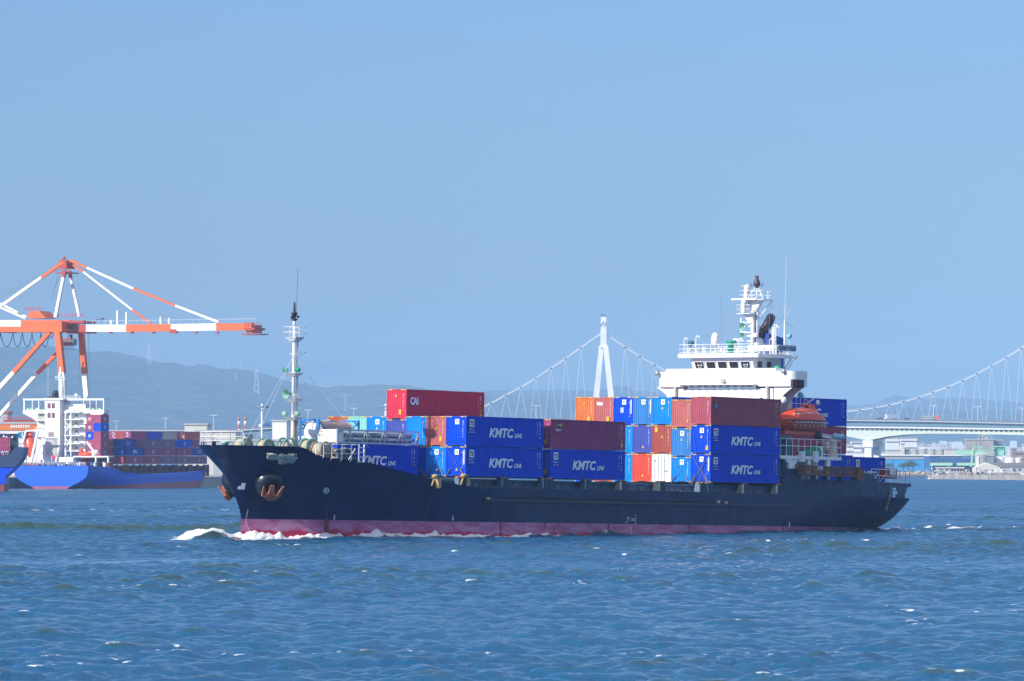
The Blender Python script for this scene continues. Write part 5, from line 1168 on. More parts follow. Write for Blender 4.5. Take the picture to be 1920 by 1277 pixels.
# ================================================================== MOORED BLUE SHIP AND QUAY
ph = R(21.5)
F2 = Frame((at(165, 917, 1800).x, 1800, 0), (math.sin(ph), math.cos(ph), 0), (-math.cos(ph), math.sin(ph), 0), (0, 0, 1))
BLUEH = mat('blue_hull', (.001, .07, .75), .4, var=.12, scale=.15, stain=((.02, .16, .5), .62, .3), streak=True)
REDB = mat('dull_red_bottom', (.28, .06, .07), .6, var=.2, scale=.2)
s2 = thing('moored_container_ship', 'bright blue container ship with tall white bridge moored at the quay on the left', 'ship', F2)
def hull2():
    Z = [-1.5, 0, .8, 1.2, 2.0, 2.8, 4, 5.3, 6.4, 7.3]; tr = [12, 7.5, 6.0, 5.2, 3.4, 1.9, .5, .1, 0, 0]; rows = {}
    Ls = [0, 3, 8, 15, 25, 40, 60, 75, 82, 88, 93, 97, 101, 105]
    def inset(L_, i):
        z = Z[i]; a = tr[i] * max(0, 1 - L_ / 26) ** 1.2
        fb = max(0, (L_ - (80 + z * .8)) / (23 + z * .4)); return min(13, a + 13 * min(1, fb) ** 1.9)
    def ztop(L_): return lerpt(L_, [(0, 7.35), (22, 7.35), (26, 4.5), (60, 5.0), (85, 5.7), (100, 7.5)])
    m = MB(); m.smooth = True
    for sg in (0, 1):
        g_ = [[(L_, (26 - inset(L_, i)) if sg else inset(L_, i), min(Z[i], ztop(L_)) if i < len(Z) - 1 else ztop(L_)) for i in range(len(Z))] for L_ in Ls]; m.grid(g_ if sg else [r_[::-1] for r_ in g_])
    m.smooth = False
    m.grid([[(0, tr[i], Z[i]), (0, 26 - tr[i], Z[i])] for i in range(len(Z))])
    m.grid([[(L_, inset(L_, 9) + .1, ztop(L_) - .5), (L_, 25.9 - inset(L_, 9), ztop(L_) - .5)] for L_ in Ls])
    hm_ = bpy.data.materials.new('blue_ship_paint'); hm_.use_nodes = True; n = hm_.node_tree.nodes; l = hm_.node_tree.links.new; b = n['Principled BSDF']; b.inputs['Roughness'].default_value = .4
    t = n.new('ShaderNodeTexCoord'); sx = n.new('ShaderNodeSeparateXYZ'); l(t.outputs['Object'], sx.inputs[0])
    ml = n.new('ShaderNodeMath'); ml.operation = 'MULTIPLY_ADD'; ml.inputs[1].default_value = -.021; l(sx.outputs[0], ml.inputs[0]); l(sx.outputs[2], ml.inputs[2])
    r_ = n.new('ShaderNodeMapRange'); r_.inputs[1].default_value = .72; r_.inputs[2].default_value = .76; l(ml.outputs[0], r_.inputs[0])
    z = n.new('ShaderNodeTexNoise'); z.inputs['Scale'].default_value = .3; z.inputs['Detail'].default_value = 6; l(t.outputs['Object'], z.inputs['Vector'])
    a1 = n.new('ShaderNodeMix'); a1.data_type = 'RGBA'; a1.inputs[6].default_value = (.0, .08, .68, 1); a1.inputs[7].default_value = (.002, .12, .76, 1); l(z.outputs[0], a1.inputs[0])
    a2 = n.new('ShaderNodeMix'); a2.data_type = 'RGBA'; a2.inputs[6].default_value = (.42, .07, .1, 1); l(r_.outputs[0], a2.inputs[0]); l(a1.outputs[2], a2.inputs[7]); l(a2.outputs[2], b.inputs['Base Color'])
    h = m.build('hull', hm_, s2)
    mm = MB(); mm.bar((24, -.1, 3.1), (84, -.1, 3.6), .25); mm.build('rubbing_strake', BLUEH, h)
hull2()
def pb2(m, x0, x1, pxa, pxb, ya, yb, ref=None):     # box whose aft face covers a pixel rectangle at x0
    ref = x0 if ref is None else ref
    a = F2.tu(pxa, ya, ref); b = F2.tu(pxb, yb, ref); m.box(x0, x1, min(a.y, b.y), max(a.y, b.y), min(a.z, b.z), max(a.z, b.z))
W2 = mat('white_far_paint', (.82, .82, .8), .5, var=.04, scale=.3)
hs2 = thing('superstructure', None, None); hs2.parent = s2
m = MB(); pb2(m, 14, 22, 84, 112, 748, 856); pb2(m, 14, 18, 80, 108, 822, 872); m.build('funnel_casing', W2, hs2)
m = MB(); pb2(m, 17, 26, 118, 160, 758, 862); pb2(m, 16, 22, 70, 86, 770, 862); m.build('accommodation', W2, hs2)
for y in (772, 786, 800, 816, 831, 845):
    m = MB(); pb2(m, 14.5, 17, 120, 150, y, y + 1.6); pb2(m, 14.6, 17, 66 if y < 830 else 74, 84, y + 2, y + 3.2); m.build('deck_landing', W2, hs2)
m = MB()
for k, y in enumerate((776, 792, 808, 823, 838, 851)):
    a = F2.tu(124, y, 14.6); b = F2.tu(133, y, 14.6); m.bar((14.6, a.y, a.z), (14.6, b.y, b.z + 2.2 * (-1) ** k), .3)
pb2(m, 14.4, 14.8, 121.5, 123, 770, 856); pb2(m, 14.4, 14.8, 132, 133.5, 770, 856); m.build('outside_stairs', W2, hs2)
for (xa, xb) in ((43, 84), (117, 195)):
    lf = xa == 43
    m = MB(); pb2(m, 16, 20, xa, xb, 768.5, 775); pb2(m, 16, 20, xa, xb, 747.5, 750.5)
    for q in ((44, 46), (60, 61), (72, 73)) if lf else ((193, 195), (180, 181), (168, 169), (156, 157)): pb2(m, 16, 16.4, q[0], q[1], 750, 769)
    if lf: pts = [(43, 775), (84, 775), (84, 800), (60, 784)]
    else: pts = [(195, 775), (158, 796), (152, 792), (172, 775)]
    v = [F2.tu(a, b, 16.0) for a, b in pts]; m.prism([tuple(p) for p in v], (3.2, 0, 0)); m.build('bridge_wing', W2, hs2)
m = MB()
for a, b in ((50, 54), (56, 59), (66, 74), (160, 168), (172, 176), (183, 189)): pb2(m, 16.5, 17.5, a, b, 765, 768.5)
m.build('wing_lockers', mat('pale_green', (.3, .6, .35), .6), hs2)
m = MB()
for a, b in ((89, 94.5), (97, 102.5)):
    for y in (756, 774): pb2(m, 13.9, 14, a, b, y, y + 9.5)
for a in (91, 94.5, 98): pb2(m, 13.9, 14, a, a + 2, 810, 819)
m.build('casing_windows', mat('louvre_dull', (.16, .06, .1), .6), hs2)
m = MB()
for y in (777, 792, 807, 822, 838):
    for a in (142,): pb2(m, 16.9, 17, a, a + 2.5, y, y + 3.5)
m.build('doorways', BLK, hs2)
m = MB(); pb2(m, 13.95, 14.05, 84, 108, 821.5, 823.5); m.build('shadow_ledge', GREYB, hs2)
m = MB(); pb2(m, 13.6, 22.5, 82, 118, 746.5, 749.5); m.build('casing_roof', W2, hs2)
m = MB(); p = F2.tu(97, 746, 16); q = F2.tu(99, 738, 16); m.tube((18, p.y, p.z), (18, q.y, q.z), .9, n=12); m.ball((18, q.y, q.z), 1.1, n=12); pb2(m, 15, 20, 88, 104, 743.5, 746.5); m.build('exhaust', BLK, hs2)
m = MB(); a = F2.tu(116, 750, 18); b = F2.tu(114, 708, 18); c = F2.tu(113, 688, 18)
m.tube((18, a.y, a.z), (18, b.y, b.z), 1.0, .7, n=10); m.tube((18, b.y, b.z), (18, c.y, c.z), .5, .2, n=8)
for y_, w_ in ((699, 12), (712, 16), (726, 9), (733, 7)): p = F2.tu(115, y_, 18); m.box(17.6, 18.4, p.y - w_ / 11, p.y + w_ / 11, p.z - .12, p.z + .12)
p = F2.tu(115, 712, 18); m.rail([(17, p.y - 1.6, p.z), (17, p.y + 1.6, p.z)], 1.1, 1, .08); m.tube((17, F2.tu(90, 745, 17).y, a.z), (17, F2.tu(90, 745, 17).y, F2.tu(90, 690, 17).z), .06, n=4)
m.build('signal_mast', W2, hs2)
m = MB(); p0, p1 = F2.tu(120, 749, 17), F2.tu(150, 749, 17); m.rail([(17, p0.y, p0.z), (17, p1.y, p1.z)], 1.1, 1.5, .06); m.ball((18, F2.tu(143, 744, 18).y, F2.tu(143, 741, 18).z), .6, n=8); m.build('roof_rail', W2, hs2)
m = MB(); p0, p1 = F2.tu(22, 871, .3), F2.tu(160, 871, .3); m.rail([(.3, p0.y, 7.3), (.3, p1.y, 7.3)], 1.1, 1.8, .06); rn = random.Random(8)
pb2(m, 8, 12, 137, 203, 855, 857.5)
for a in (178, 201): pb2(m, 8, 8.6, a, a + 2.4, 857, 876)
pb2(m, 6, 12, 110, 137, 857, 866); m.build('stern_rails', W2, s2)
m = MB(); cols = [mat('gear_red', (.4, .04, .05), .6), mat('gear_blue', (.02, .12, .3), .6), whi, mat('gear_dark', (.06, .06, .08), .7)]
for i in range(60):
    m.m = rn.choice((0, 1, 2, 3, 3)); x = rn.uniform(30, 200); w_ = rn.uniform(1, 5); h_ = rn.uniform(2, 6); pb2(m, 2 + rn.random() * 3, 7, x, x + w_, 872 - h_, 875, 2)
m.build('deck_gear', cols, s2)
m = MB(); m.tube((.5, F2.tu(97, 870, .5).y, 7.3), (.5, F2.tu(97, 870, .5).y, 10.5), .07); m.build('flagpole', W2, s2)
m = MB(); a = F2.tu(97.5, 852, .5); b = F2.tu(104, 862, .5); m.prism([(.5, a.y, a.z), (.5, b.y, a.z - .5), (.5, b.y, b.z), (.5, a.y, b.z + .6)], (.04, 0, 0)); m.build('ensign', mat('flag_red', (.6, .03, .04), .7), s2)
# free-fall lifeboat in its frame and the small rescue boat
lb2 = thing('lifeboat', 'orange free-fall lifeboat tilted in its launching frame on the moored blue ship', 'lifeboat', F2, tuple(F2.tu(56, 835, 8)))
m = MB(); m.smooth = True; m.ball((0, 0, 0), 1.5, 1.9, 4.1, n=16); o = m.build('hull', lbm, lb2); o.rotation_euler = (R(-14), R(12), 0)
m = MB(); m.box(-1, 1, -.9, .6, 3.0, 4.6); m.build('conning_tower', lbm, lb2)
m = MB(); pb2(m, 7, 7.6, 46, 48.5, 808, 868, 7); a = F2.tu(49, 808, 6.5); b = F2.tu(41, 836, 6.5); m.bar((6.5, a.y, a.z), (6.5, b.y, b.z), .5); a = F2.tu(71, 808, 6.5); b = F2.tu(57, 872, 6.5); m.bar((6.5, a.y, a.z), (6.5, b.y, b.z), .7); a = F2.tu(48, 808, 6.5); b = F2.tu(84, 806, 6.5); m.bar((6.5, a.y, a.z), (6.5, b.y, b.z), .5); a = F2.tu(64, 870, 6.5); b = F2.tu(82, 815, 6.5); m.bar((6.5, a.y, a.z), (6.5, b.y, b.z), .4); m.build('launching_frame', W2, s2)
rb_ = thing('rescue_boat', 'small open orange rescue boat on the white deck of the moored blue ship', 'boat', F2, tuple(F2.tu(161, 852, 9)))
m = MB(); m.smooth = True; m.ball((0, 0, 0), 1.2, 2.7, .75, n=14); m.build('hull', lbm, rb_); m = MB(); m.box(-.4, .4, 1.2, 2.2, .4, 1.9); m.build('console', lbm, rb_)
m = MB(); a = F2.tu(176, 856, 9); b = F2.tu(163, 828, 9); m.tube((9, a.y, a.z), (9, a.y, a.z + 1.8), .7, n=10); m.bar((9, a.y, a.z + 1.6), (9, b.y, b.z), .6); m.ball((9, a.y - .8, a.z + 1.4), .8, n=8); m.build('boat_crane', W2, s2)
# lashing posts
x0 = F2.su(214, 880, .3).x
for k, px in enumerate((220, 233, 239, 251, 263.5, 272, 284, 296, 300.5, 312, 325, 331.5, 343.5, 356, 359, 371, 383.5, 390)):
    p = F2.su(px, 885, .3); q = F2.su(px, 871, .3)
    m = MB(); zt_ = q.z; m.box(p.x, p.x + .7, .2, 1.0, 3.9, zt_); m.build('lashing_post', mat('post_red_brown', (.22, .05, .05), .7), s2)
m = MB(); m.box(x0, 92, 1.5, 24.5, 3.8, 7.3); m.build('hatch_coaming', mat('coaming_red_brown', (.12, .035, .04), .7, var=.3, scale=.5), s2)
# her containers
G2 = 'containers on the moored blue ship'
bays = [('first', 238), ('second', 271.5), ('third', 299.7), ('fourth', 331), ('fifth', 359)]
colr = {('first', 0): ['plum', 'navy'], ('second', 0): ['plum', 'maroon', 'grey_plum'], ('third', 0): ['grey_plum', 'plum', 'grey_plum'], ('fourth', 0): ['grey_plum', 'plum', 'blue'], ('fifth', 0): ['grey_plum', 'navy', 'maroon'],
        ('first', 1): ['maroon', 'navy', 'navy'], ('first', 2): ['plum', 'plum'], ('second', 1): [None, None, 'sunlit_maroon'], ('second', 2): [None, None, 'sunlit_maroon', 'maroon'], ('second', 3): [None, None, 'plum', 'brick'], ('second', 4): [None, None, 'plum', 'maroon'],
        ('third', 1): [None, None, 'sunlit_maroon'], ('third', 2): [None, None, 'maroon', 'blue'], ('third', 3): [None, None, 'plum', 'brick'], ('fourth', 1): [None, None, 'white'], ('fourth', 2): [None, None, 'plum', 'beige'],
        ('fourth', 3): [None, None, 'plum', 'plum'], ('fifth', 1): [None, None, 'brick', 'sunlit_maroon'], ('fifth', 2): [None, None, 'plum', 'sunlit_maroon'], ('fifth', 3): [None, None, 'plum', 'maroon'], ('first', 3): ['plum', 'plum', 'sunlit_maroon']}
tiern = ['lowest', 'second', 'third', 'fourth']; rown = ['on the near side', 'one row in from the near side', 'two rows in from the near side', 'three rows in from the near side', 'four rows in from the near side']
seen = 0
for bn, px in bays:
    s_ = F2.su(px, 870, 0).x; zb_ = F2.su(px, 870, 0).z
    for r_ in range(5):
        for k, c in enumerate(colr.get((bn, r_), [])):
            if not c: continue
            lb = '%s container, %s tier, %s bay ahead of the moored ship\'s bridge, %s' % (c.replace('_', ' '), tiern[k], bn, ('near side', 'second row', 'third row', 'fourth row', 'fifth row')[r_])
            o = container(s_, r_ * 2.5, zb_ + k * 2.66, C40, 2.62, c, lb, None, None, frame=F2, group=G2, simple=True)
            if r_ == 0 or (bn, r_, k) in (('first', 1, 2), ('fifth', 2, 3), ('fifth', 3, 3)):
                mm = MB(); y_ = -CW / 2 - .03; mm.text('SIPG' if c in ('navy',) else 'D', 1.5, (-1.6 if c == 'navy' else -.4, y_, .75), (1, 0, 0), (0, 0, 1), bold=.03); mm.build('lettering', LET, o)
            if r_ > 0 and k >= 2 and c in ('sunlit_maroon', 'white', 'blue', 'beige', 'maroon', 'plum'):
                mm = MB(); rr = random.Random(int(px) * 7 + r_ * 3 + k)
                for q in range(5): z_ = .4 + q * .42; y_ = rr.uniform(-.9, -.1); mm.box(-C40 / 2 - .06, -C40 / 2 - .02, y_, y_ + .7, z_, z_ + .16)
                mm.build('door_marks', LET if c != 'white' else DARK, o)
s_ = F2.su(188.5, 850, 2.0).x; zt_ = F2.su(188.5, 777, 2.0).z
for r_ in range(2):
    for k in range(5):
        c = [['plum', 'blue', 'plum', 'plum', 'plum'], ['plum', 'plum', 'blue', 'plum', 'maroon']][r_][k]
        o = container(s_, 2 + r_ * 2.5, zt_ - (k + 1) * 2.66, C20, 2.62, c, '%s short container, %s from the top, %s column against the moored ship\'s bridge' % (c, ('first', 'second', 'third', 'fourth', 'fifth')[k], ('right-hand', 'left-hand')[r_]), None, None, frame=F2, group=G2, simple=True)
        mm = MB(); mm.text('D', 1.4, (-.4, -CW / 2 - .03, .8), (1, 0, 0), (0, 0, 1), bold=.03)
        if r_ == 1: mm.text('D', 1.2, (-C20 / 2 - .04, .5, .8), (0, -1, 0), (0, 0, 1), bold=.02)
        mm.build('lettering', LET, o)
m = MB(); m.box(s_, s_ + 6, 1, 12, 4, zt_ - 5 * 2.66); m.build('hatch_stack', mat('coaming_red_brown', (0, 0, 0)), s2)
# quay
CONC = mat('concrete', (.34, .33, .30), .9, var=.22, scale=.15, stain=((.2, .19, .17), .6, .3))
q = MB(); q.box(-70, 420, 27.6, 420, -3, 3.6); o = q.build('quay', CONC); o.matrix_world = F2.M; tag(o, 'grey concrete quay wall behind the moored blue ship', 'quay', kind='structure')
g = MB(); g.prism([(-2500, 2300, -2), (-150, 2300, -2), (-60, 2700, -2), (-40, 4430, -2), (-2500, 4430, -2)], (0, 0, 5.2)); tag(g.build('port_ground', gm), kind='structure')
# ================================================================== THE DARK SHIP AT THE LEFT EDGE
Y3 = 1560
s3 = thing('dark_ship', 'dark blue ship with overhanging bow reaching in at the left edge of the photo', 'ship', loc=tuple(at(0, 917, Y3)))
o3 = Vector(s3.location)
def poly3(pts, dy0, dy1, m): v = [at(a, b, Y3) - o3 for a, b in pts]; m.prism([(p.x, dy0, p.z) for p in v], (0, dy1 - dy0, 0))
m = MB(); m.m = 0; poly3([(-420, 846), (0, 856), (20, 850), (28, 838), (46, 838.5), (45, 848), (41, 859), (34, 870), (28, 875.5), (-420, 875)], 0, 14, m)
m.m = 1; poly3([(-420, 875), (28, 875.5), (18, 886), (8, 894), (8, 908), (-420, 908)], .3, 14, m); m.m = 2; poly3([(-420, 908), (8, 908), (7.5, 921), (-420, 921)], .4, 14, m)
m.build('hull', [mat('dark_slate_hull', (.03, .06, .14), .5, var=.2, scale=.2), BLUEH, REDB], s3)
m = MB()
for a in (-20, -4, 5, 14, 24, 30, 38): poly3([(a, 838 if a > 26 else 852), (a + .8, 838 if a > 26 else 852), (a + .8, 832 if a > 26 else 845), (a, 832 if a > 26 else 845)], .5, 1, m)
poly3([(26, 831.5), (45, 831.5), (45, 832.5), (26, 832.5)], .5, 1, m); m.build('bow_rail', mat('dark_rail', (.1, .13, .18), .6), s3)
m = MB(); poly3([(-60, 813), (27, 813), (28, 838), (26, 850), (20, 852), (-60, 852)], 6, 12, m); m.build('lashing_bridge', NAVYM, s3)
m = MB()
for x, y in ((4, 818), (9, 820), (20, 820)): p = at(x, y, Y3) - o3; m.ball((p.x, 5.7, p.z), .35, n=8)
m.build('deck_lights', whi, s3)
for k, (ya, c, n_) in enumerate(((838, 'maroon', 'lower'), (820, 'plum', 'upper'))):
    a = at(18, ya + 20, Y3); Fz = Frame((a.x - C40, Y3 + 1.2, a.z), (1, 0, 0), (0, 1, 0), (0, 0, 1))
    o = container(0, 0, 0, C40, HC, c, '%s container at the left edge, %s of two on the dark ship' % ('maroon', n_), None, None, frame=Fz, group='containers on the dark ship', simple=True)
    if k == 0: mm = MB(); mm.text('KMTC', 1.3, (2.0, -CW / 2 - .03, .8), (1, 0, 0), (0, 0, 1), bold=.05, shear=.22); mm.build('lettering', LET, o)
# ================================================================== HARBOUR BUILDINGS ON THE LEFT
def wall_mat(n, c, **k): return mat(n, c, .7, var=.08, scale=.08, **k)
CRW = wall_mat('cream_wall', (.62, .60, .54)); WHW = wall_mat('white_wall', (.78, .78, .76)); GRW = wall_mat('grey_wall', (.42, .43, .44))
def block(name, pxa, pxb, ya, yb, Y, depth, mt, label, cat='building', base=None, roof=None, windows=None, skew=0):
    a, b = at(pxa, ya, Y), at(pxb, yb, Y); z0 = b.z if base is None else base
    o = thing(name, label, cat, loc=((a.x + b.x) / 2, Y + depth / 2, z0), rotz=skew); w_, h_ = (b.x - a.x) / 2, a.z - z0
    m = MB(); m.box(-w_, w_, -depth / 2, depth / 2, 0, h_); m.build('wall', mt, o)
    m = MB(); m.box(-w_ - .5, w_ + .5, -depth / 2 - .5, depth / 2 + .5, h_, h_ + .8); m.build('roof', roof or GRW, o)
    if windows:
        nx, nz_, ww, wh = windows
        for j in range(nz_):
            m = MB()
            for i in range(nx): x = -w_ + (i + .5) * 2 * w_ / nx; z = (j + .55) * h_ / nz_; m.box(x - ww / 2, x + ww / 2, -depth / 2 - .12, -depth / 2 - .02, z - wh / 2, z + wh / 2)
            m.build('window_row', mat('far_window', (.06, .08, .12), .3), o)
    return o
b_ = block('warehouse', -60, 76, 795, 870, 2350, 60, WHW, 'white warehouse with a broad orange band and blue lettering behind the dark ship', base=3)
w_ = at(76, 0, 2350).x - at(-60, 0, 2350).x; cx_ = 0
def onw(px, py): p = at(px, py, 2350); return p.x - b_.location.x, p.z - b_.location.z
m = MB(); x0_, z0_ = onw(-60, 807); x1_, z1_ = onw(76, 793); m.box(x0_ - .2, x1_ + .2, -30.3, -29.9, z0_, z1_ + .4); m.build('orange_band', mat('orange_wall', (.75, .2, .03), .6), b_)
m = MB(); x0_, z0_ = onw(6, 793); x1_, z1_ = onw(64, 785); m.rail([(x0_, -28, z0_ + .5), (x1_, -28, z0_ + .5)], z1_ - z0_, 1.1, .16, (1., .1)); m.box(x0_, x1_, -27, -26.6, z0_, z1_ - .5); m.build('roof_rail', mat('railing_red', (.5, .08, .08), .7), b_)
m = MB(); x_, z_ = onw(33, 822); p_ = [(x_ + 3.2 * (px_ - 45) / 12, 0, 0) for px_ in (0,)]
cxl, czl = onw(42, 816); m.add([(cxl + 2.6 * math.cos(a), -30.15, czl + 1.3 * math.sin(a)) for a in np.linspace(0, 2 * math.pi, 20, endpoint=False)], [tuple(range(20))]); m.text('IEX', 3.0, (cxl + 3.4, -30.15, czl - 1.05), (1, 0, 0), (0, 0, 1), bold=.04)
m.build('blue_lettering', mat('lettering_blue', (.01, .2, .5), .5), b_)
m = MB(); m.box(cxl - .25, cxl + .25, -30.25, -30.18, czl - 1.0, czl + 1.0); x_, z_ = onw(20, 802); m.text('HARBOUR', .1, (x_, -30.35, z_), (1, 0, 0), (0, 0, 1)) if False else None
for i in range(8): m.box(x_ + i * 1.0, x_ + i * 1.0 + .7, -30.4, -30.32, z_, z_ + 1.1)
m.build('small_sign', W2, b_)
block('office_block', -20, 14, 775, 800, 2380, 20, GRW, 'small block with a red top on the white warehouse roof', base=18, roof=mat('railing_red', (0, 0, 0)))
block('warehouse', 368, 442, 810, 845, 2700, 50, CRW, 'low cream warehouse left of the white tower, above the black bow', base=3, windows=(7, 1, 2.2, 2.5))
block('warehouse', 346, 388, 797, 845, 2760, 40, CRW, 'taller cream warehouse with grey roof edge behind the moored ship', base=3, windows=(9, 2, 1.6, .8))
block('warehouse', 400, 640, 827, 870, 2600, 50, GRW, 'long grey warehouse low behind the bow rail and winches', base=3)
block('storage_tower', 517.5, 545, 790.5, 840, 2750, 18, WHW, 'plain white tower block left of the foremast', base=3, skew=R(-12))
m = MB(); 
pz = at(560, 824, 2500); pp = thing('pipeline', 'pale elevated pipe and conveyor behind the foremast foot', 'pipeline', loc=(pz.x, 2500, 3)); pl_ = [(at(a, b, 2500).x - pz.x, 0, at(a, b, 2500).z - 3) for a, b in ((545, 823), (585, 822), (596, 823), (606, 834))]
m.path(pl_, 1.2, n=10); m.build('pipe', W2, pp); m = MB()
for p_ in pl_[:3]: m.box(p_[0] - .4, p_[0] + .4, -.4, .4, 0, p_[2])
m.build('support', W2, pp)
# ================================================================== GANTRY CRANE
CR = Frame((at(131, 876, 1850).x, 1850, 3.6), (math.cos(ph), -math.sin(ph), 0), (math.sin(ph), math.cos(ph), 0), (0, 0, 1))
cr = thing('gantry_crane', 'orange and white striped gantry crane with boom over the moored blue ship', 'crane', CR)
ORG = mat('crane_orange', (.75, .13, .02), .5, var=.1, scale=.3); CWH = mat('crane_white', (.82, .82, .8), .5, var=.05, scale=.3); ORD = mat('crane_red', (.45, .05, .03), .6, var=.15, scale=.4)
def seg(name, pts, t, wd, mats_, ht=None, parent=None):
    """striped bar through photo points in the crane's plane t; mats_ one per stretch"""
    m = MB(); P_ = [CR.su(a, b, t) for a, b in pts]
    for i, (a, b) in enumerate(zip(P_[:-1], P_[1:])): m.m = mats_[i]; m.bar(a, b, wd, ht)
    return m.build(name, [ORG, CWH, ORD], parent or cr)
for t in (-3.2, 3.2):
    seg('boom_girder', [(150, 615.5), (163, 615.5), (238, 615.5), (322, 614.5), (407, 613), (474, 613)], t, 1.5, [2, 1, 0, 1, 0], 2.3)
seg('main_girder', [(-60, 606), (41, 606.5), (133, 606.5)], -3.2, 1.6, [1, 0], 2.1); seg('main_girder', [(-60, 606), (41, 606.5), (133, 606.5)], 3.2, 1.6, [1, 0], 2.1)
seg('portal_beam', [(-100, 617.5), (118, 617.5)], -10.5, 1.8, [0], 1.7); seg('portal_beam', [(-60, 618), (152, 619.5)], 10.5, 1.6, [0], 1.6)
m = MB(); a = CR.su(110, 612, -10.5); b = CR.su(150, 616, 10.5); m.bar((a.x, -10.5, a.z + .6), (b.x, 10.5, b.z), 2.0, 2.2); a = CR.su(-28, 617, -10.5); m.bar((a.x, -10.5, a.z), (a.x, 10.5, a.z), 1.8, 1.8); m.build('cross_beam', ORG, cr)
seg('waterside_leg', [(108, 615), (117, 700), (119, 745), (124, 868)], -10.5, 1.9, [0, 1, 1]); seg('waterside_leg', [(152, 620), (159, 701), (163, 745), (172, 862)], 10.5, 1.6, [0, 1, 1])
seg('landside_leg', [(-90, 617), (-94, 700), (-100, 868)], -10.5, 1.8, [0, 1]); seg('landside_leg', [(-55, 618), (-60, 701), (-68, 864)], 10.5, 1.5, [0, 1])
seg('diagonal_brace', [(94, 622), (26, 698), (-80, 814)], -10.5, 1.3, [0, 1]); seg('diagonal_brace', [(118, 652), (70, 700), (0, 778), (-55, 840)], 10.5, 1.1, [0, 1, 1])
seg('tower_leg', [(122, 508), (119, 520), (104, 595)], -5.0, .95, [2, 1]); seg('tower_leg', [(130, 508), (133, 521), (149, 594)], 5.0, .85, [2, 1])
for t, dx in ((-2.6, 0), (2.6, 4)):
    seg('forestay', [(130 + dx, 488), (163, 502), (250, 541), (329, 573), (410, 604)], t, .55, [0, 1, 0, 1], .7)
    seg('inner_stay', [(137, 497), (156, 509.5), (248, 581), (283, 607)], t, .5, [0, 1, 0], .6)
seg('backstay', [(120, 491), (78, 520), (6, 571), (-50, 611)], -2.6, .9, [0, 1, 1]); seg('backstay', [(0, 569), (50, 594)], 2.6, .6, [1]); seg('backstay', [(0, 576), (48, 597)], -2.6, .6, [1])
m = MB(); p = CR.su(126, 492, 0); m.box(p.x - 1.2, p.x + 1.2, -3., 3., p.z - 2., p.z + .6); m.box(p.x - 2.6, p.x + 2.4, -4, 4, p.z - 3.6, p.z - 3.3); m.rail([(p.x - 2.6, -4, p.z - 3.3), (p.x + 2.4, -4, p.z - 3.3)], 1.1, 1, .07); m.tube((p.x - 1.2, 0, p.z + 1), (p.x - 1.2, 0, p.z + 3.3), .06); m.bar((p.x - 2, -2.6, p.z - 1), (p.x + .5, -2.6, p.z + 1.6), .7); m.build('head_sheaves', ORD, cr)
m = MB()
a = CR.su(52, 597, -4); b = CR.su(78, 583, -4); m.hexa([(a.x, -4, a.z), (b.x + 1.5, -4, a.z), (b.x + 1.5, 4, a.z), (a.x, 4, a.z)], [(a.x + .5, -4, b.z), (b.x - .8, -4, b.z), (b.x - .8, 4, b.z), (a.x + .5, 4, b.z)]); m.build('machinery_house', ORG, cr)
m = MB(); m.rail([(a.x - 1, -4.2, b.z), (b.x, -4.2, b.z)], 1.2, 1, .08); p0, p1 = CR.su(104, 596, -4), CR.su(156, 600, -4); m.rail([(p0.x, -4.4, p0.z), (p1.x, -4.4, p0.z)], 1.2, 1.3, .07); m.build('machinery_rail', mat('railing_red', (0, 0, 0)), cr)
m = MB(); p0, p1 = CR.su(112, 598, -4), CR.su(158, 606, -4); m.box(p0.x, p1.x, -4.4, 4.4, p1.z, p0.z - .6); m.build('hinge_platform', ORD, cr)
m = MB(); p0, p1 = CR.su(163, 608, -4), CR.su(480, 606, -4); m.rail([(p0.x, -4.2, p0.z), (p1.x, -4.2, p0.z + .2)], 1.0, 2.2, .045, (1.,)); m.build('boom_walkway_rail', CWH, cr)
m = MB()
for px, y in ((208, 600), (220, 582), (237, 585), (301, 594), (317, 596)): a = CR.su(px, 608, -2); b = CR.su(px, y, -2); m.bar(a, b, .45)
m.build('boom_post', CWH, cr)
m = MB(); m.path([CR.su(*q_, -2) for q_ in ((170, 607), (184, 599), (192, 600), (186, 607))], .08); p = CR.su(186, 596, -2); m.box(p.x - 1, p.x + 1.4, -3, -1, p.z - .5, p.z); m.build('boom_hoist_frame', GREYB, cr)
m = MB(); p0, p1 = CR.su(470, 611, 0), CR.su(498, 626, 0); m.box(p0.x - .5, p1.x - 2, -4, 4, p1.z + 1.2, p1.z + 1.9); m.box(p0.x, p0.x + 2.4, -3.4, 3.4, p1.z + .3, p0.z + .3); m.box(CR.su(460, 627, 0).x, p1.x - .5, -3.4, 3.4, p1.z - .3, p1.z); m.rail([(p0.x, -4, p1.z + 1.9), (p1.x, -4, p1.z + 1.9)], 1.5, 1, .07); m.rail([(p0.x, -3.4, p1.z), (p1.x - .5, -3.4, p1.z)], 1.2, .8, .07); m.build('boom_tip_platform', ORD, cr)
m = MB(); a = CR.su(152, 624, 0); b = CR.su(172, 622, 0); m.box(a.x - 4, b.x, -3.6, 3.6, a.z - .2, a.z + .6); m.build('trolley', ORD, cr)
for px in (205, 245, 285, 365, 405): m = MB(); p = CR.su(px, 624, -3.2); m.box(p.x, p.x + 1, -3.6, -2.8, p.z - .3, p.z + .3); m.build('rail_bracket', ORD, cr)
m = MB(); p = CR.su(320, 621, -3.2); q_ = CR.su(333, 625, -3.2); m.box(p.x, q_.x, -4, -2.6, q_.z, p.z + .6); m.build('hoist_block', ORD, cr)
tr_ = thing('operator_cab', 'orange operator cab hanging under the gantry crane girder', 'crane cab', CR, tuple(CR.su(131, 648, -1)))
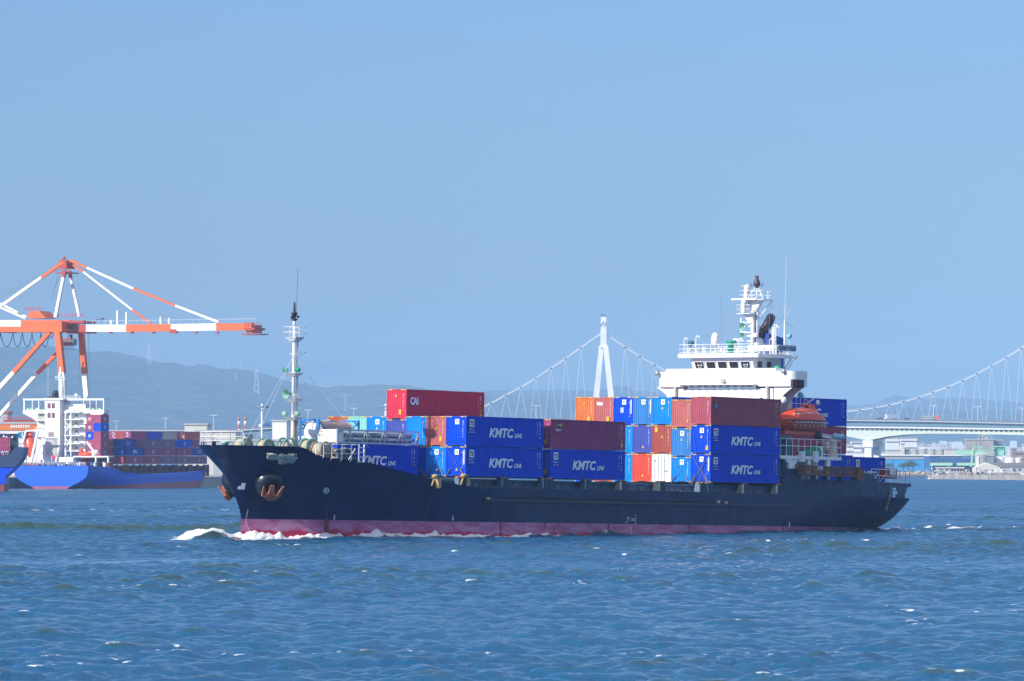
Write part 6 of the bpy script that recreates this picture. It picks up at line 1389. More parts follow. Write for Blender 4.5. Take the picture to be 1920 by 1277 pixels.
m = MB(); m.box(-1.9, 1.2, -1.3, 1.3, 0, 2.2); m.build('body', ORD, tr_); m = MB(); m.box(1.2, 1.9, -1.2, 1.2, .1, 2.1); m.box(-1.3, .8, -1.36, -1.3, .9, 1.8); m.build('window', mat('cab_glass', (.12, .2, .22), .2), tr_); m = MB(); m.rail([(-2, -1.6, -1.1), (2, -1.6, -1.1)], 1.0, .8, .06); m.box(-2, 2, -1.6, 1.6, -1.2, -1.1); m.box(-.8, .6, -.8, .8, 2.2, 3.6); m.build('cab_frame', GREYB, tr_)
m = MB()
fx_ = [-14, 1, 24, 42, 60, 77, 92, 100]
for a, b in zip(fx_[:-1], fx_[1:]):
    dpt = 27 if b - a > 12 else 11
    m.path([CR.su(a + (b - a) * q_, 623.5 + dpt * (1 - (2 * q_ - 1) ** 2) ** .8, -4) for q_ in np.linspace(0, 1, 9)], .13, n=5)
m.build('festoon_cable', mat('cable_navy', (.02, .03, .09), .6), cr)
m = MB()
for a, b, t in (((126, 500), (108, 560), 0), ((108, 560), (104, 578), 0), ((104, 578), (108, 595), 0), ((110, 515), (98, 560), 1)): m.tube(CR.su(*a, t), CR.su(*b, t), .09, n=4)
for a, b in (((0, 553), (120, 493)), ((0, 558), (118, 497)), ((132, 494), (410, 598)), ((140, 500), (270, 602)), ((148, 620), (150, 745)), ((166, 625), (168, 745))): m.tube(CR.su(*a, 1), CR.su(*b, 1), .06, n=4)
m.build('hoist_wires', mat('wire_grey', (.22, .25, .3), .6), cr)
m = MB()
for t in (-10.5, 10.5):
    for x in (CR.su(124, 868, -10.5).x, CR.su(-100, 868, -10.5).x): m.box(x - 3, x + 3, t - 1.5, t + 1.5, 0, 1.6)
m.build('bogies', ORG, cr)
# ================================================================== SUSPENSION BRIDGE AND ROAD DECK
YB = 3896
br = thing('suspension_bridge', 'white cable bridge with one slender A-shaped tower and slanted hangers in the distance', 'bridge', loc=tuple(at(1131, 788, YB)))
ob = Vector(br.location)
def B(px, py, dy=0): p = at(px, py, YB) - ob; return Vector((p.x, dy, p.z))
BW = mat('bridge_white', (.78, .79, .78), .5, var=.1, scale=.05, stain=((.25, .27, .33), .70, .12)); BG = mat('bridge_blue_grey', (.20, .32, .42), .55, var=.08, scale=.05)
m = MB()
def leg(a, b, wa, wb, da, db): 
    a, b = Vector(a), Vector(b); m.hexa([(b.x - wb, b.y - db, b.z), (b.x + wb, b.y - db, b.z), (b.x + wb, b.y + db, b.z), (b.x - wb, b.y + db, b.z)], [(a.x - wa, a.y - da, a.z), (a.x + wa, a.y - da, a.z), (a.x + wa, a.y + da, a.z), (a.x - wa, a.y + da, a.z)])
leg(B(1131.5, 594), B(1131.5, 652), 1.7, 2.1, 1.6, 2.2)
tw_ = m.build('tower_column', BW, br)
for x0_, x1_, dy in ((1127.5, 1112.5, 7), (1135.5, 1151, -7)):
    m = MB(); leg(B(x0_, 648, dy * .12), B(x1_, 800, dy), 1.6, 2.1, 2., 2.6); leg(B(x1_, 799, dy), B(x1_, 876, dy * 1.2), 2.6, 3.2, 2.6, 3.); m.build('tower_leg', BW, br)
m = MB(); p = B(1131.5, 597); 
for i in range(5): m.box(p.x - 1.9 + i * .8, p.x - 1.5 + i * .8, -1.9, -1.7, p.z - 6 + (i % 3), p.z - 4 + (i % 3))
m.rail([(p.x - 1.7, -1.6, p.z + 1), (p.x + 1.7, -1.6, p.z + 1)], 1.4, .8, .12); m.tube((p.x - 1.3, 0, p.z + 1), (p.x - 1.3, 0, p.z + 5), .12); m.build('tower_top_fittings', mat('bridge_dark_fitting', (.12, .12, .2), .6), tw_)
def cab(x):
    if x >= 1131: return 773 - .5 * .00175 * (x - 1545) ** 2
    return lerpt(x, [(800, 812), (840, 798), (880, 777), (920, 757), (950, 740.5), (977, 726.5), (1005, 709.5), (1033, 691), (1061, 673), (1089, 652.5), (1131, 623)])
m = MB(); m.path([B(x, cab(x)) for x in [800, 840, 880, 920, 950, 977, 1005, 1033, 1061, 1089, 1131]] + [B(x, cab(x)) for x in np.arange(1145, 1965, 13.75)], .3, n=6)
m.path([B(x, cab(x) - 3) for x in [800, 880, 920, 977, 1033, 1089, 1131]] + [B(x, cab(x) - 3) for x in np.arange(1160, 1965, 27.5)], .06, n=4); m.build('main_cable', BW, br)
m = MB()
nodes = [1131 + 27.5 * k + 13.5 for k in range(1, 30)] + [1131 - 28 * k - 14 for k in range(1, 11)]
for x in nodes:
    p = B(x, cab(x)); m.box(p.x - .7, p.x + .7, -.6, .6, p.z - .5, p.z + .35)
m.build('cable_clamps', mat('bridge_dark_fitting', (0, 0, 0)), br)
for x in nodes:
    if x < 810: continue
    m = MB()
    for q_ in (-1, 1): m.tube(B(x + q_ * .8, cab(x) + 2), B(x + q_ * 11.5, 789, q_ * 3), .085, n=4, cap=False)
    m.build('hanger', BW, br)
deck = [(-140, 808), (200, 806), (420, 806), (442, 806), (520, 801), (600, 797), (680, 794), (800, 789.5), (900, 787.5), (1250, 786), (1590, 787), (1750, 789), (1920, 793), (2150, 799)]
vd = thing('elevated_road', 'blue grey elevated roadway crossing the whole distance, carrying lorries on the right', 'road bridge', loc=tuple(at(960, 820, YB))); ov = Vector(vd.location)
def V(px, py, dy=0): p = at(px, py, YB) - ov; return Vector((p.x, dy, p.z))
m = MB()
for (a, ya), (b, yb) in zip(deck[:-1], deck[1:]):
    p, q_ = V(a, ya), V(b, yb); m.hexa([(p.x, -9, p.z - 3.6), (q_.x, -9, q_.z - 3.6), (q_.x, 9, q_.z - 3.6), (p.x, 9, p.z - 3.6)], [(p.x, -9, p.z - .9), (q_.x, -9, q_.z - .9), (q_.x, 9, q_.z - .9), (p.x, 9, p.z - .9)])
m.build('girder', BG, vd)
m = MB()
for (a, ya), (b, yb) in zip(deck[:-1], deck[1:]):
    p, q_ = V(a, ya), V(b, yb); m.hexa([(p.x, -10.5, p.z - .95), (q_.x, -10.5, q_.z - .95), (q_.x, 10.5, q_.z - .95), (p.x, 10.5, p.z - .95)], [(p.x, -10.5, p.z - .2), (q_.x, -10.5, q_.z - .2), (q_.x, 10.5, q_.z - .2), (p.x, 10.5, p.z - .2)])
m.build('deck_edge', mat('deck_edge_pale', (.5, .56, .6), .6), vd)
m = MB()
for (a, ya), (b, yb) in zip(deck[:-1], deck[1:]): p, q_ = V(a, ya, -10.4), V(b, yb, -10.4); m.rail([(p.x, -10.4, p.z - .2), (q_.x, -10.4, q_.z - .2)], .9, 6, .12, (1., .4), n=4)
m.build('parapet', mat('parapet_brown', (.3, .22, .2), .7), vd)
m = MB()
for x in list(range(-60, 1000, 88)) + [1300, 1450]: p = V(x, lerpt(x, deck)); m.box(p.x - 2, p.x + 2, -5, 5, -22, p.z - 3.6)
m.build('piers', CONC, vd)
lp = thing('street_lamp', 'white double-armed lamp post on the elevated road', 'street lamp', loc=(0, 0, 0), group='lamp posts along the elevated road')
m = MB(); m.tube((0, 0, 0), (0, 0, 9.8), .2, .16, n=6); m.build('post', BW, lp); m = MB(); m.box(-2.3, 2.3, -.2, .2, 9.7, 10.0); m.box(-2.5, -1.4, -.35, .35, 9.9, 10.15); m.box(1.4, 2.5, -.35, .35, 9.9, 10.15); m.build('lamp_arm', BW, lp)
lbls = {219: 'leftmost white lamp post, just right of the moored ship\'s bridge', 311: 'white lamp post above the moored ship\'s containers, second from the left', 401: 'white lamp post just right of the black ship\'s bow tip', 578: 'white lamp post just right of the foremast', 664: 'white lamp post above the mint container', 1005: 'lone white lamp post in front of the cable left of the bridge tower', 1749: 'white lamp post between the two lorries on the elevated road', 1832: 'white lamp post right of the flatbed lorry', 1915: 'white lamp post at the right edge of the photo'}
for i, (px, lb) in enumerate(lbls.items()):
    p = at(px, lerpt(px, deck) + .5, YB); ht_ = {219: 789, 311: 783.5, 401: 778, 578: 768.5, 664: 765, 1005: 760, 1749: 760, 1832: 762, 1915: 764.5}[px]
    o = lp if i == 0 else copy_thing(lp); o.location = (p.x, YB - 6, p.z - .3); o['label'] = lb; k = (at(px, ht_, YB).z - p.z + .3) / 10.1; o.scale = (1, 1, k)
# lorries and cars on the road
def lorry(px, y, kind, label):
    p = at(px, y, YB); o = thing({'box': 'box_lorry', 'flat': 'flatbed_lorry', 'car': 'car', 'crane': 'crane_truck'}[kind], label, 'car' if kind == 'car' else 'lorry', loc=(p.x, YB - 7, p.z))
    L_ = {'box': 9.6, 'flat': 12., 'car': 4.4, 'crane': 9}[kind]
    if kind == 'box':
        m = MB(); m.box(2.1, L_, -1.2, 1.2, .9, 3.5); m.build('cargo_box', mat('lorry_grey', (.28, .34, .42), .5), o); m = MB(); m.hexa([(0, -1.15, .5), (1.95, -1.15, .5), (1.95, 1.15, .5), (0, 1.15, .5)], [(.35, -1.1, 3.3), (1.95, -1.1, 3.4), (1.95, 1.1, 3.4), (.35, 1.1, 3.3)]); m.build('cab', whi, o); m = MB(); m.box(.1, .6, -1.18, 1.18, 1.7, 2.4); m.build('windscreen', GLASS, o)
    elif kind == 'flat':
        m = MB(); m.box(0, 9.4, -1.2, 1.2, .9, 1.2)
        for i in range(6): m.box(.2 + i * 1.5, .5 + i * 1.5, -1.2, 1.2, 1.2, 3.1)
        m.box(.2, 8.6, -1.2, 1.2, 2.2, 2.9); m.build('load_bed', mat('load_grey', (.5, .5, .48), .6), o); m = MB(); m.box(9.6, L_, -1.2, 1.2, .5, 2.9); m.build('cab', ORG, o); m = MB(); m.box(L_ - .1, L_ + .05, -1, 1, 1.6, 2.5); m.build('windscreen', GLASS, o)
    elif kind == 'crane':
        m = MB(); m.box(2.2, L_, -1.2, 1.2, .9, 2.0); m.bar((2.5, 0, 2.0), (8.5, 0, 4.2), .5); m.box(5, 7, -1, 1, 2, 2.8); m.build('crane_bed', DBLUE, o); m = MB(); m.box(0, 2, -1.2, 1.2, .5, 2.9); m.build('cab', whi, o)
    else:
        m = MB(); m.box(0, L_, -.9, .9, .3, .95); m.hexa([(.7, -.85, .95), (3.9, -.85, .95), (3.9, .85, .95), (.7, .85, .95)], [(1.3, -.75, 1.5), (3.3, -.75, 1.5), (3.3, .75, 1.5), (1.3, .75, 1.5)]); m.build('body', mat('car_navy', (.02, .03, .06), .3), o)
    for x in ((.9, L_ - 1) if kind == 'car' else (1.1, L_ - 2.6, L_ - 1.3)):
        m = MB(); m.lathe((x, 0, .45), [(0, -1.22), (.45, -1.22), (.45, 1.22), (0, 1.22)], n=12, axis='y'); m.build('wheel', BLK, o)
lorry(1657, 787.2, 'box', 'white-cabbed lorry with grey box body on the elevated road'); lorry(1692.5, 787.6, 'car', 'dark car between the two lorries on the elevated road'); lorry(1725.5, 788, 'flat', 'flatbed lorry with orange cab and pale load on the elevated road'); lorry(1643, 787.2, 'car', 'dark car just ahead of the white-cabbed lorry'); lorry(486, 803, 'crane', 'blue crane lorry on the elevated road left of the foremast')
# ================================================================== CREAM HAUNCHED BRIDGE
cg = Frame((at(1626, 900, 3600).x, 3600, 0), (math.cos(R(14)), -math.sin(R(14)), 0), (math.sin(R(24)), math.cos(R(24)), 0), (0, 0, 1))
gb = thing('road_bridge', 'pale green concrete road bridge curving down to a broad white pier at the stern', 'road bridge', cg)
PG = mat('pale_green_concrete', (.60, .66, .55), .7, var=.06, scale=.05)
for t in (0., 20.):
    m = MB(); tp = [(1360, 799), (1500, 801), (1590, 803), (1700, 804), (1800, 805.5), (1920, 807), (2100, 810)]; bt_ = [(1360, 814), (1500, 811), (1545, 812), (1587, 818), (1612, 823), (1626, 825.5), (1640, 823.5), (1665, 818.5), (1700, 814.8), (1740, 813.3), (1800, 813.2), (1920, 815.5), (2100, 818)]
    A1 = [cg.su(a, b, 0) for a, b in tp]; A2 = [cg.su(a, b, 0) for a, b in bt_]
    m.prism([(p.x, t, p.z) for p in A1] + [(p.x, t, p.z) for p in A2[::-1]], (0, .8, 0)); m.build('haunched_girder', PG, gb)
m = MB(); A1 = [cg.su(a, b - 2.2, -1) for a, b in tp]
for p, q_ in zip(A1[:-1], A1[1:]): m.hexa([(p.x, -1.5, p.z - .5), (q_.x, -1.5, q_.z - .5), (q_.x, 22, q_.z - .5), (p.x, 22, p.z - .5)], [(p.x, -1.5, p.z + .4), (q_.x, -1.5, q_.z + .4), (q_.x, 22, q_.z + .4), (p.x, 22, p.z + .4)])
m.build('deck', mat('deck_pale_edge', (.7, .7, .66), .6), gb)
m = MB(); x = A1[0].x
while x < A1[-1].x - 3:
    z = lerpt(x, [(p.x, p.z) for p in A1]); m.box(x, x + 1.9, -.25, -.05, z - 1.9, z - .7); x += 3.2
m.build('deck_bracket_shade', mat('bracket_shadow', (.10, .13, .15), .7), gb)  # dark boxes carry the shadow of the deck brackets in their colour
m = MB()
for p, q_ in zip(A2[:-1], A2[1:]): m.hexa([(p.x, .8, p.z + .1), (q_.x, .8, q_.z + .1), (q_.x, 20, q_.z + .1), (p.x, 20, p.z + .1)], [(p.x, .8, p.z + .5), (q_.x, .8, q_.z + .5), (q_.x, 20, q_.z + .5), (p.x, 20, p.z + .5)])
m.build('soffit', mat('soffit_shade_green', (.3, .36, .34), .7), gb)  # underside shade put into a darker copy of the concrete colour
pzt = cg.su(1626, 825.5, 0).z
m = MB(); m.box(-2.6, 4, -1.5, 24, pzt - 4.4, pzt - .05); pc = m.build('pier_cap', WHW, gb)
for t in (0, 17.5): m = MB(); m.box(-1.6, 3.0, t - .8, t + 4.4, -3, pzt - 4.4); m.build('pier_column', WHW, gb)
# ================================================================== RIGHT SHORE
land = [(at(1540, 895.2, 3850).x, 3850), (at(1740, 895.2, 3850).x, 3850), (at(1741, 898, 3320).x, 3320), (at(1925, 900.5, 3020).x, 3020), (at(2300, 902, 2900).x, 2900), (2600, 2900), (2600, 4440), (at(1540, 895, 4440).x, 4440)]
g = MB(); g.prism([(x, y, -2) for x, y in land], (0, 0, 4.4)); o = g.build('shore', mat('shore_concrete', (.36, .32, .27), .9, var=.35, scale=.06, stain=((.16, .14, .13), .55, .12))); tag(o, kind='structure')
m = MB(); p, q_ = at(1640, 895.2, 3840), at(1741, 891, 3840); m.box(p.x, q_.x, 3838, 3848, -1, q_.z); o = m.build('sea_wall', mat('wall_slate', (.08, .12, .2), .8)); tag(o, 'dark blue sea wall at the water right of the stern', 'sea wall')
m = MB(); rn = random.Random(12); pts = []
base_ = thing('rocky_bank', 'tan rocky bank above the dark sea wall right of the stern', 'bank', loc=tuple(at(1715, 891, 3860)))
m = MB()
for i in range(70): x = rn.uniform(-17, 17); m.ball((x, rn.uniform(0, 12), rn.uniform(0, 2.4) * (1 - abs(x) / 24)), rn.uniform(1, 2.6), 1.5, rn.uniform(.6, 1.4), n=6)
m.build('rocks', mat('tan_rock', (.42, .31, .2), .9, var=.35, scale=.2), base_)
bl = mat('warehouse_blue', (.03, .30, .62), .6, var=.05, scale=.05); bd_ = mat('warehouse_deep_blue', (.015, .10, .30), .6, var=.06, scale=.05); MG = mat('mint_green_steel', (.34, .68, .50), .6, var=.06, scale=.1)
def wb(name, Y, depth, label, cat='building'):
    o = thing(name, label, cat, loc=(0, Y, 0)); o['_'] = 0; del o['_']; return o
def place(o, Y): return lambda m, xa, xb, ya, yb, dy=0, dp=10: m.box(at(xa, 0, Y).x - o.location.x, at(xb, 0, Y).x - o.location.x, dy, dy + dp, at(0, yb, Y).z - o.location.z, at(0, ya, Y).z - o.location.z)
def bthing(name, label, cat, px, yb, Y): return thing(name, label, cat, loc=tuple(at(px, yb, Y)))
o = bthing('warehouse', 'long bright blue and grey warehouse right of the bridge pier', 'building', 1690, 888, 4150); pl = place(o, 4150)
m = MB(); pl(m, 1655, 1741, 861, 888, 0, 50); m.build('wall', bl, o); m = MB(); pl(m, 1655, 1741, 854.5, 861, .3, 49); m.build('upper_wall', GRW, o); m = MB(); pl(m, 1650, 1742, 852.3, 854.6, -1, 52); m.build('roof', WHW, o); m = MB(); pl(m, 1673, 1674, 862, 888, -.3, .3); pl(m, 1655, 1741, 861, 861.8, -.3, .3); m.build('seam', bd_, o)
o = bthing('steel_works', 'deep blue steel works shed with pale Japanese lettering on its wall', 'building', 1780, 888, 4100); pl = place(o, 4100)
m = MB(); pl(m, 1741, 1826, 855, 888, 0, 50); m.build('wall', bd_, o); m = MB(); pl(m, 1740, 1800, 853.2, 855, -1, 52); m.build('roof', WHW, o)
m = MB(); p = at(1762.5, 860.8, 4100) - o.location; m.text('サミットスチール株式会社', 2.0, (p.x, -.4, p.z), (1, 0, 0), (0, 0, 1)); m.build('lettering', mat('pale_blue_lettering', (.3, .45, .6), .6), o)
m = MB(); pl(m, 1742, 1782, 868, 873, -14, 14); pl(m, 1742, 1743.5, 873, 887, -14, 1); pl(m, 1774, 1775.5, 873, 887, -14, 1); pl(m, 1792, 1826, 868, 873, -14, 14); m.build('loading_canopy', MG, o); m = MB(); pl(m, 1741, 1782, 866, 868, -14, 14); pl(m, 1792, 1826, 866, 868, -14, 14); m.build('canopy_roof', mat('canopy_brown', (.12, .1, .1), .7), o)
for k in range(5):
    xa = 1690.5 + k * 16.1; c_ = at(xa + 7.6, 852.5, 4260); o = thing('silo', ['leftmost of the five squat concrete silos behind the blue warehouse', 'second from the left of the five squat concrete silos', 'middle one of the five squat concrete silos', 'fourth from the left of the five squat concrete silos', 'rightmost of the five squat concrete silos behind the blue warehouse'][k], 'silo', loc=tuple(c_), group='concrete silos behind the blue warehouse')
    m = MB(); r_ = 2.95; h_ = at(0, 842.3, 4260).z - c_.z; m.lathe((0, 0, 0), [(r_, -8), (r_, h_), (0, h_)], n=24); m.build('shell', CONC, o); m = MB(); m.lathe((0, 0, h_ - .5), [(r_ + .12, 0), (r_ + .12, .6), (0, .65)], n=24); m.build('rim', GRW, o)
block('stair_tower', 1690.5, 1696, 833, 852, 4255, 6, CRW, 'small pale tower beside the leftmost silo', 'tower', base=5)
block('grain_elevator', 1812, 1830.5, 825.5, 862, 4200, 14, CONC, 'left block of the weathered concrete plant behind the mint green crane', base=3)
o = block('grain_elevator', 1833.5, 1863, 825, 862, 4190, 14, CONC, 'taller middle block of the concrete plant with steelwork on its roof', base=3)
m = MB(); w1 = 5.6; h_ = at(0, 825, 4190).z - 3
for x in (-5.2, -2.5, 1.5, 4.5): m.box(x, x + .4, -4, -3.6, h_, h_ + 3.6)
m.box(-5.5, 5.2, -4, -3.5, h_ + 3.3, h_ + 3.7); m.box(-1.5, 2.6, -3, 3, h_, h_ + 4.2); m.box(-4.8, -3.4, -3, 0, h_, h_ + 2); m.build('roof_steelwork', GRW, o)
block('grain_elevator', 1863, 1880, 826.2, 862, 4195, 14, mat('slate_shade_wall', (.2, .26, .33), .7), 'shaded right side of the concrete plant, as a slate grey block', base=3)  # the plant's shaded side built as its own block in darker grey
o = bthing('unloading_crane', 'mint green dockside unloading crane in front of the concrete plant', 'crane', 1830, 876, 3900); pl = place(o, 3900)
m = MB(); pl(m, 1792, 1842, 844.5, 853, 0, 4); m.build('conveyor_gallery', MG, o); m = MB(); a = B(0, 0); 
pa_, pb_ = at(1825.5, 837, 3900) - o.location, at(1820.5, 875, 3900) - o.location; m.bar(pa_, pb_, 1.2); pl(m, 1824, 1842, 837, 839, 0, 3); pl(m, 1859, 1884, 836, 838, 0, 3)
for k in range(6): p1, p2 = at(1842 + k * 3, 852 - (k % 2) * 11, 3900) - o.location, at(1845 + k * 3, 841 + (k % 2) * 11, 3900) - o.location; m.bar(p1, p2, .35)
for a_, b_2 in (((1859, 852), (1866, 837)), ((1866, 852), (1859, 837)), ((1842, 838), (1828, 846)), ((1884, 837), (1888, 852))): m.bar(at(*a_, 3900) - o.location, at(*b_2, 3900) - o.location, .5)
m.build('truss_frame', MG, o); m = MB(); pl(m, 1868, 1884, 837, 854, .5, 4); m.build('machine_house', mat('green_steel_dark', (.06, .32, .26), .6), o); m = MB(); pl(m, 1871, 1881, 844, 854, -.5, 1); pl(m, 1881, 1889, 846, 850, 0, 3); m.build('cab', MG, o)
c_ = at(1839, 876, 3780); o = thing('storage_tank', 'tall concrete silo in front of the mint green crane', 'silo', loc=tuple(c_)); m = MB(); h_ = at(0, 853, 3780).z - c_.z; m.lathe((0, 0, 0), [(4, -3), (4, h_), (0, h_)], n=24); m.build('shell', CONC, o); m = MB(); m.rail([(-4, -2, h_), (4, -2, h_)], 1.2, 1, .1); m.box(-3.6, -1.6, -4.3, -3.9, 0, h_ - 1); m.build('rim', WHW, o)
block('storage_shed', 1850, 1864, 855, 876, 3790, 14, mat('slate_shade_wall', (0, 0, 0)), 'slate grey shed right of the tall concrete silo', base=2)
for k, (a_, b_2) in enumerate(((1864, 1884), (1882, 1902), (1903, 1916))):
    c_ = at((a_ + b_2) / 2, 869, 3800); r_ = (at(b_2, 0, 3800).x - at(a_, 0, 3800).x) / 2; o = thing('oil_tank', ['leftmost white oil tank beside the slate grey shed', 'middle white oil tank right of the slate grey shed', 'cream oil tank at the far right'][k], 'oil tank', loc=tuple(c_), group='oil tanks on the right shore'); m = MB(); h_ = at(0, (858, 860, 860)[k], 3800).z - c_.z; m.lathe((0, 0, 0), [(r_, -3), (r_, h_), (r_ * .6, h_ + .5), (0, h_ + .7)], n=24); m.build('shell', WHW if k < 2 else CRW, o); m = MB(); m.rail([(-r_, -r_ * .3, h_), (r_, -r_ * .3, h_)], 1.0, 1, .08); m.build('top_rail', WHW, o)
o = bthing('gabled_shed', 'cream gabled shed with grey roof on the right quay', 'building', 1860, 887, 3500); pl = place(o, 3500)
m = MB(); pts = [at(a_, b_2, 3500) - o.location for a_, b_2 in ((1829, 887), (1829, 877), (1851, 867.3), (1876, 876), (1876, 887))]; m.prism([tuple(p) for p in pts], (0, 25, 0)); m.build('wall', CRW, o)
m = MB(); pts = [at(a_, b_2, 3500) - o.location for a_, b_2 in ((1851, 867.3), (1935, 867.8), (1940, 876.5), (1876, 876.5))]; m.prism([tuple(p) for p in pts], (0, 12, 0)); m.build('roof', mat('roof_grey_brown', (.2, .18, .18), .8), o); m = MB(); pl(m, 1876, 1940, 876.5, 886, .5, 12); m.build('side_wall', GRW, o); m = MB(); pl(m, 1897, 1902, 879, 885, .2, .3); pl(m, 1908, 1914, 879, 882, .2, .3); pl(m, 1845, 1862, 881, 883, -.2, .2); m.build('window', mat('far_window', (0, 0, 0)), o)
o = bthing('harbour_office', 'low cream quay building with awning left of the gabled shed', 'building', 1790, 889, 3480); pl = place(o, 3480); m = MB(); pl(m, 1757, 1805, 877.5, 885, 0, 12); m.build('wall', CRW, o); m = MB(); pl(m, 1755, 1807, 876, 877.6, -2, 15); m.build('roof', WHW, o); m = MB()
for k in range(8): pl(m, 1760 + k * 5.6, 1762.6 + k * 5.6, 880, 883.5, -.2, .2)
m.build('window_row', mat('far_window', (0, 0, 0)), o)
block('stone_block', 1755, 1769, 884, 897, 3400, 8, CRW, 'pale square block at the water edge on the right quay', 'building', base=1.5)
block('quay_wall', 1742, 1935, 888, 900, 3330, 6, mat('quay_stained', (.42, .37, .31), .9, var=.3, scale=.2, stain=((.2, .17, .15), .5, .25)), 'stained pale concrete quay wall along the right shore', 'quay wall', base=-1)
m = MB(); o = bthing('quay_machinery', 'jumble of pipes and hoppers on the right quay', 'machinery', 1800, 888, 3320); rn = random.Random(3)
mats_ = [mat('gear_rust', (.35, .15, .1), .8), GRW, WHW, mat('gear_dark', (0, 0, 0)), CRW]
for i in range(90):
    m.m = rn.choice((0, 1, 1, 2, 3, 4)); x = rn.uniform(-21, 36); h_ = rn.uniform(.4, 2.2); w_ = rn.uniform(.3, 2.2); z = rn.uniform(-3.4, 1.6); m.box(x, x + w_, -1.5 + rn.random(), 0, z, z + h_)
for i in range(14): x = rn.uniform(-20, 30); m.m = 1; m.bar((x, -1.6, -3), (x + rn.uniform(-1.5, 1.5), -1.6, rn.uniform(1, 4)), .25)
m.build('machinery', mats_, o)
for k, (px, lb) in enumerate(((1743, 'leftmost small conical marker at the foot of the right quay'), (1770.5, 'small orange and white marker left of the round fenders'), (1820.5, 'small orange and white marker right of the round fenders'))):
    p = at(px, 897, 3300); o = thing('quay_marker', lb, 'marker', loc=tuple(p), group='markers along the right quay'); m = MB(); m.lathe((0, 0, 0), [(1.1, -1), (.9, .2), (.3, 1.9), (0, 2.)], n=10); m.build('cone', ORG if k else mat('tan_rock', (0, 0, 0)), o); m = MB(); m.lathe((0, 0, -.6), [(1.3, 0), (1.3, .5), (0, .5)], n=10); m.build('base', WHW, o)
for k in range(6):
    p = at(1782 + k * 5.2, 895, 3300); o = thing('dock_fender', 'round concrete dolphin, %s from the left of six below the quay machinery' % ('first second third fourth fifth sixth'.split()[k]), 'dolphin', loc=tuple(p), group='dolphins below the quay machinery'); m = MB(); m.lathe((0, 0, 0), [(.65, -1.5), (.65, 1.6), (0, 1.7)], n=12); m.build('post', CRW, o); m = MB(); m.lathe((0, 0, 1.0), [(.75, 0), (.75, .5), (0, .5)], n=12); m.build('cap', mat('gear_rust', (0, 0, 0)), o)
# housing blocks far behind
for a_, b_2, ya, yb, Y_, lb, wn in ((1662, 1686, 822, 834, 6500, 'white hospital-like block under the pale bridge, left half', (6, 4, 3, 1.2)), (1690, 1719.5, 822, 838, 6400, 'white hospital-like block under the pale bridge, right half', (8, 5, 3, 1.2)), (1588, 1600, 834, 850, 4700, 'white flats just right of the containers at the stern', (4, 6, 1.6, 1.)), (1597, 1616, 828, 850, 4800, 'taller stepped white flats left of the bridge pier', (6, 7, 1.6, 1.)),
        (1663, 1690, 845, 852, 4500, 'low grey building between the pier and the silos', (9, 1, 1.5, 1)), (1634, 1648, 838, 851, 5000, 'pinkish block seen between the pier columns', (4, 4, 2, 1)), (1898, 1906, 841, 858, 5200, 'brown tower block at the far right', (3, 7, 1.2, 1)), (1905, 1935, 847, 858, 5200, 'long brown housing block at the right edge', (9, 4, 2, 1)), (1730, 1748, 837, 850, 5600, 'small cluster block behind the rightmost silo', (5, 4, 2, 1)), (1772, 1796, 843, 853, 4600, 'low cream shed behind the mint conveyor gallery', (8, 1, 1.5, 1)), (1590, 1660, 849, 858, 4400, 'long pale shed behind the bridge pier', (16, 1, 1.5, .8))):
    block('apartment_block', a_, b_2, ya, yb, Y_, 20, mat('brown_wall', (.35, .22, .18), .8) if 'brown' in lb else mat('pink_wall', (.55, .35, .33), .8) if 'pink' in lb else (CRW if 'cream' in lb or 'grey' in lb else WHW), lb, base=2, windows=wn)
# scattered houses on the slopes: far too many and small to tell apart
m = MB(); rn = random.Random(20)
for i in range(900):
    px = rn.choice((rn.uniform(1660, 1990), rn.uniform(1700, 1840), rn.uniform(-30, 700))); Y_ = rn.uniform(7000, 15500) if px > 1000 else rn.uniform(9000, 16000); y = 876 - (Y_ - 7000) / 8500 * 46 * rn.uniform(.5, 1) - rn.uniform(0, 6)
    if px < 1000: continue
    p = at(px, y, Y_); h_ = rn.uniform(4, 14); w_ = rn.uniform(6, 22); m.m = rn.choice((0, 0, 1, 2)); m.box(p.x, p.x + w_, Y_, Y_ + 12, p.z - 30, p.z + h_ * .5)
o = m.build('distant_town', [WHW, mat('pink_wall', (0, 0, 0)), CRW]); tag(o, kind='stuff')
g = MB(); g.grid([[(x, Y_, 1.5 + max(0, (Y_ - 7000)) / 8500 * z_) for x in (-6000, 6000)] for Y_, z_ in ((6900, 0), (9000, 30), (12000, 48), (17500, 56))]); 
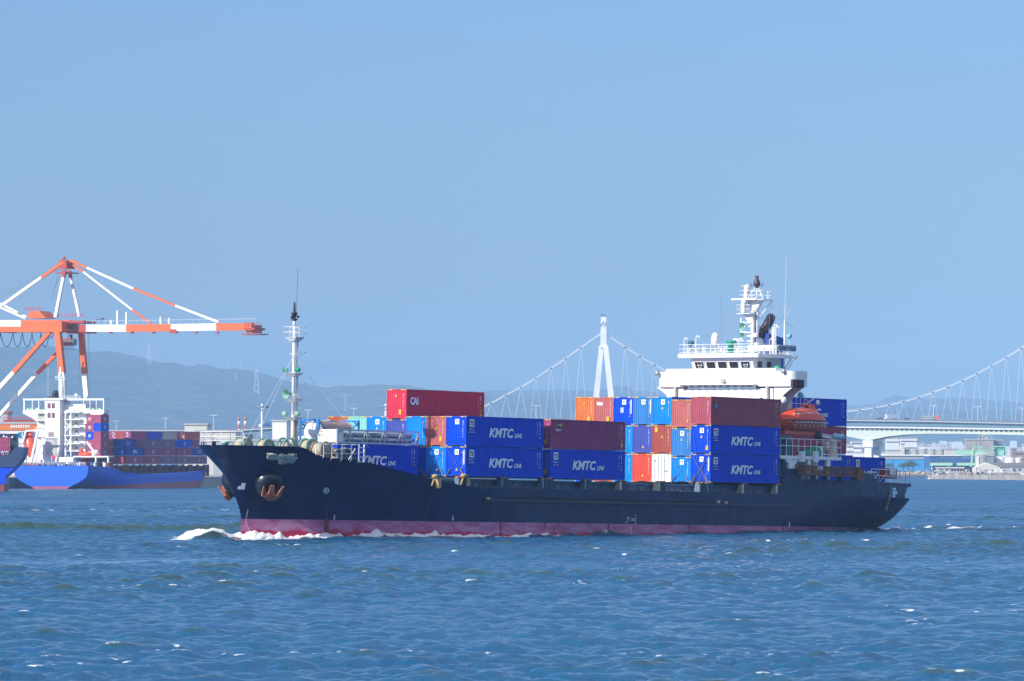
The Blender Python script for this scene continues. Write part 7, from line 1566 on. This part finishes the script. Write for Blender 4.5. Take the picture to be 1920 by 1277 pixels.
# ================================================================== TREES, MASTS, PYLONS
LEAF = mat('foliage', (.05, .09, .025), .8, var=.5, scale=.5); BARK = mat('bark', (.09, .06, .04), .9)
def tree(px, yb, Y, w_, h_, label, group, seed):
    p = at(px, yb, Y); o = thing('tree', label, 'tree', loc=tuple(p), group=group); rn = random.Random(seed)
    m = MB(); m.tube((0, 0, 0), (0, 0, h_ * .45), w_ * .05, w_ * .03)
    for k in range(5): a = rn.random() * 6.28; m.tube((0, 0, h_ * .35), (math.cos(a) * w_ * .3, math.sin(a) * w_ * .3, h_ * .7), w_ * .02, n=5)
    m.build('trunk', BARK, o); m = MB()
    for k in range(420):
        a = rn.random() * 6.28; r_ = (rn.random() ** .5) * w_ * .5; c = rn.choice(((0, .62), (-.22, .5), (.24, .55), (.1, .75))); x = math.cos(a) * r_ * .6 + c[0] * w_; y = math.sin(a) * r_ * .6; z = h_ * c[1] + rn.gauss(0, .13) * h_
        s_ = w_ * rn.uniform(.03, .07); n_ = [Vector((rn.gauss(0, 1), rn.gauss(0, 1), rn.gauss(0, 1))).normalized() for _ in range(3)]; q_ = Vector((x, y, z)); m.add([q_ + n_[0] * s_, q_ + n_[1] * s_, q_ + n_[2] * s_], [(0, 1, 2)])
    m.build('crown', LEAF, o)
for i, (px, yb, Y_, w_, h_, lb) in enumerate(((1694, 881, 4000, 9, 5, 'bushy tree left in front of the blue warehouse'), (1703, 881, 3990, 10, 7, 'tallest bushy tree in front of the blue warehouse'), (1712, 881, 4010, 9, 6, 'bushy tree at the right of the trio in front of the blue warehouse'), (1706, 890, 3900, 6, 3, 'small pale bush on the tan bank'), (1665, 882, 4050, 8, 6, 'dark tree beside the bridge pier foot'))): tree(px, yb, Y_, w_, h_, lb, 'trees on the right shore', i)
def flood(px, ytop, ybase, Y, label):
    p = at(px, ybase, Y); h_ = at(px, ytop, Y).z - p.z; o = thing('floodlight_mast', label, 'light mast', loc=tuple(p), group='harbour floodlight masts'); k = Y / 2200
    m = MB(); m.tube((0, 0, 0), (0, 0, h_), .45 * k, .32 * k, n=10); m.build('pole', W2, o); m = MB(); m.lathe((0, 0, h_ - 1.2), [(2.6 * k, -.2), (2.6 * k, .25), (2.2 * k, .25), (2.2 * k, -.2), (2.6 * k, -.2)], n=16)
    for a in range(12): q_ = a * math.pi / 6; m.box(2.4 * k * math.cos(q_) - .3, 2.4 * k * math.cos(q_) + .3, 2.4 * k * math.sin(q_) - .3, 2.4 * k * math.sin(q_) + .3, h_ - 1.7, h_ - 1.0)
    for a in range(4): q_ = a * math.pi / 2; m.bar((0, 0, h_ - 1.2), (2.3 * k * math.cos(q_), 2.3 * k * math.sin(q_), h_ - 1.2), .15)
    m.build('lamp_ring', mat('ring_blue_grey', (.12, .22, .32), .5), o)
flood(491, 757, 845, 2200, 'floodlight mast with blue-grey ring left of the foremast'); flood(723, 757, 845, 2400, 'floodlight mast half hidden by the left end of the crimson container')
dg = bpy.context.evaluated_depsgraph_get()
def on_hill(px, py):
    o_ = Vector((0, 0, CAMH)); tgt = at(px, py, 15000); d = (tgt - o_).normalized(); ok, loc, *_ = scene.ray_cast(dg, o_ + d * 15500, d, distance=20000); return loc if ok else None
RW = mat('pylon_red', (.5, .12, .1), .7)
PY = [(279, 646, 682, 1), (428, 676, 693, 0), (451, 668, 694, 0), (481, 693, 738, 1), (442, 700, 714, 0), (618, 711, 727, 0), (648, 738, 770, 0), (1683, 764, 790, 0)]
PYL = ['red and white pylon on the ridge below the crane boom', 'small pylon on the ridge right of the crane boom end, left of a taller one', 'taller pylon on the ridge left of the mast stays', 'large red and white pylon on the slope left of the foremast', 'faint pylon on the slope between the ridge pylons', 'faint pylon on the ridge right of the foremast', 'faint pylon on the slope above the mint container', 'faint pylon on the slope above the white-cabbed lorry']
for (px, yt, yb, red), lb in zip(PY, PYL):
    p = on_hill(px, yb)
    if p is None: continue
    h_ = (yb - yt) / FPX * p.y; o = thing('pylon', lb, 'pylon', loc=tuple(p), group='pylons on the hills'); m = MB(); w_ = h_ * .11; bt = max(.8, h_ * .012)
    for q1 in (-1, 1):
        for q2 in (-1, 1): m.bar((q1 * w_, q2 * w_, -5), (q1 * w_ * .25, q2 * w_ * .25, h_), bt)
    N_ = 7
    for k in range(N_):
        z0_, z1_ = h_ * k / N_, h_ * (k + 1) / N_; f0, f1 = 1 - .75 * k / N_, 1 - .75 * (k + 1) / N_; m.m = (k % 2) if red else 0
        m.bar((-w_ * f0, -w_ * f0, z0_), (w_ * f1, -w_ * f1, z1_), bt); m.bar((w_ * f0, -w_ * f0, z0_), (-w_ * f1, -w_ * f1, z1_), bt)
    m.m = 0
    m.build('lattice', [W2, RW] if red else [GRW], o); m = MB()
    for k in (.7, .82, .94): m.bar((-w_ * 1.3, 0, h_ * k), (w_ * 1.3, 0, h_ * k), bt)
    m.build('cross_arm', RW if red else GRW, o)
for px, lb in ((448, 'left one of two thin red and white chimneys behind the bow'), (460, 'right one of two thin red and white chimneys behind the bow')):
    p = at(px, 803, 4700); o = thing('chimney', lb, 'chimney', loc=(p.x, 4700, 3), group='thin chimneys behind the bow'); h_ = at(0, 782, 4700).z - 3; m = MB(); m.smooth = True
    for k in range(7): m.m = (k + 1) % 2; m.tube((0, 0, h_ * (.5 + k / 14)), (0, 0, h_ * (.5 + (k + 1) / 14)), 1.1, n=10)
    m.m = 0; m.tube((0, 0, 0), (0, 0, h_ * .5), 1.3, 1.1, n=10); m.build('shaft', [W2, RW], o)
# ================================================================== HAZE
hb = MB(); hb.box(-14000, 14000, -60, 24800, -4, 540)
hm = bpy.data.materials.new('haze'); hm.use_nodes = True; hn = hm.node_tree; hn.nodes.clear()
pv = hn.nodes.new('ShaderNodeVolumePrincipled'); pv.inputs['Color'].default_value = (.38, .65, .98, 1); pv.inputs['Density'].default_value = 6.5e-5
pv.inputs['Anisotropy'].default_value = -.35
ho = hn.nodes.new('ShaderNodeOutputMaterial'); hn.links.new(pv.outputs[0], ho.inputs['Volume'])
tag(hb.build('haze', hm), kind='stuff')
print('objects', len(scene.objects))
